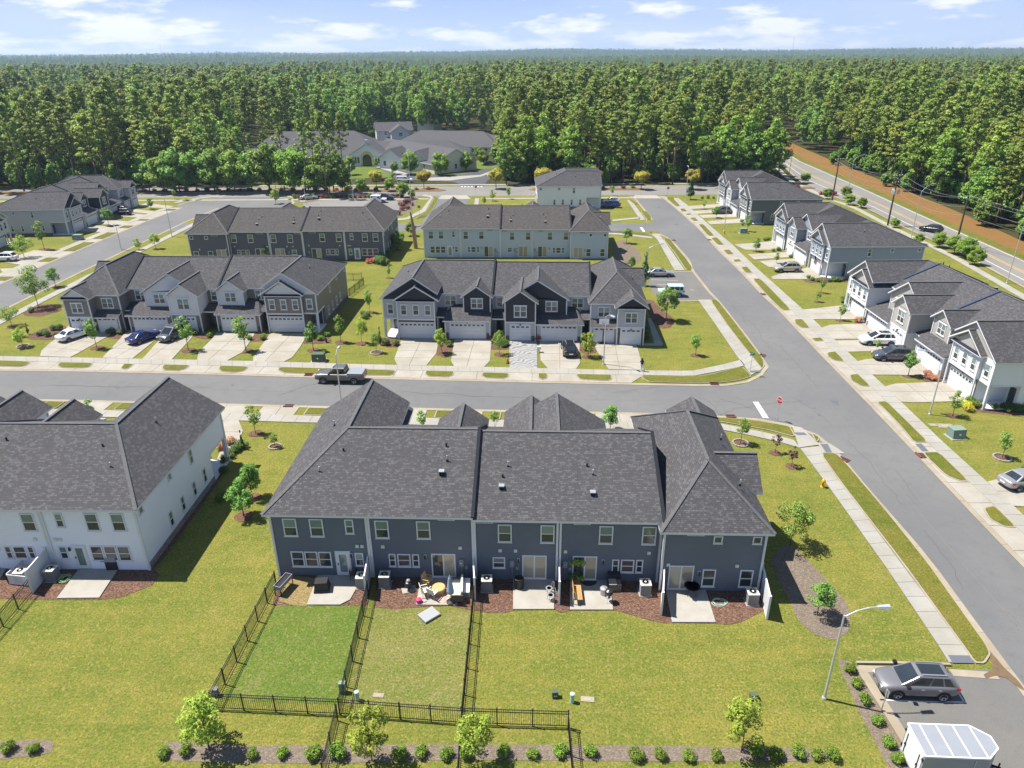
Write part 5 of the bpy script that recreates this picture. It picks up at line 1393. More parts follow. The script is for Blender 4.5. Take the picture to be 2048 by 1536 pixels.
for bx, by, ty, lb in ((753, 374, 341, 'umbrella tree of the avenue left of the church drive, left one'), (848, 377, 341, 'umbrella tree of the avenue left of the church drive, right one'), (992, 378, 338, 'umbrella tree of the avenue right of the church drive'), (1086, 378, 335, 'umbrella tree peeping left over the white house'),
                       (1185, 378, 336, 'umbrella tree peeping right over the white house'), (1282, 379, 342, 'yellow umbrella tree alone right of the white house'), (1384, 379, 340, 'umbrella tree behind the blue-green spruce'), (1475, 378, 342, 'umbrella tree behind the dark grey row')):
    T('umbrella', bx, by, ty, lb, gM, widen=.85)
gN = 'trees on the near side of the avenue'
for i, (k, bx, by, ty) in enumerate((('young', 1018, 398, 374), ('young', 1224, 392, 372), ('young', 1443, 392, 366), ('maple', 985, 402, 378), ('maple', 968, 410, 392), ('broad', 806, 395, 363), ('broad', 824, 398, 378), ('maple', 552, 408, 376), ('broad', 725, 388, 356),
                                     ('broad', 780, 383, 355), ('maple', 700, 386, 362), ('broad', 590, 388, 300), ('broad', 630, 389, 328), ('dark', 660, 388, 322), ('dark', 505, 384, 305), ('broad', 470, 385, 302), ('dark', 540, 386, 285), ('dark', 430, 385, 296), ('dark', 395, 384, 300), ('dark', 360, 386, 293), ('broad', 330, 386, 312),
                                     ('young', 350, 398, 378), ('dark', 570, 384, 300), ('dark', 612, 384, 308), ('dark', 455, 381, 290), ('dark', 300, 384, 312), ('dark', 685, 384, 330))):
    T(k, bx, by, ty, f'{ORD[i]} of the mixed trees on the near verge of the avenue', gN)
gH = 'trees about the church'
for i, (k, bx, by, ty) in enumerate((('broad', 882, 351, 305), ('broad', 932, 342, 303), ('broad', 822, 349, 302), ('green', 752, 336, 314), ('cypress', 776, 334, 310), ('cypress', 806, 335, 305), ('dark', 955, 318, 292), ('broad', 935, 300, 280), ('broad', 967, 330, 300), ('dark', 790, 348, 322), ('young', 785, 362, 340),
                                     ('broad', 600, 350, 297), ('dark', 640, 345, 300), ('broad', 570, 352, 310), ('cypress', 652, 338, 312), ('broad', 880, 285, 262), ('dark', 560, 330, 300), ('dark', 590, 352, 290), ('dark', 672, 350, 300), ('broad', 700, 350, 312), ('dark', 530, 345, 298), ('broad', 820, 282, 258), ('dark', 745, 280, 252), ('broad', 770, 282, 262))):
    T(k, bx, by, ty, f'{ORD[i]} of the garden trees round the church', gH)
gW = 'bushy trees on the near verge of the highway'
for i, (bx, by, ty) in enumerate(((1654, 398, 376), (1697, 410, 388), (1722, 416, 394), (1788, 455, 436), (1835, 488, 466), (1878, 495, 464), (1908, 508, 470), (1930, 516, 474), (1948, 530, 495), (1690, 396, 372), (1610, 366, 345))):
    T('broad', bx, by, ty, f'{ORD[i]} bushy tree on the near verge of the highway', gW, widen=1.2)

# ---- shrubs
def shrub_mesh(kind, seed):
    rnd = random.Random(seed)
    cl = [(rnd.uniform(-.2, .2), rnd.uniform(-.2, .2), .42 + rnd.uniform(-.1, .15), .40)] + [(math.cos(a) * .26, math.sin(a) * .26, .34 + rnd.uniform(-.08, .16), .27) for a in [i * 1.05 + rnd.random() for i in range(6)]]
    C, N, S, V, Q = cloud(cl, 2000 if kind in ('shrub', 'box') else 1500, .9, .09, .5, .7)
    C[:, 2] = np.maximum(C[:, 2], .02)
    return quads_mesh('foliage', C, N, S, L_[kind], V, .75, Q)
def stem_mesh():
    mb = MB()
    for i in range(5):
        a = i * 1.256; mb.tube((math.cos(a) * .04, math.sin(a) * .04, 0), (math.cos(a) * .22, math.sin(a) * .22, .45), .015, 5, 0, .006)
    return mb.mesh('stems', MAT['bark'])
def add_shrub(kind, p, r, label, group, name='shrub'):
    v = random.randrange(3)
    fo = proto(('shrub', kind, v), lambda: shrub_mesh(kind, v + 5 * len(kind))); st = proto('stems', stem_mesh)
    root = empty(name, (p[0], p[1], 0.01), random.uniform(0, 6.28), label, 'shrub', group); k = r / .55
    root.scale = (k, k, k * random.uniform(.9, 1.1))
    put('foliage', fo, root); put('stems', st, root)
Z4a = lambda a, b: (300 + a / 2.926, 1150 + b / 2.926)
Z5a = lambda a, b: (900 + a / 2.56, 1150 + b / 2.56)
row = [(20, 1489), (68, 1491)] + [Z4a(*q) for q in ((88, 1020), (210, 1010), (605, 1025), (780, 1025), (957, 1025), (1103, 1030), (1462, 1030), (1592, 1020), (1738, 1030), (1850, 1020))] + \
      [Z5a(*q) for q in ((270, 890), (423, 900), (567, 887), (718, 890), (953, 905), (1075, 900), (1222, 910), (1362, 907), (1565, 890), (1667, 905), (1783, 892), (1878, 905), (1957, 910))]
for i, (a, b) in enumerate(row):
    add_shrub('shrub', G(a, b + 12), random.uniform(.38, .5) if i not in (6, 7) else .55, f'{ORD[i]} round green shrub from the left in the bottom gravel bed', 'round shrubs in the bottom bed')
for i, (a, b) in enumerate(((445, 1080), (478, 1145), (512, 1218), (566, 1310), (620, 1410), (655, 1482))):
    add_shrub('shrub', G(1500 + a / 2.239, 850 + b / 2.239 + 11), .42, f'{ORD[i]} shrub from the top in the bed beside the parked car', 'shrubs beside the car park')
for kind, Z, lst, where in (
    ('shrub', Z1, ((873, 268), (962, 275), (1560, 280), (1675, 300), (915, 262)), 'before the garages of the taupe row'),
    ('shrub', Z2, ((185, 318), (80, 318), (640, 320), (540, 330), (600, 300), (700, 290)), 'before the right units of the taupe row'),
    ('green_', Z1, ((320, 285), (380, 290), (450, 290), (480, 240), (360, 270), (430, 240), (250, 100)), 'at the left end of taupe row'),
    ('box', Z2, ((1172, 360), (1248, 362), (1150, 340), (1675, 372), (1020, 130), (990, 120), (1000, 150)), 'at left of black gabled row'),
    ('box', Z3, ((95, 285), (155, 310), (170, 300), (700, 330), (1095, 190), (1095, 230), (1100, 260), (1090, 160)), 'at the fronts of the black gabled row'),
    ('shrub', Z5, ((885, 290), (925, 305), (900, 300), (1655, 895), (1700, 920), (1830, 930), (1260, 490), (1300, 490), (775, 160), (745, 165), (820, 140)), 'before the white row'),
    ('box', Z5, ((1905, 935), (1960, 940), (2000, 945), (2040, 935), (1930, 955)), 'along the end of the white row'),
    ('shrub', ZR, ((760, 470), (788, 466), (940, 608), (960, 620), (990, 625), (850, 500), (735, 410), (720, 415), (1140, 715), (1115, 720), (1170, 715)), 'before the flag row'),
    ('box', ZR, ((1050, 625), (1070, 622), (1090, 624), (1110, 622)), 'along the end of the flag row'),
    ('shrub', ZR, ((605, 335), (600, 320), (640, 330), (395, 200), (425, 198), (455, 198)), 'about the dark grey row')):
    lst = sorted(lst)
    for i, q in enumerate(lst):
        add_shrub('box' if kind == 'green_' else kind, Z(q)[0], random.uniform(.42, .62), f'{ORD[i]} green shrub from the left {where}', 'shrubs at the house fronts')
for kind, Z, lst, where in (('red', Z3, ((87, 262), (383, 268)), 'red shrub before the black gabled row'), ('coral', Z5, ((850, 305), (1345, 690), (1395, 725), (1370, 715)), 'coral flowering shrub before the white row'), ('gold', Z5, ((1625, 920), (1650, 945)), 'golden shrub on the right lawn'),
                            ('red', lambda *p: GL(p, 640, 340, 6.4), ((620, 1195), (670, 1190), (700, 1180)), 'red flowering shrub behind the slate row'), ('coral', lambda *p: GL(p, 0, 740, 2.954), ((1370, 440), (1310, 470)), 'reddish shrub at the front of the pale row')):
    for i, q in enumerate(lst): add_shrub(kind, Z(q)[0], .6, f'{where}, {ORD[i]} from the left', 'coloured shrubs')
for i, q in enumerate(((480, 898), (470, 905), (462, 915), (450, 925), (448, 945), (488, 895), (442, 1000))):
    add_shrub('box', G(*q), .55, f'{ORD[i]} dark shrub from the drive along the side of the pale row', 'shrubs beside the pale row')
T('cypress', 486, 898, 860, 'narrow dark cypress at the front corner of the pale row', gR, widen=.5)
for i, q in enumerate(((770, 530), (776, 515), (783, 505), (765, 520), (790, 497), (757, 527))):
    add_shrub('box', G(*q), 1.1, f'{ORD[i]} big dark shrub along the end of the slate row', 'big shrubs at the slate row')
k = 0
for x0, x1 in ((-105, -22), (8, 36), (61, 84)):
    x = x0
    while x < x1:
        add_shrub('box' if k % 3 else 'maroon', (x, (Y_MED0 + Y_MED1) / 2 + .3 + random.uniform(-.3, .3)), random.uniform(.7, .95), f'{ORD[k]} clipped bush from the left in the avenue median', 'bushes in the median'); k += 1
        x += random.uniform(2.6, 3.4)
for i, q in enumerate(((800, 408), (806, 418), (812, 405), (818, 402), (793, 424), (788, 432), (797, 427), (822, 398), (806, 412), (824, 408), (816, 415))):
    add_shrub('maroon', G(q[0], q[1] + 3), random.uniform(.6, 1.0), f'{ORD[i]} dark red shrub in the bed by the white off-roader', 'dark red shrubs')
for i in range(24):
    px = 590 + i * 9.3
    add_shrub('maroon' if i % 4 else 'shrub', G(px, 397 - i * .1), .8, f'{ORD[i]} hedge shrub from the left along the small far car park', 'hedge shrubs')
# ------------------------------------------------------------------ far country: hills, woods
def terr(x, y):
    """low wooded ridges, one behind another"""
    d = math.hypot(x, y)
    if d < 1000: return 0.0
    def ridge(c, w, h, ph):
        c2 = c + 260 * math.sin(x * .0012 + ph) + 120 * math.sin(x * .0031 + 2 * ph)
        return h * (.72 + .28 * math.sin(x * .0017 + 1.7 * ph)) * math.exp(-((d - c2) / w) ** 2)
    t = min(1, max(0, (d - 3300) / 1300)); t = t * t * (3 - 2 * t)
    return ridge(1750, 330, 11, .4) + ridge(2650, 420, 25, 1.9) + t * (40 + 7 * math.sin(x * .0011 + 1.3) + 4 * math.sin(x * .0029 + .5) + 2.5 * math.sin(x * .0068))
nx, ny = 110, 90
mbT = MB()
xs = [-6500 + 13000 * i / nx for i in range(nx + 1)]
ys = [1000 + 7000 * (j / ny) ** 1.3 for j in range(ny + 1)]
gv = [[mbT.pt((x, y, terr(x, y) - (0.4 if terr(x, y) < .3 else 0))) for x in xs] for y in ys]
for j in range(ny):
    for i in range(nx): mbT.f.append([gv[j][i], gv[j][i + 1], gv[j + 1][i + 1], gv[j + 1][i]]); mbT.m.append(0)
MAT['hill'] = m_grass('hill', (0.035, 0.06, 0.014), (0.07, 0.10, 0.022), (0.09, 0.11, 0.03))
tag(mbT.build('hills', MAT['hill'], smooth=True), kind='structure')

def pine_mesh(seed, leaf, h=22.0):
    rnd = random.Random(seed); cl = []
    cb = h * rnd.uniform(.36, .55); R_ = rnd.uniform(2.1, 3.0)
    n = 62
    for i in range(n):
        t = rnd.random() ** .85; z = cb + (h - cb) * t; w = R_ * math.sin(math.pi * (.14 + .84 * t)) ** .75 + .15
        a = rnd.uniform(0, 6.28); r = w * rnd.uniform(.3, 1.05)
        cl.append((math.cos(a) * r, math.sin(a) * r, z, rnd.uniform(.45, .95)))
    cl.append((0, 0, h - .3, .6))
    C, N, S, V, Q = cloud(cl, 85, .6, .46, .6, .8)
    mb = MB(); mb.tube((0, 0, 0), (0, 0, cb), .24, 7, 0, .17); mb.tube((0, 0, cb), (0, 0, h * .97), .17, 6, 0, .03)
    for x, y, z, r in cl[::3]: mb.tube((0, 0, z - .8), (x, y, z), .06, 4, 0, .02)
    return quads_mesh('crown', C, N, S, L_[leaf], V, .6, Q), mb.mesh('trunk', MAT['bark_pine'], True)
def decid_mesh(seed, leaf, h=18.0, cr=4.2, cb=4.5):
    rnd = random.Random(seed); cl = []
    for i in range(70):
        while True:
            x, y, z = rnd.uniform(-1, 1), rnd.uniform(-1, 1), rnd.uniform(-1, 1)
            q = x * x + y * y + z * z
            if .2 < q <= 1: break
        w = 1.0 - .3 * max(0, z)
        cl.append((x * cr * w * .88, y * cr * w * .88, (h + cb) / 2 + z * (h - cb) * .48, rnd.uniform(.55, 1.2)))
    C, N, S, V, Q = cloud(cl, 62, .85, .5, .6, .75)
    mb = MB(); mb.tube((0, 0, 0), (0, 0, h * .5), .24, 7, 0, .16); mb.tube((0, 0, h * .5), (0, 0, h * .92), .16, 6, 0, .03)
    for x, y, z, r in cl[:10]: mb.tube((0, 0, max(cb, z - 3)), (x, y, z), .08, 4, 0, .02)
    return quads_mesh('crown', C, N, S, L_[leaf], V, .75, Q), mb.mesh('trunk', MAT['bark'], True)
FT = [('pine', pine_mesh(1, 'pine')), ('pine', pine_mesh(2, 'pine', 24)), ('pine', pine_mesh(3, 'pine2', 20)), ('pine', pine_mesh(4, 'pine')),
      ('leafy', decid_mesh(5, 'decid', 19, 3.3, 3.5)), ('leafy', decid_mesh(6, 'decid2', 17, 3.9, 2.5)), ('leafy', decid_mesh(7, 'decid', 21, 2.9, 3)), ('under', decid_mesh(8, 'under', 8, 3.0, .6))]
# ---- where woods stand
hwf = [Vector(p[:2]) for p in bank]
def inside(p, poly):
    c = False; n = len(poly)
    for i in range(n):
        a, b = poly[i], poly[(i + 1) % n]
        if (a[1] > p[1]) != (b[1] > p[1]) and p[0] < (b[0] - a[0]) * (p[1] - a[1]) / (b[1] - a[1]) + a[0]: c = not c
    return c
clear = [GL([(485, 360), (470, 330), (470, 312), (560, 296), (640, 285), (800, 275), (900, 268), (1000, 268), (1000, 320), (998, 372), (700, 380), (480, 372)]),
         GL([(740, 284), (745, 262), (840, 262), (845, 280)]), GL([(60, 268), (75, 246), (200, 243), (215, 262), (200, 300), (140, 300), (120, 275)]),
         [hw_far[0] + Vector((-3, 0, 0)), *[p for p in hw_far], *[Vector((p.x, p.y, 0)) for p in hw_near[::-1]]]]
clear2 = [hwf + [Vector(p[:2]) for p in hw_near[::-1]], ]
def woods(x, y):
    """True where trees may stand"""
    if x > 70:
        for (ax, ay), (bx, by) in zip(hwf[:-1], hwf[1:]):
            if min(ay, by) <= y <= max(ay, by):
                t = (y - ay) / (by - ay)
                xb = ax + (bx - ax) * t
                if x > xb + 4.0: break
                if x > xb - 26 or y < 217: return False
        else:
            if y < hwf[0][1] and y < 217: return False
    elif y < (206 if x < -112 else 217): return False
    if y < 217 and -112 < x < 70: return False
    if y < 150 and x < 0: return False
    for c in clear:
        if inside((x, y), c): return False
    return not inside((x, y), clear2[0])
def half_w(y): return 0.755 * y + 14
cand = []
y = 108.0
while y < 430:
    sp_ = 4.9 if y < 300 else 5.8
    x = -half_w(y)
    while x < half_w(y):
        px, py = x + random.uniform(-2.2, 2.2), y + random.uniform(-2.2, 2.2)
        if woods(px, py): cand.append((px, py))
        x += sp_
    y += sp_
def pick(x, y):
    right = x > 20
    n = 1.2 * math.sin(x * .045 + 1) + math.sin(y * .05 + x * .02) + .8 * math.sin(x * .11 - y * .07) + random.uniform(-.9, .9)
    if right: p = n > -.75
    else: p = n > (.25 if x > -90 else -.35)
    return random.choice((0, 1, 2, 3)) if p else random.choice((4, 5, 6, 4))
cand.sort(key=lambda q: math.hypot(*q))
ind = cand[:275]; rest = cand[275:]
def zone(x, y):
    if x > 75: return 'beyond the highway bank'
    if x > -25: return 'across the avenue behind the white house'
    if x > -100: return 'behind the church clearing'
    return 'behind the far left row'
for x, y in ind:
    k = pick(x, y); nm, (cw_, tk) = FT[k]
    s_ = random.uniform(.78, 1.02)
    word = 'tall dark pine' if nm == 'pine' else 'leafy bright green tree'
    root = empty('pine_tree' if nm == 'pine' else 'broadleaf_tree', (x, y, 0), random.uniform(0, 6.28), f'{word} at the wood edge {zone(x, y)}', 'tree', f'{word}s of the woods {zone(x, y)}')
    w_ = s_ * random.uniform(.95, 1.3); root.scale = (w_, w_, s_ * random.uniform(.82, 1.12))
    put('crown', cw_, root); put('trunk', tk, root)
# tall lone pines between the avenue and the church
for i, (bx, by, ty) in enumerate(((571, 365, 218), (618, 392, 235), (634, 385, 228), (655, 396, 224), (668, 384, 226), (690, 380, 240), (475, 370, 265), (510, 362, 268), (540, 376, 262))):
    b = G(bx, by); h = height_at(b, bx, ty); nm, (cw_, tk) = FT[i % 4]
    root = empty('pine_tree', (b.x, b.y, 0), i * 1.3, f'{ORD[i]} of the tall thin pines standing before the church', 'tree', 'tall pines before the church'); s_ = h / 22
    root.scale = (s_ * .85, s_ * .85, s_); put('crown', cw_, root); put('trunk', tk, root)

def joined(key, parts_):
    """crown and trunk of a wood tree as one mesh for the massed woods"""
    a = bpy.data.objects.new(key, parts_[0])
    return a
proto_col = bpy.data.collections.new('wood_kinds')
def massed(name, pts, label, kinds):
    """one mass of woods: geometry-node instances of whole trees"""
    col = bpy.data.collections.new(name + '_kinds')
    for i, k in enumerate(kinds):
        for pm in FT[k][1][:1]:
            o = bpy.data.objects.new(f'wood_{i}', pm); col.objects.link(o)
    me = bpy.data.meshes.new(name); me.from_pydata([(p[0], p[1], p[2]) for p in pts], [], [])
    at = me.attributes.new('size', 'FLOAT', 'POINT'); at.data.foreach_set('value', [p[3] for p in pts])
    ai = me.attributes.new('kind', 'INT', 'POINT'); ai.data.foreach_set('value', [int(p[4]) for p in pts])
    ob = bpy.data.objects.new(name, me); COL.objects.link(ob); tag(ob, label, 'woods', kind='stuff')
    ng = bpy.data.node_groups.new(name, 'GeometryNodeTree')
    ng.interface.new_socket('Geometry', in_out='INPUT', socket_type='NodeSocketGeometry'); ng.interface.new_socket('Geometry', in_out='OUTPUT', socket_type='NodeSocketGeometry')
    gi = ng.nodes.new('NodeGroupInput'); go = ng.nodes.new('NodeGroupOutput')
    ip = ng.nodes.new('GeometryNodeInstanceOnPoints'); ci = ng.nodes.new('GeometryNodeCollectionInfo')
    ci.inputs['Collection'].default_value = col; ci.inputs['Separate Children'].default_value = True; ci.inputs['Reset Children'].default_value = True
    a1 = ng.nodes.new('GeometryNodeInputNamedAttribute'); a1.data_type = 'FLOAT'; a1.inputs['Name'].default_value = 'size'
    a2 = ng.nodes.new('GeometryNodeInputNamedAttribute'); a2.data_type = 'INT'; a2.inputs['Name'].default_value = 'kind'
    rv = ng.nodes.new('FunctionNodeRandomValue'); rv.data_type = 'FLOAT_VECTOR'; rv.inputs[0].default_value = (0, 0, 0); rv.inputs[1].default_value = (.06, .06, 6.28)
    lk = ng.links.new
    lk(gi.outputs[0], ip.inputs['Points']); lk(ci.outputs[0], ip.inputs['Instance']); ip.inputs['Pick Instance'].default_value = True
    lk(a2.outputs['Attribute'], ip.inputs['Instance Index']); lk(a1.outputs['Attribute'], ip.inputs['Scale']); lk(rv.outputs[0], ip.inputs['Rotation'])
    lk(ip.outputs[0], go.inputs[0])
    md = ob.modifiers.new('trees', 'NODES'); md.node_group = ng
    return ob
KS = [0, 1, 2, 3, 4, 5, 6, 7]
pts = [(x, y, 0, random.choice((.68, .8, .9, 1.0, 1.12, 1.22)) * random.uniform(.92, 1.06), pick(x, y)) for x, y in rest]
# undergrowth along the wood edges
for x, y in cand[:700]:
    if random.random() < .8: pts.append((x + random.uniform(-3, 3), y + random.uniform(0, 3), 0, random.uniform(.5, 1.0), 7)) if woods(x, y - 1.5) else None
y = 430.0
while y < 1150:
    sp_ = 7.5 + (y - 430) / 240; x = -half_w(y)
    while x < half_w(y):
        px, py = x + random.uniform(-3, 3), y + random.uniform(-3, 3)
        pts.append((px, py, 0, random.choice((.65, .8, .95, 1.05, 1.2, 1.3)) * random.uniform(.92, 1.06), pick(px * .5, py * .5))); x += sp_
    y += sp_
massed('woods', pts, 'mixed pine and broadleaf woods filling the middle distance', KS)
pts = []
y = 1150.0
while y < 5600:
    sp_ = 11 + (y - 1150) / 330; x = -half_w(y)
    while x < half_w(y):
        px, py = x + random.uniform(-.4, .4) * sp_, y + random.uniform(-.4, .4) * sp_
        pts.append((px, py, terr(px, py) - .5, random.uniform(.8, 1.15) * (1 + (y - 1150) / 9000), random.choice((0, 2, 4, 5, 6, 5)))); x += sp_ * 1.05
    y += sp_ * 1.6
massed('far_woods', pts, 'hazy wooded hills along the horizon', KS)
print('WOODS', len(cand), len(pts))
# radio mast on the skyline
mb = MB(); mb.tube((0, 0, 0), (0, 0, 95), .9, 6, 0, .4)
b_ = Vector((1330, 4200))
tag(mb.build('radio_mast', MAT['grey_metal'], None, (1515, 4200, terr(1515, 4200))), 'thin radio mast rising over the wooded skyline at right', 'mast', 'masts on the skyline')
m2 = MB(); m2.tube((0, 0, 0), (0, 0, 78), .9, 6, 0, .4)
tag(m2.build('radio_mast', MAT['grey_metal'], None, (-1865, 4200, terr(-1865, 4200))), 'faint radio mast on the skyline at left', 'mast', 'masts on the skyline')
# ------------------------------------------------------------------ vehicles
def loft(mb, secs, mi=0):
    rings = [[mb.pt(p) for p in s] for s in secs]
    n = len(rings[0])
    for A, B in zip(rings[:-1], rings[1:]):
        for i in range(n):
            j = (i + 1) % n; mb.f.append([A[i], A[j], B[j], B[i]]); mb.m.append(mi)
    mb.f.append(rings[0][::-1]); mb.m.append(mi); mb.f.append(rings[-1]); mb.m.append(mi)
SPEC = dict(  # length, width, wheelbase centre offset, front axle x, rear axle x; body stations (x, bottom, shoulder, top, halfwidth); cabin
    suv=dict(W=.93, wr=.37, ax=(1.38, -1.32), body=[(2.36, .40, .56, .66, .52), (2.30, .32, .68, .80, .74), (2.08, .27, .80, .92, .87), (1.6, .25, .90, 1.01, .92), (1.0, .24, .97, 1.08, .93), (.3, .24, 1.01, 1.08, .93), (-1.0, .25, 1.06, 1.1, .93), (-1.8, .29, 1.08, 1.12, .92), (-2.18, .36, 1.06, 1.1, .84), (-2.36, .46, .88, .96, .68)],
             cab=dict(b=(1.28, -2.2), r=(.22, -1.62), zb=1.05, zr=1.69, wb=.87, wr=.63), split=(-.35, -1.3)),
    sedan=dict(W=.91, wr=.33, ax=(1.38, -1.35), body=[(2.36, .40, .55, .62, .62), (2.28, .32, .66, .74, .80), (1.9, .26, .74, .84, .89), (1.2, .23, .82, .92, .91), (.75, .22, .88, .96, .91), (0, .22, .9, .95, .91), (-1.0, .23, .92, .97, .91), (-1.6, .26, .95, 1.0, .91), (-2.1, .3, .95, 1.0, .87), (-2.36, .42, .85, .93, .76)],
               cab=dict(b=(1.05, -1.85), r=(.15, -1.05), zb=.92, zr=1.42, wb=.86, wr=.64), split=(-.35,)),
    van=dict(W=.97, wr=.34, ax=(1.5, -1.5), body=[(2.52, .40, .6, .7, .66), (2.44, .32, .78, .88, .85), (2.1, .26, .92, 1.02, .94), (1.5, .24, 1.0, 1.08, .97), (.6, .22, 1.02, 1.08, .97), (-1.0, .23, 1.03, 1.08, .97), (-2.2, .28, 1.04, 1.08, .96), (-2.5, .36, 1.0, 1.05, .88)],
             cab=dict(b=(1.75, -2.5), r=(.65, -2.2), zb=1.02, zr=1.74, wb=.92, wr=.76), split=(-.2, -1.4)),
    jeep=dict(W=.9, wr=.39, ax=(1.25, -1.2), body=[(2.0, .5, .85, .95, .72), (1.95, .45, .95, 1.05, .85), (1.2, .42, 1.05, 1.12, .88), (.8, .4, 1.08, 1.12, .9), (-1.0, .4, 1.1, 1.13, .9), (-1.95, .42, 1.1, 1.13, .9), (-2.0, .48, 1.05, 1.08, .88)],
              cab=dict(b=(.85, -1.95), r=(.55, -1.88), zb=1.08, zr=1.82, wb=.85, wr=.78), split=(-.3, -1.2)),
    pickup=dict(W=1.0, wr=.42, ax=(1.85, -1.8), body=[(2.9, .5, .8, .92, .76), (2.85, .42, .98, 1.12, .92), (2.4, .38, 1.1, 1.2, .98), (1.6, .36, 1.16, 1.24, 1.0), (1.1, .36, 1.18, 1.22, 1.0), (-.7, .36, 1.18, 1.22, 1.0), (-.95, .38, 1.22, 1.26, 1.0), (-2.85, .46, 1.24, 1.28, 1.0), (-2.92, .5, 1.2, 1.24, .97)],
                cab=dict(b=(1.4, -.85), r=(.6, -.7), zb=1.18, zr=1.93, wb=.94, wr=.76), split=(.1,)))
def wheel_meshes(r):
    mb = MB(); n = 22; w = .11
    prof = [(r * .66, -w), (r * .93, -w), (r, -w * .6), (r, w * .6), (r * .93, w), (r * .66, w)]
    rings = [[mb.pt((q * math.cos(2 * math.pi * i / n), y, q * math.sin(2 * math.pi * i / n))) for i in range(n)] for q, y in prof]
    for A, B in zip(rings, rings[1:] + rings[:1]):
        for i in range(n): j = (i + 1) % n; mb.f.append([A[i], A[j], B[j], B[i]]); mb.m.append(0)
    ty = mb.mesh('tyre', MAT['tyre'])
    mb = MB(); mb.tube((0, -.06, 0), (0, .06, 0), r * .64, 20, 1); mb.tube((0, -.10, 0), (0, .10, 0), r * .14, 10, 0)
    for k in range(5):
        a = 2 * math.pi * k / 5
        for da in (-.14, .14):
            mb.tube((r * .1 * math.cos(a), -.085, r * .1 * math.sin(a)), (r * .62 * math.cos(a + da), -.085, r * .62 * math.sin(a + da)), r * .06, 5, 0)
            mb.tube((r * .1 * math.cos(a), .085, r * .1 * math.sin(a)), (r * .62 * math.cos(a + da), .085, r * .62 * math.sin(a + da)), r * .06, 5, 0)
    n2 = 20
    for sgn in (-1, 1):
        pts_ = [(r * .65 * math.cos(2 * math.pi * i / n2), sgn * .095, r * .65 * math.sin(2 * math.pi * i / n2)) for i in range(n2 + 1)]
        mb.path(pts_, .018, 5, 0)
    return ty, mb.mesh('rim', [MAT['alloy'], MAT['tyre']])
def patch(mb, c, u0, u1, v0, v1, off):
    """quad on the bilinear face c (4 corners), pushed out by off"""
    c = [Vector(p) for p in c]
    f = lambda u, v: (c[0] * (1 - u) + c[1] * u) * (1 - v) + (c[3] * (1 - u) + c[2] * u) * v
    n = (c[1] - c[0]).cross(c[3] - c[0]).normalized() * off
    q = [f(u0, v0), f(u1, v0), f(u1, v1), f(u0, v1)]
    mb.hexa([p - n * .2 for p in q], [p + n for p in q])
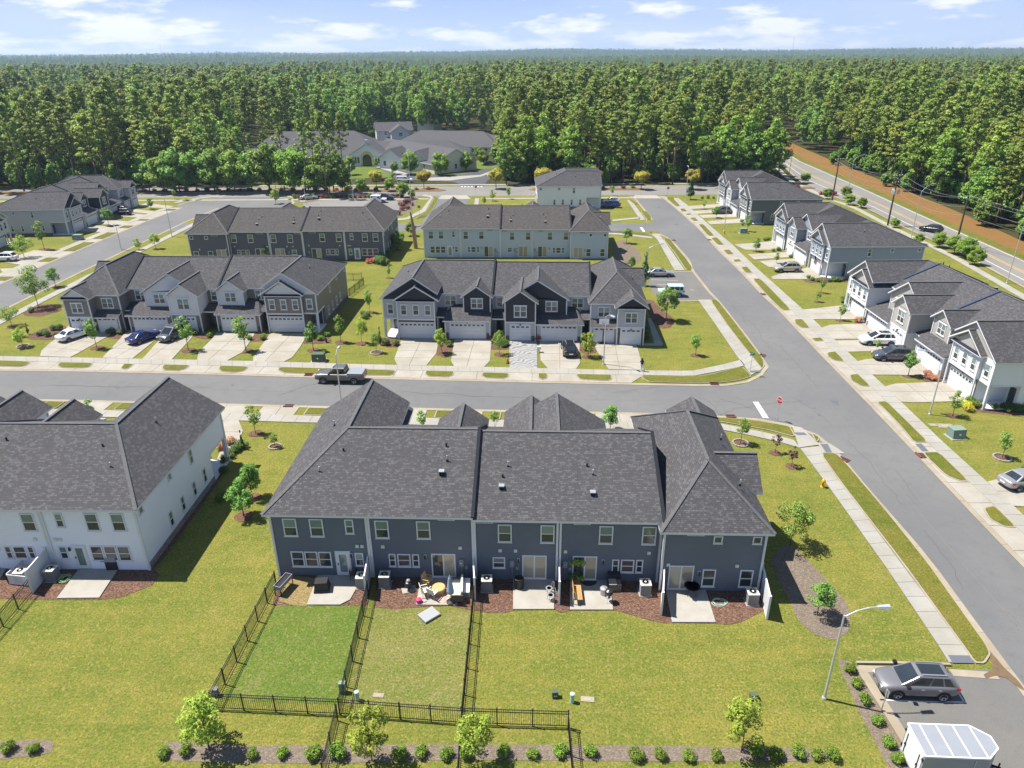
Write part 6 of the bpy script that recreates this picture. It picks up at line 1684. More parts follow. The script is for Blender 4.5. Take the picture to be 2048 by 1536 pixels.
def car_meshes(kind, near):
    S = SPEC[kind]; secs = []
    for x, zb, zs, zt, w in S['body']:
        zm = zb + (zs - zb) * .45
        secs.append([(x, -w * .86, zb), (x, -w, zb + .12), (x, -w * 1.01, zm), (x, -w * .97, zs), (x, -w * .72, zt), (x, 0, zt + .025), (x, w * .72, zt), (x, w * .97, zs), (x, w * 1.01, zm), (x, w, zb + .12), (x, w * .86, zb), (x, 0, zb - .02)])
    mb = MB(); loft(mb, secs); out = {}
    body = mb.mesh('body', None or MAT['tyre'], True); out['body'] = body
    c = S['cab']; b0, b1 = c['b']; r0, r1 = c['r']; zb, zr, wb, wr = c['zb'], c['zr'], c['wb'], c['wr']
    mb = MB(); B = [(b0, -wb * .9, zb - .05), (b0, wb * .9, zb - .05), (b1, wb * .93, zb - .05), (b1, -wb * .93, zb - .05)]; T_ = [(r0, -wr, zr - .04), (r0, wr, zr - .04), (r1, wr * .97, zr - .05), (r1, -wr * .97, zr - .05)]
    mid = (r0 + r1) / 2
    mb.hexa(B, T_)
    R0 = [(r0 + .02, -wr * .98, zr - .045), (r0 + .02, wr * .98, zr - .045), (r1 - .03, wr * .95, zr - .055), (r1 - .03, -wr * .95, zr - .055)]
    R1 = [(r0 - .12, -wr * .8, zr), (r0 - .12, wr * .8, zr), (r1 + .12, wr * .78, zr), (r1 + .12, -wr * .78, zr)]
    mb.hexa(R0, R1); out['cabin'] = mb.mesh('cabin', MAT['tyre'])
    m = MB(); patch(m, [B[1], B[0], T_[0], T_[1]], .07, .93, .1, .95, .018); out['windshield'] = m.mesh('windshield', MAT['glass_car'])
    m = MB(); patch(m, [B[3], B[2], T_[2], T_[3]], .09, .91, .22, .93, .018); out['rear_window'] = m.mesh('rear_window', MAT['glass_car'])
    cuts = [b0] + list(S['split']) + [b1]; L = b0 - b1
    us = [0.10] + [(b0 - x) / L for x in S['split']] + [.94]
    side = []
    for k in range(len(us) - 1):
        m = MB(); patch(m, [B[0], B[3], T_[3], T_[0]], us[k] + .018, us[k + 1] - .018, .16, .9, .016); a = m.mesh('side_window', MAT['glass_car'])
        m = MB(); patch(m, [B[2], B[1], T_[1], T_[2]], 1 - us[k + 1] + .018, 1 - us[k] - .018, .16, .9, .016); side += [a, m.mesh('side_window', MAT['glass_car'])]
    out['side'] = side
    xf_, w = S['body'][1][0], S['body'][1][4]; z = S['body'][1][2]
    m = MB(); m.hexa([(xf_ - .3, .0, z - .03), (xf_ + .045, -.17, z - .06), (xf_ + .05, -.17, z + .07), (xf_ - .3, .0, z + .12)], [(xf_ - .3, .06, z - .03), (xf_ + .06, .14, z - .06), (xf_ + .05, .14, z + .07), (xf_ - .3, .05, z + .12)]); out['headlight'] = m.mesh('headlight', MAT['lamp_white'])
    xr_, wrr, zrr = S['body'][-2][0], S['body'][-2][4], S['body'][-2][2]
    m = MB(); m.box(-.06, .22, -.10, .065, -.06, .07); out['taillight'] = m.mesh('taillight', MAT['lamp_red'])
    m = MB(); m.box(-.03, .04, -.45, .45, -.12, .1, 0); m.box(.04, .05, -.22, .22, -.05, .06, 1); out['grille'] = m.mesh('grille', [MAT['black_metal'], MAT['alloy']])
    m = MB(); m.box(-.1, .1, -.13, .13, 0, .16); out['mirror'] = m.mesh('mirror', MAT['black_metal'])
    m = MB(); m.box(-.1, .1, -.02, .02, 0, .03); out['handle'] = m.mesh('door_handle', MAT['alloy'])
    m = MB(); m.box(-.015, .0, -.25, .25, 0, .13); out['plate'] = m.mesh('licence_plate', MAT['lamp_white'])
    # wheel arch lips
    m = MB(); r = S['wr'] * 1.17; n = 14
    pts_ = [(r * math.cos(math.pi * i / n), 0, r * math.sin(math.pi * i / n) - .03) for i in range(n + 1)]
    for a, b in zip(pts_[:-1], pts_[1:]): m.poly([(0, -.0, 0), a, b]); 
    out['arch'] = m.mesh('wheel_arch', MAT['tyre'], False, False)
    return out
CARM = {}
def car(kind, paint, p, heading, label, name='parked_car', cat='car', scale=1.0, roof=None, group='vehicles', extra=None):
    if kind not in CARM: CARM[kind] = (car_meshes(kind, True), wheel_meshes(SPEC[kind]['wr']))
    M_, (ty, rim) = CARM[kind]; S = SPEC[kind]
    root = empty(name, (p[0], p[1], 0.03), math.radians(heading), label, cat, group); root.scale = (scale,) * 3
    def own(me, mat):
        k = (me.name, mat.name)
        if k not in CARM:
            c = me.copy(); c.materials.clear(); c.materials.append(mat); CARM[k] = c
        return CARM[k]
    body = put('body', own(M_['body'], paint), root); sm = body.modifiers.new('sub', 'SUBSURF'); sm.levels = 2; sm.render_levels = 2
    cab = put('cabin', own(M_['cabin'], paint), root); bv = cab.modifiers.new('bev', 'BEVEL'); bv.width = .07; bv.segments = 3
    put('windshield', M_['windshield'], cab); put('rear_window', M_['rear_window'], cab)
    for s_ in M_['side']: put('side_window', s_, cab)
    for ax in S['ax']:
        for sg in (-1, 1):
            w = put('wheel', rim, root, (ax, sg * (S['W'] - .09), S['wr'])); put('tyre', ty, w)
            put('wheel_arch', M_['arch'], root, (ax, sg * (S['W'] * 1.012 + .004), S['wr']))
    bx, bz, bw = S['body'][1][0], S['body'][1][2], S['body'][1][4]
    rx, rz_, rw = S['body'][-2][0], S['body'][-2][2], S['body'][-2][4]
    for sg in (-1, 1):
        put('headlight', M_['headlight'], root, (-.04, sg * bw * .72, .0), 0, (1, sg, 1)); put('taillight', M_['taillight'], root, (rx + .0, sg * rw * .93, rz_ - .12), 0, (1, sg, 1))
        put('mirror', M_['mirror'], root, (S['cab']['b'][0] - .35, sg * (S['W'] + .08), S['cab']['zb'] + .02), 0)
        for hx in (.1, -.9): put('door_handle', M_['handle'], root, (hx - .1, sg * (S['W'] * 1.0), S['cab']['zb'] - .17))
    put('grille', M_['grille'], root, (S['body'][0][0] - .05, 0, S['body'][0][2] - .02)); put('licence_plate', M_['plate'], root, (S['body'][-1][0] - .02, 0, .62))
    if roof:
        c = S['cab']; m = MB(); m.box(c['r'][1] + .28, c['r'][0] - .16, -c['wr'] * .62, c['wr'] * .62, c['zr'] - .01, c['zr'] + .012, 0); m.build('roof_panel', roof, cab)
    for sg in (-1, 1):
        if kind in ('suv', 'van'):
            c = S['cab']; m = MB(); m.bar((c['r'][0] - .2, sg * c['wr'] * .84, c['zr'] + .03), (c['r'][1] + .2, sg * c['wr'] * .82, c['zr'] + .03), .04, .05); m.build('roof_rail', MAT['grey_metal'], cab)
    if extra: extra(root)
    return root
PA = {k: m_paint('paint_' + k, c, r_, mt) for k, c, r_, mt in (('silver', (0.36, 0.355, 0.345), .3, .5), ('greysuv', (0.16, 0.157, 0.165), .42, .35), ('white', (0.72, 0.72, 0.72), .35, 0), ('navy', (0.02, 0.03, 0.15), .25, .3), ('gunmetal', (0.10, 0.105, 0.115), .3, .4), ('black', (0.012, 0.013, 0.016), .2, .2),
      ('taupe', (0.135, 0.125, 0.115), .3, .4), ('beige', (0.42, 0.38, 0.31), .3, .4), ('ice', (0.45, 0.62, 0.68), .35, .1), ('red', (0.28, 0.012, 0.035), .25, .3), ('slate', (0.085, 0.09, 0.105), .25, .4))}
def cpx(kind, paint, x, y, heading, label, **kw): return car(kind, PA[paint], G(x, y), heading, label, **kw)
cpx('suv', 'greysuv', 1826, 1378, 176, 'silver grey crossover with a black glass roof in the near car park', roof=MAT['glass_car'], scale=.96)
def bed_cover(root):
    m = MB(); m.box(-2.8, -.95, -.9, .9, 1.24, 1.31); m.build('bed_cover', MAT['grey_box'], root)
    m = MB(); m.box(-2.95, -2.9, -.75, .75, .62, 1.2); m.build('tailgate', PA['taupe'], root)
cpx('pickup', 'taupe', 683, 762, 176.5, 'grey-brown pickup truck on the street before the taupe row', name='pickup_truck', cat='truck', extra=bed_cover)
cpx('sedan', 'white', 150, 676, 62, 'white sedan on the leftmost driveway of the taupe row', scale=.98)
cpx('sedan', 'navy', 289, 681, 62, 'dark blue sedan on the driveway of the taupe row')
cpx('van', 'gunmetal', 350, 675, -108, 'grey van nosing out of a driveway of the taupe row', name='parked_van', cat='van')
cpx('suv', 'black', 1138, 705, 92, 'black car on the driveway of the black gabled row', scale=.97)
cpx('sedan', 'silver', 1319, 552, 0, 'silver sedan in the small car park off the diagonal street')
cpx('jeep', 'ice', 1341, 592, 178, 'pale blue off-roader with a white roof in the small car park', roof=PA['white'])
cpx('suv', 'white', 1754, 688, 176, 'white crossover on a driveway of the white row', roof=MAT['glass_car'])
cpx('suv', 'slate', 1783, 719, 176, 'dark grey crossover on a driveway of the white row', roof=MAT['glass_car'])
cpx('suv', 'beige', 1574, 543, 178, 'beige estate car on the driveway beside the flag')
cpx('sedan', 'silver', 2046, 970, 12, 'silver sedan cut off by the right edge')
cpx('suv', 'gunmetal', 1443, 427, 178, 'dark car on the driveway of the dark grey row')
cpx('sedan', 'red', 1655, 390, 158, 'dark red car driving on the highway', name='car')
cpx('suv', 'black', 1861, 464, 130, 'black car driving on the highway', name='car')
cpx('jeep', 'white', 758, 405, -4, 'white off-roader in the far small car park', scale=1.05)
cpx('suv', 'black', 772, 400, -4, 'black car behind the white off-roader')
cpx('sedan', 'silver', 618, 399, 15, 'grey car among the dark red hedge shrubs')
cpx('suv', 'black', 247, 430, 176, 'black car parked at the far left row')
cpx('suv', 'black', 240, 425, 176, 'second black car parked behind at the far left row')
cpx('suv', 'white', 12, 522, 178, 'white car cut off by the left edge')
cpx('suv', 'white', 1222, 407, 178, 'white car beside the plain white house', scale=.95)
cpx('suv', 'navy', 1222, 415, 178, 'dark car beside the plain white house')
cpx('van', 'white', 809, 364, 0, 'white van in the church car park', name='parked_van', cat='van')
cpx('sedan', 'slate', 980, 330, 10, 'dark car at the right end of the church')
cpx('sedan', 'red', 757, 362, 30, 'red car half hidden by an avenue tree')

# ---- enclosed cargo trailer, nose to the right
def trailer():
    c = G(1888, 1544); root = empty('cargo_trailer', (c.x, c.y, 0.02), math.radians(-3), 'white enclosed cargo trailer with a pointed nose in the bottom right corner', 'trailer', 'vehicles')
    L, Wd, z0, z1 = 3.9, 1.95, .45, 2.3
    foot = [(-L / 2, -Wd / 2), (L / 2 - .75, -Wd / 2), (L / 2, -.35), (L / 2, .35), (L / 2 - .75, Wd / 2), (-L / 2, Wd / 2)]
    MAT['trailer'] = m_plain('trailer', (0.25, 0.262, 0.285), .4, .1, .5, .1, 1.2)
    mb = MB(); mb.prism(foot, z0, z1); b = mb.build('box', MAT['trailer'], root)
    mb = MB(); mb.prism([(x * .985, y * .975) for x, y in foot], z1, z1 + .05); rf = mb.build('roof', MAT['trailer'], root)
    for k in range(4):
        x = -L / 2 + .55 + k * .85; m = MB(); m.box(x - .03, x + .03, -Wd / 2 + .06, Wd / 2 - .06, z1 + .05, z1 + .075); m.build('roof_rib', MAT['cushion'], rf)
    for i in range(6):
        a, d = foot[i], foot[(i + 1) % 6]; m = MB(); m.bar((*a, z1 + .01), (*d, z1 + .01), .07, .1); m.build('edge_trim', MAT['trim'], root)
        m = MB(); m.bar((*a, z0 + .02), (*d, z0 + .02), .05, .1); m.build('edge_trim', MAT['galv'], root)
    m = MB(); m.box(-L / 2 - .03, -L / 2, -Wd / 2 + .12, Wd / 2 - .12, z0 + .12, z1 - .14); d = m.build('rear_door', MAT['vinyl'], root)
    for sg in (-1, 1):
        m = MB(); m.tube((-L / 2 - .06, sg * .62, z0 + .2), (-L / 2 - .06, sg * .62, z1 - .3), .02, 6); m.box(-L / 2 - .1, -L / 2 - .03, sg * .62 - .05, sg * .62 + .05, 1.2, 1.3); m.build('latch_bar', MAT['black_metal'], d)
        for z in (.8, 1.9): m = MB(); m.box(-L / 2 - .07, -L / 2 - .0, sg * .9 - .05, sg * .9 + .05, z, z + .14); m.build('hinge', MAT['black_metal'], d)
    m = MB(); m.box(.6, 1.25, -Wd / 2 - .025, -Wd / 2, z0 + .14, z1 - .18); sd = m.build('side_door', MAT['trailer'], root)
    for q in ((.57, .6, z0 + .1, z1 - .15), (1.25, 1.28, z0 + .1, z1 - .15), (.6, 1.25, z1 - .18, z1 - .15)):
        m = MB(); m.box(q[0], q[1], -Wd / 2 - .035, -Wd / 2, q[2], q[3]); m.build('door_frame', MAT['galv'], sd)
    m = MB(); m.box(.66, .76, -Wd / 2 - .07, -Wd / 2 - .02, 1.25, 1.35); m.build('handle', MAT['black_metal'], sd)
    ty, rim = wheel_meshes(.33)
    for sg in (-1, 1):
        m = MB(); m.box(-.75, .15, min(sg * .98, sg * 1.2), max(sg * .98, sg * 1.2), .72, .78); m.build('mudguard', MAT['galv'], root)
        w = put('wheel', rim, root, (-.3, sg * 1.1, .33)); put('tyre', ty, w)
    m = MB(); m.bar((L / 2 - .3, -.5, .42), (L / 2 + .85, 0, .42), .08, .1); m.bar((L / 2 - .3, .5, .42), (L / 2 + .85, 0, .42), .08, .1); m.tube((L / 2 + .7, 0, .05), (L / 2 + .7, 0, .8), .04, 8); m.build('tow_bar', MAT['black_metal'], root)
trailer()
# ------------------------------------------------------------------ back yards
def prop(name, p, rz, label, cat, group=None): return empty(name, (p[0], p[1], p[2] if len(p) > 2 else 0.0), rz, label, cat, group)
def part(root, name, mat, fn, loc=(0, 0, 0), rz=0.0, smooth=False):
    mb = MB(); fn(mb); return mb.build(name, mat, root, loc, rz, smooth)
for pts, lb in ((GL([(614, 1211), (636, 1152), (713, 1150), (711, 1182), (700, 1201), (680, 1211)]), 0), (GL([(832, 1211), (843, 1151), (922, 1151), (914, 1212)]), 0), (GL([(1026, 1220), (1026.5, 1158), (1108, 1158), (1108, 1220)]), 0),
                (GL([(1140, 1221), (1140, 1158), (1219, 1158), (1226, 1221)]), 0), (GL([(1344, 1246), (1331, 1181), (1411, 1181), (1431, 1246)]), 0), (GL([(114, 1198), (159, 1139), (237, 1139), (199, 1197)]), 0), (GL([(-60, 1160), (-40, 1139), (12, 1139), (0, 1160)]), 0)):
    mb = MB(); q = [Vector(p[:2]) for p in pts]
    if area2(q) < 0: q = q[::-1]
    mb.prism(q, 0.0, 0.10); tag(mb.build('patio', MAT['patio']), kind='structure')
mb = MB(); mb.prism([Vector(p[:2]) for p in GL([(867, 1207), (869, 1166), (905, 1166), (905, 1207)])], .102, .112)
MAT['rug'] = None
t = NT('rug'); vv = t.node("ShaderNodeTexVoronoi"); vv.inputs['Scale'].default_value = 2.6; vv.inputs['Randomness'].default_value = 0.15; t.l.new(t.coord('POS'), vv.inputs['Vector'])
MAT['rug'] = t.done(t.mix(t.math('LESS_THAN', vv.outputs['Distance'], .3), (0.42, 0.26, 0.20), (0.62, 0.55, 0.48)), .9)
tag(mb.build('patio_rug', MAT['rug']), 'pinkish dotted rug on the furnished patio', 'rug')
# privacy screens: vinyl panels with posts
SC = []
for i, (a, b, lb) in enumerate((((741, 1147), (733, 1196), 'white privacy panel right of the covered grill'), ((947, 1150), (950, 1200), 'white privacy panel right of the blue umbrella'), ((1117, 1153), (1118, 1208), 'white privacy panel beside the teak bench'),
                             ((1325, 1163), (1322, 1230), 'white privacy panel left of the round mesh table'), ((1518, 1172), (1533, 1238), 'white privacy panel at the right end of the near row'), ((104, 1140), (66, 1186), 'white privacy panel on the pale row'))):
    A, B = G(*a), G(*b); d = (B - A).normalized(); root = prop('privacy_screen', A, math.atan2(d.y, d.x), lb, 'privacy screen', 'white privacy panels'); L = (B - A).length
    part(root, 'post', MAT['vinyl'], lambda m: m.box(-.07, .07, -.07, .07, 0, 2.1)); part(root, 'post', MAT['vinyl'], lambda m: m.box(L - .07, L + .07, -.07, .07, 0, 2.0))
    n = max(4, int(L / .28))
    for k in range(n): part(root, 'board', MAT['vinyl'], lambda m: m.box(.07 + (L - .14) * k / n + .004, .07 + (L - .14) * (k + 1) / n - .004, -.025, .025, .12, 1.82))
    part(root, 'rail', MAT['vinyl'], lambda m: m.box(.07, L - .07, -.045, .045, 1.82, 1.94)); part(root, 'rail', MAT['vinyl'], lambda m: m.box(.07, L - .07, -.045, .045, .02, .12))
# air-conditioning units
def ac(px, rz, lb):
    p = G(*px); root = prop('air_conditioner', p, rz, lb, 'air conditioner', 'air-conditioning units')
    part(root, 'pad', MAT['patio'], lambda m: m.box(-.45, .45, -.45, .45, 0, .08)); part(root, 'case', MAT['ac_body'], lambda m: m.box(-.36, .36, -.36, .36, .08, .92))
    for k in range(7): part(root, 'louvre_band', MAT['grey_box'], lambda m: m.box(-.37, .37, -.37, .37, .16 + k * .1, .2 + k * .1))
    part(root, 'top', MAT['ac_top'], lambda m: m.box(-.38, .38, -.38, .38, .92, 1.0)); part(root, 'fan_guard', MAT['grey_metal'], lambda m: [m.lathe((0, 0, 1.0), [(r, 0), (r, .02), (r - .025, .02)], 20) for r in (.3, .22, .14)]); part(root, 'fan_hub', MAT['ac_top'], lambda m: m.lathe((0, 0, .99), [(.09, 0), (.08, .04)], 12))
for px, rz, lb in (((725, 1172), 0, 'air conditioner left of the first white panel'), ((771, 1170), 0, 'air conditioner right of the first white panel'), ((974, 1178), 0, 'air conditioner at the bare mulch bed'), ((1289, 1186), 0, 'air conditioner left of the tall slanted panel'), ((1502, 1205), 0, 'air conditioner at the right end of the near row'),
                   ((107, 1158), 0, 'air conditioner of the pale row'), ((48, 1162), 0, 'air conditioner inside the white picket pen'), ((1268, 1165), 0, 'air') ):
    if lb != 'air': ac(px, rz, lb)
# furnishings
p = G(645, 1180); root = prop('covered_grill', (p.x, p.y, .1), .1, 'square grill under a black cover on the left patio', 'grill')
part(root, 'cover', MAT['cover_black'], lambda m: m.hexa([(-.5, -.42, 0), (.5, -.42, 0), (.5, .42, 0), (-.5, .42, 0)], [(-.44, -.36, .78), (.44, -.36, .78), (.44, .36, .74), (-.44, .36, .74)])); part(root, 'cover_skirt', MAT['cover_black'], lambda m: m.box(-.53, .53, -.45, .45, 0, .18))
p = G(569, 1180); root = prop('raised_planter', p, 1.25, 'dark raised planter table at the left fence', 'planter')
part(root, 'tray', MAT['grey_box'], lambda m: [m.box(-.75, .75, -.28, -.24, .62, .92), m.box(-.75, .75, .24, .28, .62, .92), m.box(-.75, -.71, -.24, .24, .62, .92), m.box(.71, .75, -.24, .24, .62, .92), m.box(-.71, .71, -.24, .24, .62, .7)])
part(root, 'soil', MAT['char'], lambda m: m.box(-.7, .7, -.235, .235, .7, .84))
for sx in (-.7, .7):
    for sy in (-.24, .24): part(root, 'leg', MAT['black_metal'], lambda m: m.box(sx - .025, sx + .025, sy - .025, sy + .025, 0, .62))
p = G(708, 1158); root = prop('patio_chair', (p.x, p.y, .1), 3.3, 'dark folding chair by the white back door', 'chair', 'patio chairs')
def chair_parts(root, mat, w=.5):
    part(root, 'seat', mat, lambda m: m.box(-w / 2, w / 2, -.24, .24, .4, .46)); part(root, 'backrest', mat, lambda m: m.hexa([(-w / 2, .2, .46), (w / 2, .2, .46), (w / 2, .25, .46), (-w / 2, .25, .46)], [(-w / 2, .34, .95), (w / 2, .34, .95), (w / 2, .38, .95), (-w / 2, .38, .95)]))
    for sx in (-1, 1):
        for sy in (-.22, .22): part(root, 'leg', mat, lambda m: m.tube((sx * (w / 2 - .03), sy, 0), (sx * (w / 2 - .03), sy, .42), .018, 6))
        part(root, 'armrest', mat, lambda m: m.box(sx * w / 2 - .03, sx * w / 2 + .03, -.22, .3, .62, .66))
chair_parts(root, MAT['char'])
for px, rz, lb, mt in (((856, 1172), 1.2, 'wicker chair by the dark sliding door', 'wicker'), ((851, 1192), 1.9, 'cream metal chair left of the round wicker table', 'cushion'), ((866, 1196), 2.6, 'cushioned chair nearest the lawn on the furnished patio', 'cushion'), ((1098, 1188), -1.4, 'wire chair with scrolled frame, nearer the wall', 'char'), ((1101, 1202), -1.2, 'wire chair with scrolled frame, nearer the lawn', 'char')):
    p = G(*px); root = prop('patio_chair', (p.x, p.y, .11), rz, lb, 'chair', 'patio chairs')
    if mt != 'char': chair_parts(root, MAT[mt], .6)
    else:
        part(root, 'seat', MAT['grey_box'], lambda m: [m.lathe((0, 0, .42), [(r, 0), (r, .02), (r - .02, .02)], 14) for r in (.25, .16, .08)])
        part(root, 'backrest', MAT['grey_box'], lambda m: m.path([(-.22, .22, .42), (-.24, .3, .75), (0, .34, .95), (.24, .3, .75), (.22, .22, .42)], .016, 5))
        for a in range(4): part(root, 'leg', MAT['grey_box'], lambda m: m.tube((.2 * math.cos(a * 1.57 + .8), .2 * math.sin(a * 1.57 + .8), .42), (.26 * math.cos(a * 1.57 + .8), .26 * math.sin(a * 1.57 + .8), 0), .015, 5))
p = G(878, 1186); root = prop('wicker_table', (p.x, p.y, .11), 0, 'round tan wicker table on the dotted rug', 'table'); part(root, 'top', MAT['wicker'], lambda m: m.lathe((0, 0, 0), [(.38, .0), (.45, .25), (.48, .42), (.44, .46)], 22)); part(root, 'base_ring', MAT['wicker'], lambda m: m.lathe((0, 0, 0), [(.42, 0), (.42, .06), (.36, .06)], 22))
p = G(915, 1188); root = prop('outdoor_sofa', (p.x, p.y, .1), 1.62, 'cream cushioned sofa with a brown frame beside the white panel', 'sofa')
part(root, 'frame', MAT['bark'], lambda m: [m.box(-.95, .95, -.38, .38, .08, .32), m.box(-.95, .95, -.46, -.38, .08, .8)])
for k in range(3): part(root, 'seat_cushion', MAT['cushion'], lambda m: m.box(-.9 + k * .6, -.32 + k * .6, -.34, .36, .32, .46)); part(root, 'back_cushion', MAT['cushion'], lambda m: m.hexa([(-.9 + k * .6, -.38, .46), (-.32 + k * .6, -.38, .46), (-.32 + k * .6, -.2, .46), (-.9 + k * .6, -.2, .46)], [(-.9 + k * .6, -.42, .9), (-.32 + k * .6, -.42, .9), (-.32 + k * .6, -.3, .9), (-.9 + k * .6, -.3, .9)]))
for sx in (-1, 1): part(root, 'armrest', MAT['bark'], lambda m: m.box(sx * .95 - .05, sx * .95 + .05, -.44, .4, .08, .6))
p = G(902, 1206); root = prop('garden_umbrella', (p.x, p.y, .1), 0, 'folded blue-grey umbrella in a black base', 'umbrella'); part(root, 'pole', MAT['galv'], lambda m: m.tube((0, 0, 0), (0, 0, 2.3), .022, 8)); part(root, 'base', MAT['char'], lambda m: m.lathe((0, 0, 0), [(.32, 0), (.32, .07), (.08, .12), (.05, .35)], 18)); part(root, 'canopy', MAT['blue_cloth'], lambda m: m.lathe((0, 0, .75), [(.20, 0), (.23, .2), (.16, .8), (.10, 1.3), (.02, 1.5)], 10, 0, 1.15, .85))
p = G(934, 1182); root = prop('deck_boxes', p, 1.57, 'grey lidded storage bench against the white panel', 'storage box')
for k in range(3): part(root, 'bin', MAT['grey_metal'], lambda m: m.box(-.75 + k * .5, -.28 + k * .5, -.2, .2, 0, .5)); part(root, 'lid', MAT['lamp_white'], lambda m: m.box(-.77 + k * .5, -.26 + k * .5, -.22, .22, .5, .55))
p = G(818, 1180); root = prop('small_smoker', p, .3, 'small black barbecue on two pavers in the mulch', 'grill', 'barbecues'); part(root, 'paver', MAT['patio'], lambda m: m.box(-.5, .5, -.3, .35, 0, .05)); part(root, 'drum', MAT['char'], lambda m: m.lathe((0, 0, .25), [(.05, 0), (.26, .1), (.28, .3), (.22, .48), (.04, .56)], 16)); part(root, 'hood', MAT['grey_box'], lambda m: m.lathe((0, 0, .82), [(.16, 0), (.12, .1), (.02, .14)], 12))
for a in range(3): part(root, 'leg', MAT['char'], lambda m: m.tube((.18 * math.cos(a * 2.1), .18 * math.sin(a * 2.1), .3), (.26 * math.cos(a * 2.1), .26 * math.sin(a * 2.1), .05), .02, 6))
p = G(838, 1206); root = prop('pink_toy', (p.x, p.y, .1), 0, 'pink toy at the corner of the furnished patio', 'toy'); part(root, 'body', MAT['pink'], lambda m: m.lathe((0, 0, 0), [(.1, 0), (.22, .1), (.2, .25), (.06, .34)], 12)); part(root, 'handle', MAT['pink'], lambda m: m.path([(.1, 0, .2), (.3, 0, .32), (.42, .1, .2)], .03, 6))
A = G(858, 1232); root = prop('fire_pit_lid', (A.x, A.y, 0), .72, 'square grey board lying on the patchy lawn', 'board'); part(root, 'board', MAT['grey_box'], lambda m: m.box(-.62, .62, -.5, .5, .05, .16)); part(root, 'rim', MAT['grey_metal'], lambda m: m.box(-.6, .6, -.48, .48, .16, .18))
p = G(1038, 1176); root = prop('compost_bin', (p.x, p.y, .02), 0, 'round black slatted bin left of the sliding door', 'bin'); part(root, 'drum', MAT['cover_black'], lambda m: m.lathe((0, 0, 0), [(.3, 0), (.33, .4), (.33, .9), (.3, .92), (.26, .82)], 18))
for a in range(16): part(root, 'slat', MAT['char'], lambda m: m.box(.325, .35, -.04, .04, .05, .86), (0, 0, 0), a * math.pi / 8)
p = G(1151, 1197); root = prop('teak_bench', (p.x, p.y, .1), -1.57, 'orange teak slatted bench beside the white panel', 'bench')
for k in range(5): part(root, 'seat_slat', MAT['teak'], lambda m: m.box(-.75, .75, -.12 + k * .11, -.03 + k * .11, .42, .46))
for k in range(3): part(root, 'back_slat', MAT['teak'], lambda m: m.box(-.75, .75, -.2, -.17, .55 + k * .14, .65 + k * .14))
for sx in (-.68, .68): part(root, 'leg', MAT['bark'], lambda m: [m.box(sx - .03, sx + .03, -.22, -.16, 0, .98), m.box(sx - .03, sx + .03, .34, .4, 0, .42), m.box(sx - .03, sx + .03, -.22, .4, .38, .42)])
p = G(1153, 1167); root = prop('potted_tree', (p.x, p.y, .1), 0, 'small bright potted tree by the teak bench', 'potted plant'); part(root, 'pot', MAT['terra'], lambda m: m.lathe((0, 0, 0), [(.2, 0), (.3, .4), (.27, .4)], 14)); part(root, 'trunk', MAT['bark'], lambda m: m.tube((0, 0, .3), (0, 0, 1.7), .025, 6))
C, N, S, V, Q = cloud([(.0, 0, 1.85, .4), (-.35, .05, 1.75, .28), (.35, 0, 1.75, .28)], 500, .5, .16); put('foliage', quads_mesh('foliage', C, N, S, L_['maple'], V, .75, Q), root)
C, N, S, V, Q = cloud([(.0, 0, .65, .35), (-.35, .1, .5, .25), (.3, -.1, .5, .28)], 600, .8, .14); put('low_foliage', quads_mesh('low_foliage', C, N, S, L_['shrub'], V, .75, Q), root)
p = G(1177, 1164); root = prop('door_mat', (p.x, p.y, .102), 0, 'half-round dark mat at the sliding door', 'mat'); part(root, 'mat', MAT['char'], lambda m: m.prism([(.6 * math.cos(math.pi + a * math.pi / 12), .55 * math.sin(math.pi + a * math.pi / 12)) for a in range(13)], 0, .015))
p = G(1229, 1178); root = prop('storage_chest', (p.x, p.y, .0), 0, 'grey wooden chest with a black barbecue behind it', 'chest'); part(root, 'chest', MAT['gravel'], lambda m: m.box(-.42, .42, -.3, .3, 0, .62)); part(root, 'lid', MAT['patio'], lambda m: m.box(-.44, .1, -.32, .32, .62, .66)); part(root, 'grill_body', MAT['char'], lambda m: m.box(-.45, .45, .32, .78, 0, .95))
p = G(1207, 1190); root = prop('steel_bin', (p.x, p.y, .1), 0, 'round grey metal bin on the bench patio', 'bin'); part(root, 'drum', MAT['grey_metal'], lambda m: m.lathe((0, 0, 0), [(.24, 0), (.26, .48)], 18)); part(root, 'lid', MAT['grey_metal'], lambda m: m.lathe((0, 0, .48), [(.28, 0), (.26, .05), (.05, .09)], 18))
p = G(1217, 1204); root = prop('kettle_grill', (p.x, p.y, .1), 0, 'black kettle grill at the corner of the bench patio', 'grill', 'barbecues'); part(root, 'bowl', MAT['char'], lambda m: m.lathe((0, 0, .5), [(.05, 0), (.22, .08), (.3, .24), (.3, .26)], 18)); part(root, 'lid', MAT['char'], lambda m: m.lathe((0, 0, .77), [(.31, 0), (.26, .16), (.1, .24), (.02, .25)], 18)); part(root, 'ash_catcher', MAT['galv'], lambda m: m.lathe((0, 0, .28), [(.12, 0), (.14, .04)], 12))
for a in range(3): part(root, 'leg', MAT['galv'], lambda m: m.tube((.12 * math.cos(a * 2.1), .12 * math.sin(a * 2.1), .52), (.32 * math.cos(a * 2.1), .32 * math.sin(a * 2.1), .0), .014, 6))
p = G(1382, 1190); root = prop('mesh_table', (p.x, p.y, .1), 0, 'round black wire mesh table on the right patio', 'table')
part(root, 'top', MAT['black_metal'], lambda m: [m.lathe((0, 0, .7), [(r, 0), (r, .025), (r - .02, .025)], 28) for r in (.55, .47, .39, .31, .23, .15, .08)])
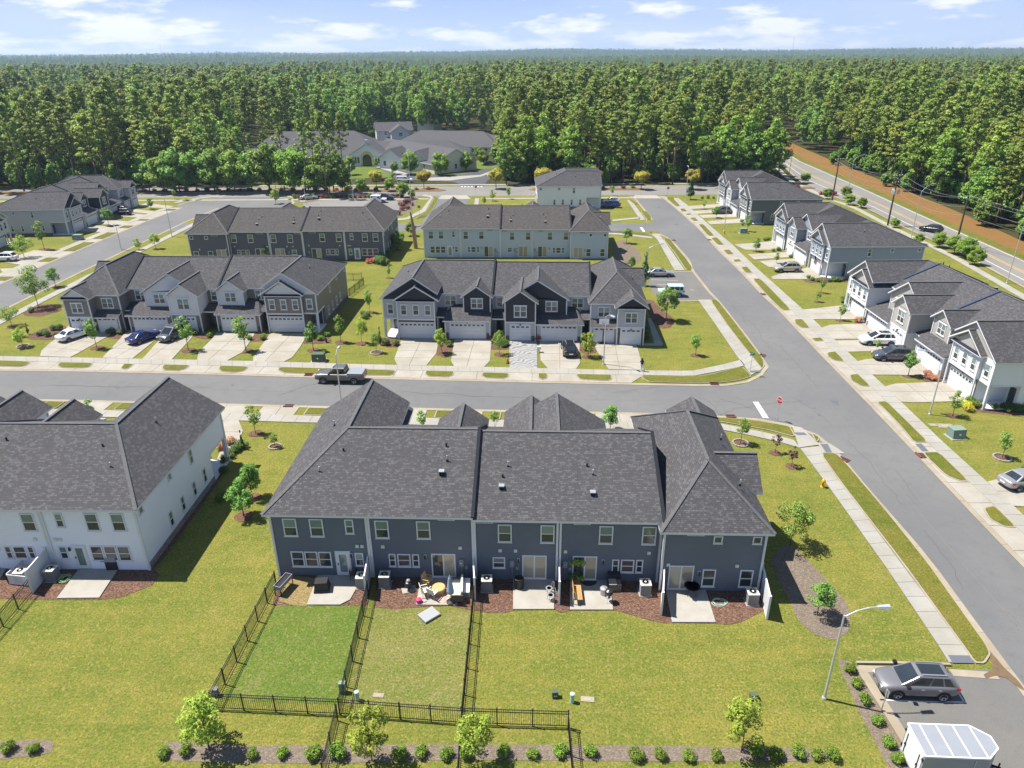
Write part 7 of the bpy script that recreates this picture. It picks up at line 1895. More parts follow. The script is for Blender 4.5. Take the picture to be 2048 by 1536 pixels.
for a in range(8): part(root, 'spoke', MAT['black_metal'], lambda m: m.box(.04, .55, -.01, .01, .705, .72), (0, 0, 0), a * math.pi / 4)
for a in range(4): part(root, 'leg', MAT['black_metal'], lambda m: m.tube((.3 * math.cos(a * 1.57 + .7), .3 * math.sin(a * 1.57 + .7), .7), (.42 * math.cos(a * 1.57 + .7), .42 * math.sin(a * 1.57 + .7), 0), .018, 6))
def hose(px, lb, r, seed, mat='hose', n=90, thick=.022):
    p = G(*px); root = prop('garden_hose', p, 0, lb, 'hose', 'garden hoses'); rnd = random.Random(seed)
    pts_ = [(r * (1 + .35 * math.sin(i * .37)) * math.cos(i * .31) * (1.5 if seed == 1 else 1), r * (1 + .3 * math.cos(i * .23)) * math.sin(i * .31), .04 + .004 * i * (0 if seed == 1 else .5) + .01 * math.sin(i)) for i in range(n)]
    part(root, 'hose', MAT[mat], lambda m: m.path(pts_, thick, 6))
hose((1437, 1205), 'pale green hose looping on the right mulch', .32, 1, 'mint', 62, .02); hose((132, 1160), 'green hose coiled beside the pale row air conditioner', .36, 2)
p = G(228, 1138); root = prop('barbecue_cart', (p.x, p.y, .1), 0, 'dark barbecue cart by the wall of the pale row', 'grill', 'barbecues'); part(root, 'cabinet', MAT['cover_black'], lambda m: m.box(-.4, .4, -.25, .25, 0, .75)); part(root, 'hood', MAT['grey_box'], lambda m: m.hexa([(-.42, -.28, .75), (.42, -.28, .75), (.42, .28, .75), (-.42, .28, .75)], [(-.4, -.1, 1.1), (.4, -.1, 1.1), (.4, .22, 1.1), (-.4, .22, 1.1)])); part(root, 'side_shelf', MAT['char'], lambda m: m.box(-.7, -.42, -.2, .2, .72, .76))
# picket pen of the pale row
a_, b_, c_ = G(50, 1140), G(18, 1168), G(57, 1172); root = prop('picket_pen', a_, 0, 'low white picket pen at the air conditioner of the pale row', 'pen')
for q0, q1 in ((a_, b_), (b_, c_)):
    d = q1 - q0; n = max(3, int(d.length / .14))
    for z in (.12, .82): part(root, 'rail', MAT['vinyl'], lambda m: m.bar((q0.x - a_.x, q0.y - a_.y, z), (q1.x - a_.x, q1.y - a_.y, z), .05, .09))
    for k in range(n + 1): part(root, 'picket', MAT['vinyl'], lambda m: m.box(-.035, .035, -.035, .035, .05, .88), tuple(q0 - a_ + d * (k / n)))
# ---- black metal fences
PK = None
def fence(a, b, lb, h=1.25):
    A, B = G(*a), G(*b); d = B - A; L = d.length; ang = math.atan2(d.y, d.x)
    root = prop('metal_fence', A, ang, lb, 'fence', 'black metal picket fences')
    n = max(1, round(L / 1.85))
    pm = cached('fpost', lambda: (lambda m: (m.box(-.032, .032, -.032, .032, 0, h + .08), m.box(-.045, .045, -.045, .045, h + .08, h + .1), m.mesh('post', MAT['black_metal']))[2])(MB()))
    km = cached('fpick', lambda: (lambda m: (m.box(-.009, .009, -.009, .009, .06, h), m.mesh('picket', MAT['black_metal']))[1])(MB()))
    for k in range(n + 1): put('post', pm, root, (L * k / n, 0, 0))
    for z in (.14, h - .2, h): part(root, 'rail', MAT['black_metal'], lambda m: m.box(0, L, -.016, .016, z - .018, z + .018))
    N_ = int(L / .125)
    for k in range(1, N_): put('picket', km, root, (L * k / N_, 0, 0))
fence((425, 1418), (553, 1172), 'black fence down the left side of the green yard')
fence((425, 1418), (680, 1430), 'black fence along the bottom of the green yard'); fence((680, 1430), (737, 1192), 'black fence between the green and the patchy yard')
fence((680, 1430), (924, 1448), 'black fence along the bottom of the patchy yard'); fence((924, 1448), (948, 1202), 'black fence down the right side of the patchy yard')
fence((924, 1448), (1136, 1455), 'black fence end run past the patchy yard'); fence((684, 1424), (922, 1440), 'second black fence close behind the bottom of the patchy yard', 1.2) if False else None
fence((676, 1442), (648, 1560), 'black fence running out of frame left of the middle maple'); fence((924, 1452), (916, 1570), 'black fence running out of frame at the middle maple'); fence((1136, 1459), (1146, 1570), 'black fence running out of frame at the end run')
fence((66, 1186), (-60, 1330), 'black fence at the left edge below the white panel')
fence((690, 600), (728, 570), 'black fence between the centre rows'); fence((690, 562), (724, 560), 'short black fence behind the taupe row')
# ---- utility boxes, pedestals, slabs
def ubox(px, s, mat, lb, rz=0.0, pad=True):
    p = G(*px); root = prop('utility_box', p, rz, lb, 'utility box', 'utility boxes'); a, b, c = s
    if pad: part(root, 'pad', MAT['patio'], lambda m: m.box(-a * .62, a * .62, -b * .62, b * .62, 0, .07))
    part(root, 'cabinet', MAT[mat], lambda m: m.hexa([(-a / 2, -b / 2, .05), (a / 2, -b / 2, .05), (a / 2, b / 2, .05), (-a / 2, b / 2, .05)], [(-a / 2, -b * .36, c), (a / 2, -b * .36, c), (a / 2, b / 2, c), (-a / 2, b / 2, c)])); part(root, 'lid', MAT[mat], lambda m: m.box(-a / 2 - .02, a / 2 + .02, -b * .38, b / 2 + .02, c, c + .05)); part(root, 'notice', MAT['cream_box'], lambda m: m.box(-.08, .08, -b / 2 + .0, -b / 2 + .03, c * .45, c * .6))
ubox((1911, 874), (1.35, 1.1, .95), 'green_box', 'pale green transformer on the right lawn', .1); ubox((638, 722), (1.5, 1.1, 1.0), 'green_dark', 'dark green transformer before the taupe row'); ubox((1110, 1394), (.36, .3, .42), 'green_dark', 'small green box right of the end fence', .1, False); ubox((1507, 1398), (.42, .34, .36), 'green_dark', 'small green box in the open lawn', .1, False)
ubox((686, 1385), (.35, .3, .75), 'green_box', 'grey-green pedestal at the fence between the yards', 0, False); ubox((1486, 466.5), (1.5, 1.2, 1.0), 'green_box', 'green transformer by the dark grey row'); ubox((157, 480), (1.8, 1.3, 1.1), 'green_box', 'green transformer before the far left row'); ubox((432, 1391), (.3, .3, .5), 'grey_box', 'dark valve box inside the fence corner', 0, False)
for px, lb in (((715, 1400), 'mint green utility tube in the patchy yard corner'), ((1144, 1404), 'mint green utility tube in the open lawn')):
    p = G(*px); root = prop('utility_pedestal', p, 0, lb, 'pedestal', 'mint pedestals'); part(root, 'tube', MAT['mint'], lambda m: m.lathe((0, 0, 0), [(.13, 0), (.13, .62)], 14)); part(root, 'cap', MAT['mint'], lambda m: m.lathe((0, 0, .62), [(.15, 0), (.14, .06), (.03, .1)], 14))
for px, s, lb in (((757, 1391), (.65, .32), 'bare sandy slab in the patchy yard'), ((1175, 1399), (.8, .38), 'bare sandy slab in the open lawn'), ((1890, 852), (1.5, .9), 'large buff lid on the right lawn'), ((1866, 850), (.8, .6), 'small buff lid on the right lawn')):
    p = G(*px); root = prop('ground_slab', p, -.1, lb, 'slab', 'buff slabs'); part(root, 'slab', MAT['gutter'], lambda m: m.box(-s[0] / 2, s[0] / 2, -s[1] / 2, s[1] / 2, 0, .04)); part(root, 'lid', MAT['drive'], lambda m: m.box(-s[0] / 4, s[0] / 4, -s[1] / 4, s[1] / 4, .04, .05))
for px, lb in (((1645, 974), 'yellow hydrant on the lawn right of the near row'), ((1448, 468), 'yellow hydrant at a lamp foot up the diagonal street'), ((436, 386), 'orange hydrant by the cul-de-sac')):
    p = G(*px); root = prop('fire_hydrant', p, .4, lb, 'hydrant', 'hydrants'); root.scale = (1.15, 1.15, 1.15)
    part(root, 'barrel', MAT['hydrant'], lambda m: m.lathe((0, 0, 0), [(.17, 0), (.17, .05), (.11, .07), (.11, .5), (.15, .52), (.15, .56)], 14)); part(root, 'bonnet', MAT['hydrant'], lambda m: m.lathe((0, 0, .56), [(.13, 0), (.11, .1), (.04, .15), (.03, .2)], 14)); part(root, 'outlet', MAT['hydrant'], lambda m: [m.tube((-.2, 0, .4), (.2, 0, .4), .06, 10), m.tube((0, -.2, .36), (0, 0, .36), .07, 10)])
# ---- street lamps
def lamp(px, h, az, arm, lb, lift=.35, r=.085):
    p = G(*px); root = prop('street_lamp', p, 0, lb, 'street lamp', 'street lamps'); d = Vector((math.cos(az), math.sin(az), 0))
    part(root, 'pole', MAT['galv'], lambda m: m.tube((0, 0, 0), (0, 0, h), r, 12, 0, r * .6)); part(root, 'base', MAT['galv'], lambda m: m.lathe((0, 0, 0), [(r * 1.7, 0), (r * 1.6, .12), (r, .2)], 14))
    part(root, 'arm', MAT['galv'], lambda m: m.path([(0, 0, h - .1), tuple(d * arm * .35 + Vector((0, 0, h + lift * .6))), tuple(d * arm * .7 + Vector((0, 0, h + lift * .95))), tuple(d * arm + Vector((0, 0, h + lift)))], .035, 8))
    e = d * arm + Vector((0, 0, h + lift)); part(root, 'lamp_head', MAT['galv'], lambda m: m.hexa([(-.1, -.12, -.06), (.62, -.15, -.06), (.62, .15, -.06), (-.1, .12, -.06)], [(-.1, -.08, .06), (.58, -.1, .07), (.58, .1, .07), (-.1, .08, .06)]), tuple(e), az); part(root, 'lens', MAT['lamp_white'], lambda m: m.box(.1, .55, -.1, .1, -.075, -.062), tuple(e), az)
lamp((1648, 1397), 6.35, .06, 1.9, 'near street lamp left of the parked crossover', .5)
lamp((684, 817), 6.3, 1.5, .9, 'street lamp behind the peak of the near row'); lamp((1207, 729), 6.3, -1.0, 1.0, 'street lamp on the driveway edge of the black gabled row'); lamp((1859, 829), 6.4, 2.6, 1.9, 'street lamp on the right lawn before the white row', .5)
lamp((1291, 573), 6.4, .35, 2.2, 'street lamp at the small car park', .5); lamp((1448, 463), 6.4, 2.6, .9, 'street lamp by the far hydrant'); lamp((344, 473), 8.2, 2.9, 2.2, 'tall street lamp on the left street', .3); lamp((243, 500), 4.6, 2.7, 2.0, 'street lamp head showing over the taupe roof', .5)
lamp((553, 386), 8.0, 2.6, 2.0, 'street lamp among the avenue trees, leftmost'); lamp((612, 408), 6.5, 1.6, .5, 'street lamp left in the far small car park'); lamp((707, 397), 8.5, 1.6, .8, 'street lamp middle of the far small car park'); lamp((824, 431), 15.0, 1.6, .6, 'very tall pole at the link road corner', .1); lamp((1371, 400), 8.5, 1.6, .5, 'pole before the blue-green spruce', .1)
lamp((1822, 476), 9.5, .45, 3.2, 'highway lamp nearest the black car', 1.2); lamp((1695, 389), 9.0, .45, 3.2, 'highway lamp behind the red car', 1.2); lamp((2013, 567), 9.5, .6, 1.6, 'highway lamp at the right edge', .2); lamp((1577, 358), 11.0, .4, 2.0, 'highway lamp farthest up the road', .3)
# ---- wooden poles and wires
tops = []
def upole(bx, by, tx, ty, lb, trans=False, arms=2):
    p = G(bx, by); h = height_at(p, tx, ty); root = prop('utility_pole', p, .5, lb, 'utility pole', 'wooden utility poles')
    part(root, 'pole', MAT['wood_pole'], lambda m: m.tube((0, 0, 0), (0, 0, h), .2, 9, 0, .13))
    for k in range(arms):
        part(root, 'crossarm', MAT['wood_pole'], lambda m: m.box(-1.5, 1.5, -.06, .06, h - .5 - k * 1.4, h - .36 - k * 1.4))
        for x in (-1.4, -.5, .5, 1.4): part(root, 'insulator', MAT['lamp_white'], lambda m: m.lathe((x, 0, h - .36 - k * 1.4), [(.06, 0), (.08, .12), (.03, .22)], 8))
    if trans:
        for a in (-.7, 0, .7): part(root, 'transformer', MAT['galv'], lambda m: m.lathe((a, -.4 if a else .45, h - 4.2), [(.26, 0), (.28, .1), (.28, .9), (.1, 1.0)], 14))
    tops.append((p, h))
upole(1664, 401, 1683, 316, 'wooden pole behind the dark grey row'); upole(1775, 451, 1800, 348, 'wooden pole with three grey transformers by the highway', True); upole(1911, 493, 1935, 392, 'wooden pole nearest the right edge', False, 1); upole(1402, 369, 1402, 302, 'wooden pole in the wood edge across the avenue')
far_end = (Vector((104, 88, 0)), tops[2][1])
seq = [tops[0], tops[1], tops[2], far_end]
for s_, (A, B) in enumerate(zip(seq[:-1], seq[1:])):
    for k, (off, dz) in enumerate(((-1.2, -.2), (1.2, -.2), (0, -2.0), (.3, -3.6))):
        P0 = A[0] + Vector((off, 0, A[1] + dz)); P1 = B[0] + Vector((off, 0, B[1] + dz))
        pts_ = [P0.lerp(P1, i / 12) - Vector((0, 0, 1.3 * 4 * (i / 12) * (1 - i / 12))) for i in range(13)]
        mb = MB(); mb.path(pts_, .03, 4); tag(mb.build('power_line', MAT['grey_metal']), f'{("left", "right", "middle", "lowest")[k]} wire of the {("far", "middle", "near")[s_]} span along the highway', 'wire', 'overhead wires')
# ---- signs
def text_mesh(txt, size):
    cu = bpy.data.curves.new('lettering', 'FONT'); cu.body = txt; cu.size = size; cu.align_x = 'CENTER'; cu.align_y = 'CENTER'; cu.extrude = .004
    ob = bpy.data.objects.new('tmp_text', cu); COL.objects.link(ob)
    dg = bpy.context.evaluated_depsgraph_get(); me = bpy.data.meshes.new_from_object(ob.evaluated_get(dg)); bpy.data.objects.remove(ob); me.name = 'lettering'
    me.materials.clear(); me.materials.append(MAT['lamp_white']); return me
STOPM = text_mesh('STOP', .26)
def stop_sign(px, rz, lb, back=False):
    p = G(*px); root = prop('stop_sign', p, rz, lb, 'stop sign', 'stop signs')
    part(root, 'post', MAT['galv'], lambda m: m.tube((0, 0, 0), (0, 0, 2.75), .035, 8))
    oc = lambda r: [(r * math.cos(math.pi / 8 + i * math.pi / 4), r * math.sin(math.pi / 8 + i * math.pi / 4)) for i in range(8)]
    b = part(root, 'plate', MAT['lamp_white'] if not back else MAT['grey_box'], lambda m: m.hexa([(x, -.055, 2.4 + z) for x, z in oc(.40)], [(x, -.04, 2.4 + z) for x, z in oc(.40)]))
    part(root, 'face', MAT['red'], lambda m: m.hexa([(x, -.062, 2.4 + z) for x, z in oc(.37)], [(x, -.056, 2.4 + z) for x, z in oc(.37)]))
    o = put('lettering', STOPM, b, (0, -.068, 2.4)); o.rotation_euler = (math.pi / 2, 0, 0)
stop_sign((1553, 842), -1.05, 'red stop sign at the corner behind the near row'); stop_sign((952, 391), 0.0, 'red stop sign at the avenue by the link road'); stop_sign((1335, 394), 0.0, 'red stop sign at the top of the diagonal street'); stop_sign((839, 434), 3.1, 'stop sign seen from behind on the link road corner', True); stop_sign((1290, 464), 1.6, 'stop sign edge-on at the upper side street')
p = G(1499, 751); root = prop('street_name_sign', p, .5, 'green street name sign on the corner by the ramp', 'street sign'); part(root, 'post', MAT['galv'], lambda m: m.tube((0, 0, 0), (0, 0, 2.9), .03, 8)); MAT['sign_green'] = m_plain('sign_green', (0.02, 0.16, 0.13), .4)
part(root, 'blade', MAT['sign_green'], lambda m: m.box(-.4, .4, -.015, .015, 2.6, 2.76)); part(root, 'blade', MAT['sign_green'], lambda m: m.box(-.015, .015, -.4, .4, 2.8, 2.96))
p = G(1762, 1424); root = prop('parking_sign', p, 1.75, 'small grey sign on a thin post beside the parked crossover', 'sign'); part(root, 'post', MAT['galv'], lambda m: m.tube((0, 0, 0), (0, 0, 1.75), .028, 8)); part(root, 'plate', MAT['grey_metal'], lambda m: m.box(-.16, .16, -.04, -.025, 1.25, 1.75))
# ---- basketball hoop on the driveway
p = G(1206, 688); root = prop('basketball_hoop', p, 0, 'portable basketball hoop before the right garages of the black gabled row', 'basketball hoop')
part(root, 'base', MAT['char'], lambda m: m.box(-.4, .4, -.1, .7, 0, .2)); part(root, 'pole', MAT['char'], lambda m: m.tube((0, .3, .15), (0, .1, 3.0), .05, 8)); part(root, 'backboard', MAT['lamp_white'], lambda m: m.box(-.65, .65, -.03, .0, 2.75, 3.5)); part(root, 'target_frame', MAT['grey_box'], lambda m: [m.box(-.25, .25, -.04, -.03, 3.2, 3.23), m.box(-.25, .25, -.04, -.03, 2.9, 2.93), m.box(-.25, -.22, -.04, -.03, 2.93, 3.2), m.box(.22, .25, -.04, -.03, 2.93, 3.2)])
rim_pts = [(.23 * math.cos(i * math.pi / 9), -.28 + .23 * math.sin(i * math.pi / 9), 2.9) for i in range(19)]
part(root, 'rim', MAT['red'], lambda m: m.path(rim_pts, .015, 5)); part(root, 'net', MAT['lamp_white'], lambda m: [m.tube((a[0], a[1], a[2]), (a[0] * .6, -.28 + (a[1] + .28) * .6, 2.5), .006, 4) for a in rim_pts[:-1:2]])
# ---- flag on the middle right row
p = G(1640, 553); zf = 3.2
root = prop('flag', (p.x - .3, p.y + 1.2, zf), math.radians(200), 'striped red and white flag with a blue corner at a garage', 'flag')
part(root, 'pole', MAT['galv'], lambda m: m.tube((0, 0, -.6), (1.3, 0, .7), .02, 6))
for k in range(13):
    part(root, 'stripe', MAT['red'] if k % 2 == 0 else MAT['lamp_white'], lambda m: m.hexa([(.1 + k * .05, -.0, -.45 + k * .05), (.15 + k * .05, 0, -.4 + k * .05), (.35 + k * .05, .02, -1.5 + k * .05), (.3 + k * .05, .02, -1.55 + k * .05)], [(.1 + k * .05, .012, -.45 + k * .05), (.15 + k * .05, .012, -.4 + k * .05), (.35 + k * .05, .032, -1.5 + k * .05), (.3 + k * .05, .032, -1.55 + k * .05)]))
MAT['flag_blue'] = m_plain('flag_blue', (0.02, 0.03, 0.12), .8); part(root, 'canton', MAT['flag_blue'], lambda m: m.hexa([(.42, -.012, -.12), (.76, -.012, .22), (.85, -.005, -.25), (.51, -.005, -.58)], [(.42, .03, -.12), (.76, .03, .22), (.85, .04, -.25), (.51, .04, -.58)]))
# ---- broken dead trunk between the rear rows
p = G(832, 497); root = prop('dead_tree_trunk', p, 0, 'tall pale broken dead trunk between the rear rows', 'dead tree'); MAT['deadwood'] = m_plain('deadwood', (0.30, 0.19, 0.115), .95, var=.4, scale=1.5)
part(root, 'trunk', MAT['deadwood'], lambda m: [m.tube((0, 0, 0), (-.3, .1, 4.4), .42, 10, 0, .36), m.tube((-.3, .1, 4.2), (-.7, .2, 7.2), .36, 9, 0, .12)]); part(root, 'limb', MAT['deadwood'], lambda m: m.tube((-.3, .1, 4.2), (1.5, .2, 4.5), .18, 7, 0, .08)); part(root, 'limb', MAT['deadwood'], lambda m: m.tube((-.3, .1, 4.1), (-1.3, 0, 4.2), .14, 7, 0, .06))
# ---- person walking
def person(px, rz):
    p = G(*px); root = prop('person', (p.x, p.y, .06), rz, 'person in a black top and light jeans walking on the sidewalk', 'person')
    sk = MAT['skin'] = m_plain('skin', (0.42, 0.26, 0.19), .6); top = MAT['black_metal']; MAT['jeans'] = m_plain('jeans', (0.32, 0.38, 0.46), .9); MAT['hair'] = m_plain('hair', (0.07, 0.035, 0.02), .7)
    V_ = {}; vs_ = []; rs = []; ed = []
    def v(n, c, r, prev=None):
        V_[n] = len(vs_); vs_.append(c); rs.append(r)
        if prev is not None: ed.append((V_[prev], V_[n]))
    v('pel', (0, 0, .92), .145); v('wai', (0, .0, 1.08), .125, 'pel'); v('che', (0, -.01, 1.28), .15, 'wai'); v('nec', (0, 0, 1.44), .06, 'che'); v('hea', (0, -.02, 1.54), .085, 'nec'); v('cro', (0, -.01, 1.64), .085, 'hea')
    for s_, sg in (('l', 1), ('r', -1)):
        v('sh' + s_, (sg * .17, 0, 1.37), .06, 'che'); v('el' + s_, (sg * .24, -.04 * sg, 1.12), .045, 'sh' + s_); v('wr' + s_, (sg * .22, -.16, .93), .032, 'el' + s_); v('ha' + s_, (sg * .21, -.2, .86), .035, 'wr' + s_)
        v('hi' + s_, (sg * .09, 0, .84), .095, 'pel'); v('kn' + s_, (sg * .1, -.12 * sg - .02, .48), .065, 'hi' + s_); v('an' + s_, (sg * .1, .0 - .16 * sg + (.1 if sg < 0 else 0), .09), .042, 'kn' + s_); v('to' + s_, (sg * .11, -.14 - .16 * sg + (.1 if sg < 0 else 0), .035), .04, 'an' + s_)
    me = bpy.data.meshes.new('body'); me.from_pydata(vs_, ed, [])
    o = put('body', me, root); md = o.modifiers.new('skin', 'SKIN')
    for i, d in enumerate(me.skin_vertices[0].data): d.radius = (rs[i], rs[i]); d.use_root = (i == 0)
    s2 = o.modifiers.new('sub', 'SUBSURF'); s2.levels = 1; s2.render_levels = 1
    t = NT('clothes'); sep = t.node("ShaderNodeSeparateXYZ"); t.l.new(t.coord('Object'), sep.inputs[0]); z = sep.outputs[2]; ax = t.math('ABSOLUTE', sep.outputs[0])
    col = t.mix(t.math('GREATER_THAN', z, .93), (0.34, 0.40, 0.48), (0.015, 0.015, 0.017)); col = t.mix(t.math('GREATER_THAN', z, 1.43), col, (0.42, 0.26, 0.19)); col = t.mix(t.math('LESS_THAN', z, .075), col, (0.6, 0.6, 0.6))
    col = t.mix(t.math('MULTIPLY', t.math('GREATER_THAN', ax, .155), t.math('LESS_THAN', z, 1.12)), col, (0.42, 0.26, 0.19)); me.materials.append(t.done(col, .8))
    part(root, 'hair', MAT['hair'], lambda m: [m.lathe((0, .02, 1.32), [(.09, 0), (.13, .12), (.125, .3), (.09, .4), (.02, .42)], 12, 0, 1, .9)], (0, .035, 0), 0, True)
person((1283, 743), 2.6)
# ---- doorstep bits on the drives
for px, lb in (((1203, 672), 'dark doormat box on the right drive of the black gabled row'),):
    p = G(*px); root = prop('door_mat', (p.x, p.y, .07), 0, 'black mat on the drive below the basketball hoop', 'mat'); part(root, 'mat', MAT['char'], lambda m: m.box(-.5, .5, -.3, .3, 0, .03))
for px, lb in (((1015, 727), 'orange ornament beside the marbled driveway'),):
    p = G(*px); root = prop('garden_ornament', p, 0, lb, 'ornament'); part(root, 'figure', MAT['terra'], lambda m: m.lathe((0, 0, 0), [(.18, 0), (.2, .2), (.12, .45), (.14, .6), (.02, .75)], 10))
p = G(1078, 705); root = prop('mailbox', p, 0, 'white box on the strip left of the black car', 'box'); part(root, 'post', MAT['trim'], lambda m: m.box(-.05, .05, -.05, .05, 0, .5)); part(root, 'box', MAT['trim'], lambda m: m.box(-.25, .25, -.18, .18, .5, .85))

# ------------------------------------------------------------------ church and far houses
def house(name, label, p, rz, L, Wd, he, hr, wall, roof, hip=0.0, wins=(), cat='house', group='far buildings', ends=True, oh=.5):
    """gabled (hip=0) or hipped house, ridge along local x"""
    root = prop(name, p, rz, label, cat, group)
    part(root, 'wall', MAT[wall], lambda m: m.box(-L / 2, L / 2, -Wd / 2, Wd / 2, 0, he))
    ze = he - .05
    if hip > 0:
        q = L / 2 - hip
        part(root, 'roof', [MAT[roof], MAT['trim']], lambda m: [m.slab(s_, .25, 0, 1) for s_ in ([(-L / 2 - oh, -Wd / 2 - oh, ze), (L / 2 + oh, -Wd / 2 - oh, ze), (q, 0, hr), (-q, 0, hr)], [(L / 2 + oh, Wd / 2 + oh, ze), (-L / 2 - oh, Wd / 2 + oh, ze), (-q, 0, hr), (q, 0, hr)], [(L / 2 + oh, -Wd / 2 - oh, ze), (L / 2 + oh, Wd / 2 + oh, ze), (q, 0, hr)], [(-L / 2 - oh, Wd / 2 + oh, ze), (-L / 2 - oh, -Wd / 2 - oh, ze), (-q, 0, hr)])])
    else:
        part(root, 'roof', [MAT[roof], MAT['trim']], lambda m: [m.slab(s_, .25, 0, 1) for s_ in ([(-L / 2 - oh, -Wd / 2 - oh, ze), (L / 2 + oh, -Wd / 2 - oh, ze), (L / 2 + oh, 0, hr), (-L / 2 - oh, 0, hr)], [(L / 2 + oh, Wd / 2 + oh, ze), (-L / 2 - oh, Wd / 2 + oh, ze), (-L / 2 - oh, 0, hr), (L / 2 + oh, 0, hr)])])
        for sx in (-1, 1):
            xa, xb = sorted((sx * (L / 2 - .3), sx * L / 2))
            part(root, 'gable_wall', MAT[wall], lambda m: m.hexa([(xa, -Wd / 2, he - .1), (xa, Wd / 2, he - .1), (xa, 0, hr - .35)], [(xb, -Wd / 2, he - .1), (xb, Wd / 2, he - .1), (xb, 0, hr - .35)]))
    for (side, x, z, w, h) in wins:
        pos, ang = {'f': ((x, -Wd / 2, z), 0), 'b': ((x, Wd / 2, z), math.pi), 'r': ((L / 2, x, z), math.pi / 2), 'l': ((-L / 2, x, z), -math.pi / 2)}[side]
        o = put('window', cached(('f', w, h, 1, 2, 0, .085), lambda: frame_mesh(w, h)), root, pos, ang)
        put('pane', cached(('p', w - .17, h - .17, 'glass_dark'), lambda: pane_mesh(w - .17, h - .17, 'glass_dark')), o, (0, 0, .085))
    return root
P0 = G(737, 331)
W_ = [('f', -34 + k * 4.2, .9, 1.2, 1.6) for k in range(7)] + [('f', 18 + k * 4, .9, 1.2, 1.6) for k in range(3)]
house('church', 'long low church with grey roof in the clearing', (P0.x - 4, P0.y + 13, 0), .03, 78, 17, 3.1, 7.0, 'sd_snow', 'shingle_far', 8, W_, 'church')
r_ = house('church_porch', 'white church porch gable with a yellow arched doorway', (P0.x, P0.y + 4.5, 0), math.pi / 2, 12, 14, 3.3, 7.6, 'sd_snow', 'shingle_far', 0, (), 'church porch')
MAT['arch_yellow'] = m_plain('arch_yellow', (0.62, 0.47, 0.2), .6)
arch = [(-2.2, 0), (2.2, 0), (2.2, 3.0)] + [(2.2 * math.cos(a * math.pi / 10), 3.0 + 2.0 * math.sin(a * math.pi / 10)) for a in range(1, 10)] + [(-2.2, 3.0)]
part(r_, 'arch', MAT['arch_yellow'], lambda m: m.hexa([(-6.02, y, z) for y, z in arch], [(-6.12, y, z) for y, z in arch])); arch2 = [(y * .7, z * .8) for y, z in arch]
part(r_, 'doorway', MAT['glass_dark'], lambda m: m.hexa([(-6.12, y, z) for y, z in arch2], [(-6.16, y, z) for y, z in arch2]))
for k in range(4):
    for sg in (-1, 1): part(r_, 'window', MAT['glass_dark'], lambda m: m.box(-6.06, -6.0, sg * (3.1 + k * 1.0) - .35, sg * (3.1 + k * 1.0) + .35, 1.0, 3.0))
part(r_, 'cupola', MAT['trim'], lambda m: m.box(-5.2, -4.4, -.4, .4, 7.3, 8.7))
g1 = G(915, 346)
house('church_wing', 'cream church wing with its gable end toward the drive', ((P0.x + 6 + g1.x) / 2 - 1, (P0.y + 14 + g1.y) / 2 + 3, 0), math.atan2(g1.y - P0.y - 14, g1.x - P0.x - 6), 44, 17, 3.2, 7.4, 'sd_cream', 'shingle_far', 0, [('r', -4, 1, 1.1, 1.6), ('r', 4, 1, 1.1, 1.6), ('r', 0, 1, 1.1, 1.6), ('f', 10, 1, 1.1, 1.6), ('f', 16, 1, 1.1, 1.6)], 'church wing')
p = G(790, 337); house('church_bay', 'small white gabled bay left of the cream wing', (p.x, p.y + 4, 0), math.pi / 2 - .35, 9, 8, 3.5, 6.6, 'sd_snow', 'shingle_far', 0, [('l', -2, .9, 1.1, 1.6), ('l', 2, .9, 1.1, 1.6)], 'church bay')
p = G(845, 343); house('church_bay', 'small cream gabled bay before the wing', (p.x, p.y + 4, 0), math.pi / 2 - .35, 9, 9, 3.5, 6.8, 'sd_cream', 'shingle_far', 0, [('l', -2, .9, 1.1, 1.6), ('l', 2, .9, 1.1, 1.6)], 'church bay')
p = G(905, 303); house('parish_hall', 'grey hip-roofed hall behind the church at right', (p.x, p.y, 0), -.25, 44, 20, 3.2, 8.0, 'sd_cream', 'shingle_far', 9, [('f', 12, 1, 1.2, 1.6), ('f', 17, 1, 1.2, 1.6)], 'hall')
p = G(968, 305); house('parish_hall', 'small grey roof at the far right of the church group', (p.x + 3, p.y, 0), -.5, 14, 10, 3.6, 6.8, 'sd_cream', 'shingle_far', 3, (), 'hall')
p = G(620, 312); house('parish_hall', 'grey hip roof behind the pines left of the porch', (p.x, p.y + 14, 0), .05, 46, 18, 3.4, 8.0, 'sd_snow', 'shingle_far', 8, (), 'hall')
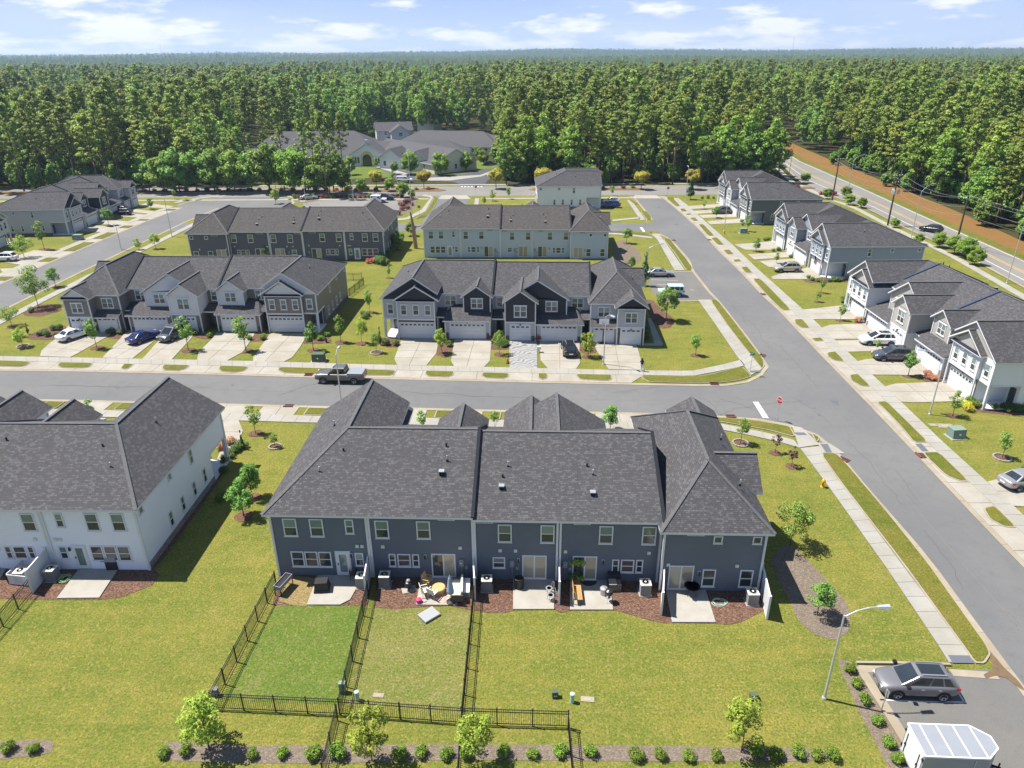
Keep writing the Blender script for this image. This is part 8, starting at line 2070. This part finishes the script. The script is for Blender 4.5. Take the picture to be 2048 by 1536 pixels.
p = G(525, 340); house('parish_hall', 'low grey wing at the left end of the church', (p.x, p.y + 4, 0), .35, 24, 13, 3.4, 6.8, 'sd_snow', 'shingle_far', 0, [('r', 0, 1, 1.2, 1.6)], 'hall')
p = G(785, 284); house('cottage', 'cream two-storey house with a grey roof behind the church', (p.x, p.y + 5, 0), .25, 16, 10, 5.0, 8.2, 'sd_softwhite', 'shingle_far', 0, [('f', -4, 3.1, 1.1, 1.5), ('f', 0, 3.1, 1.1, 1.5), ('f', 4, 3.1, 1.1, 1.5), ('f', -3, .9, 1.1, 1.5)])
p = G(800, 284); house('cottage_wing', 'gabled wing of the cream house behind the church', (p.x, p.y, 0), 1.8, 11, 8, 4.8, 7.6, 'sd_softwhite', 'shingle_far', 0, [('l', 0, 3.0, 1.6, 1.5)])
p = G(860, 262); house('cottage', 'pale gabled house half hidden in the trees right of the cream house', (p.x, p.y, 0), 1.3, 12, 9, 6.0, 10.5, 'sd_snow', 'shingle_far', 0, [('l', 0, 4, 1.1, 1.5)])
p = G(140, 275); house('brick_house', 'brown-walled house with a grey roof in the left woods', (p.x, p.y, 0), .15, 22, 12, 4.2, 8.6, 'sd_taupe', 'shingle_far', 4, [('f', -4, 1, 1.2, 1.6), ('f', 4, 1, 1.2, 1.6)]); p = G(100, 265); house('brick_house', 'brown roof farther left in the woods', (p.x, p.y + 12, 0), .3, 16, 11, 5, 9, 'sd_taupe', 'shingle_brown', 4, ())
# ------------------------------------------------------------------ air
mb = MB(); mb.box(-7200, 7200, -60, 8200, -1.2, 96.0)
hz = mb.build('haze', MAT['trim']); hz.data.materials.clear()
hm = bpy.data.materials.new('haze'); hm.use_nodes = True; hm.node_tree.nodes.remove(hm.node_tree.nodes['Principled BSDF'])
pv = hm.node_tree.nodes.new('ShaderNodeVolumePrincipled'); pv.inputs['Color'].default_value = (0.55, 0.72, 0.98, 1); pv.inputs['Density'].default_value = HAZE; pv.inputs['Anisotropy'].default_value = 0.3
hm.node_tree.links.new(pv.outputs[0], hm.node_tree.nodes['Material Output'].inputs['Volume']); hz.data.materials.append(hm); tag(hz, kind='stuff')
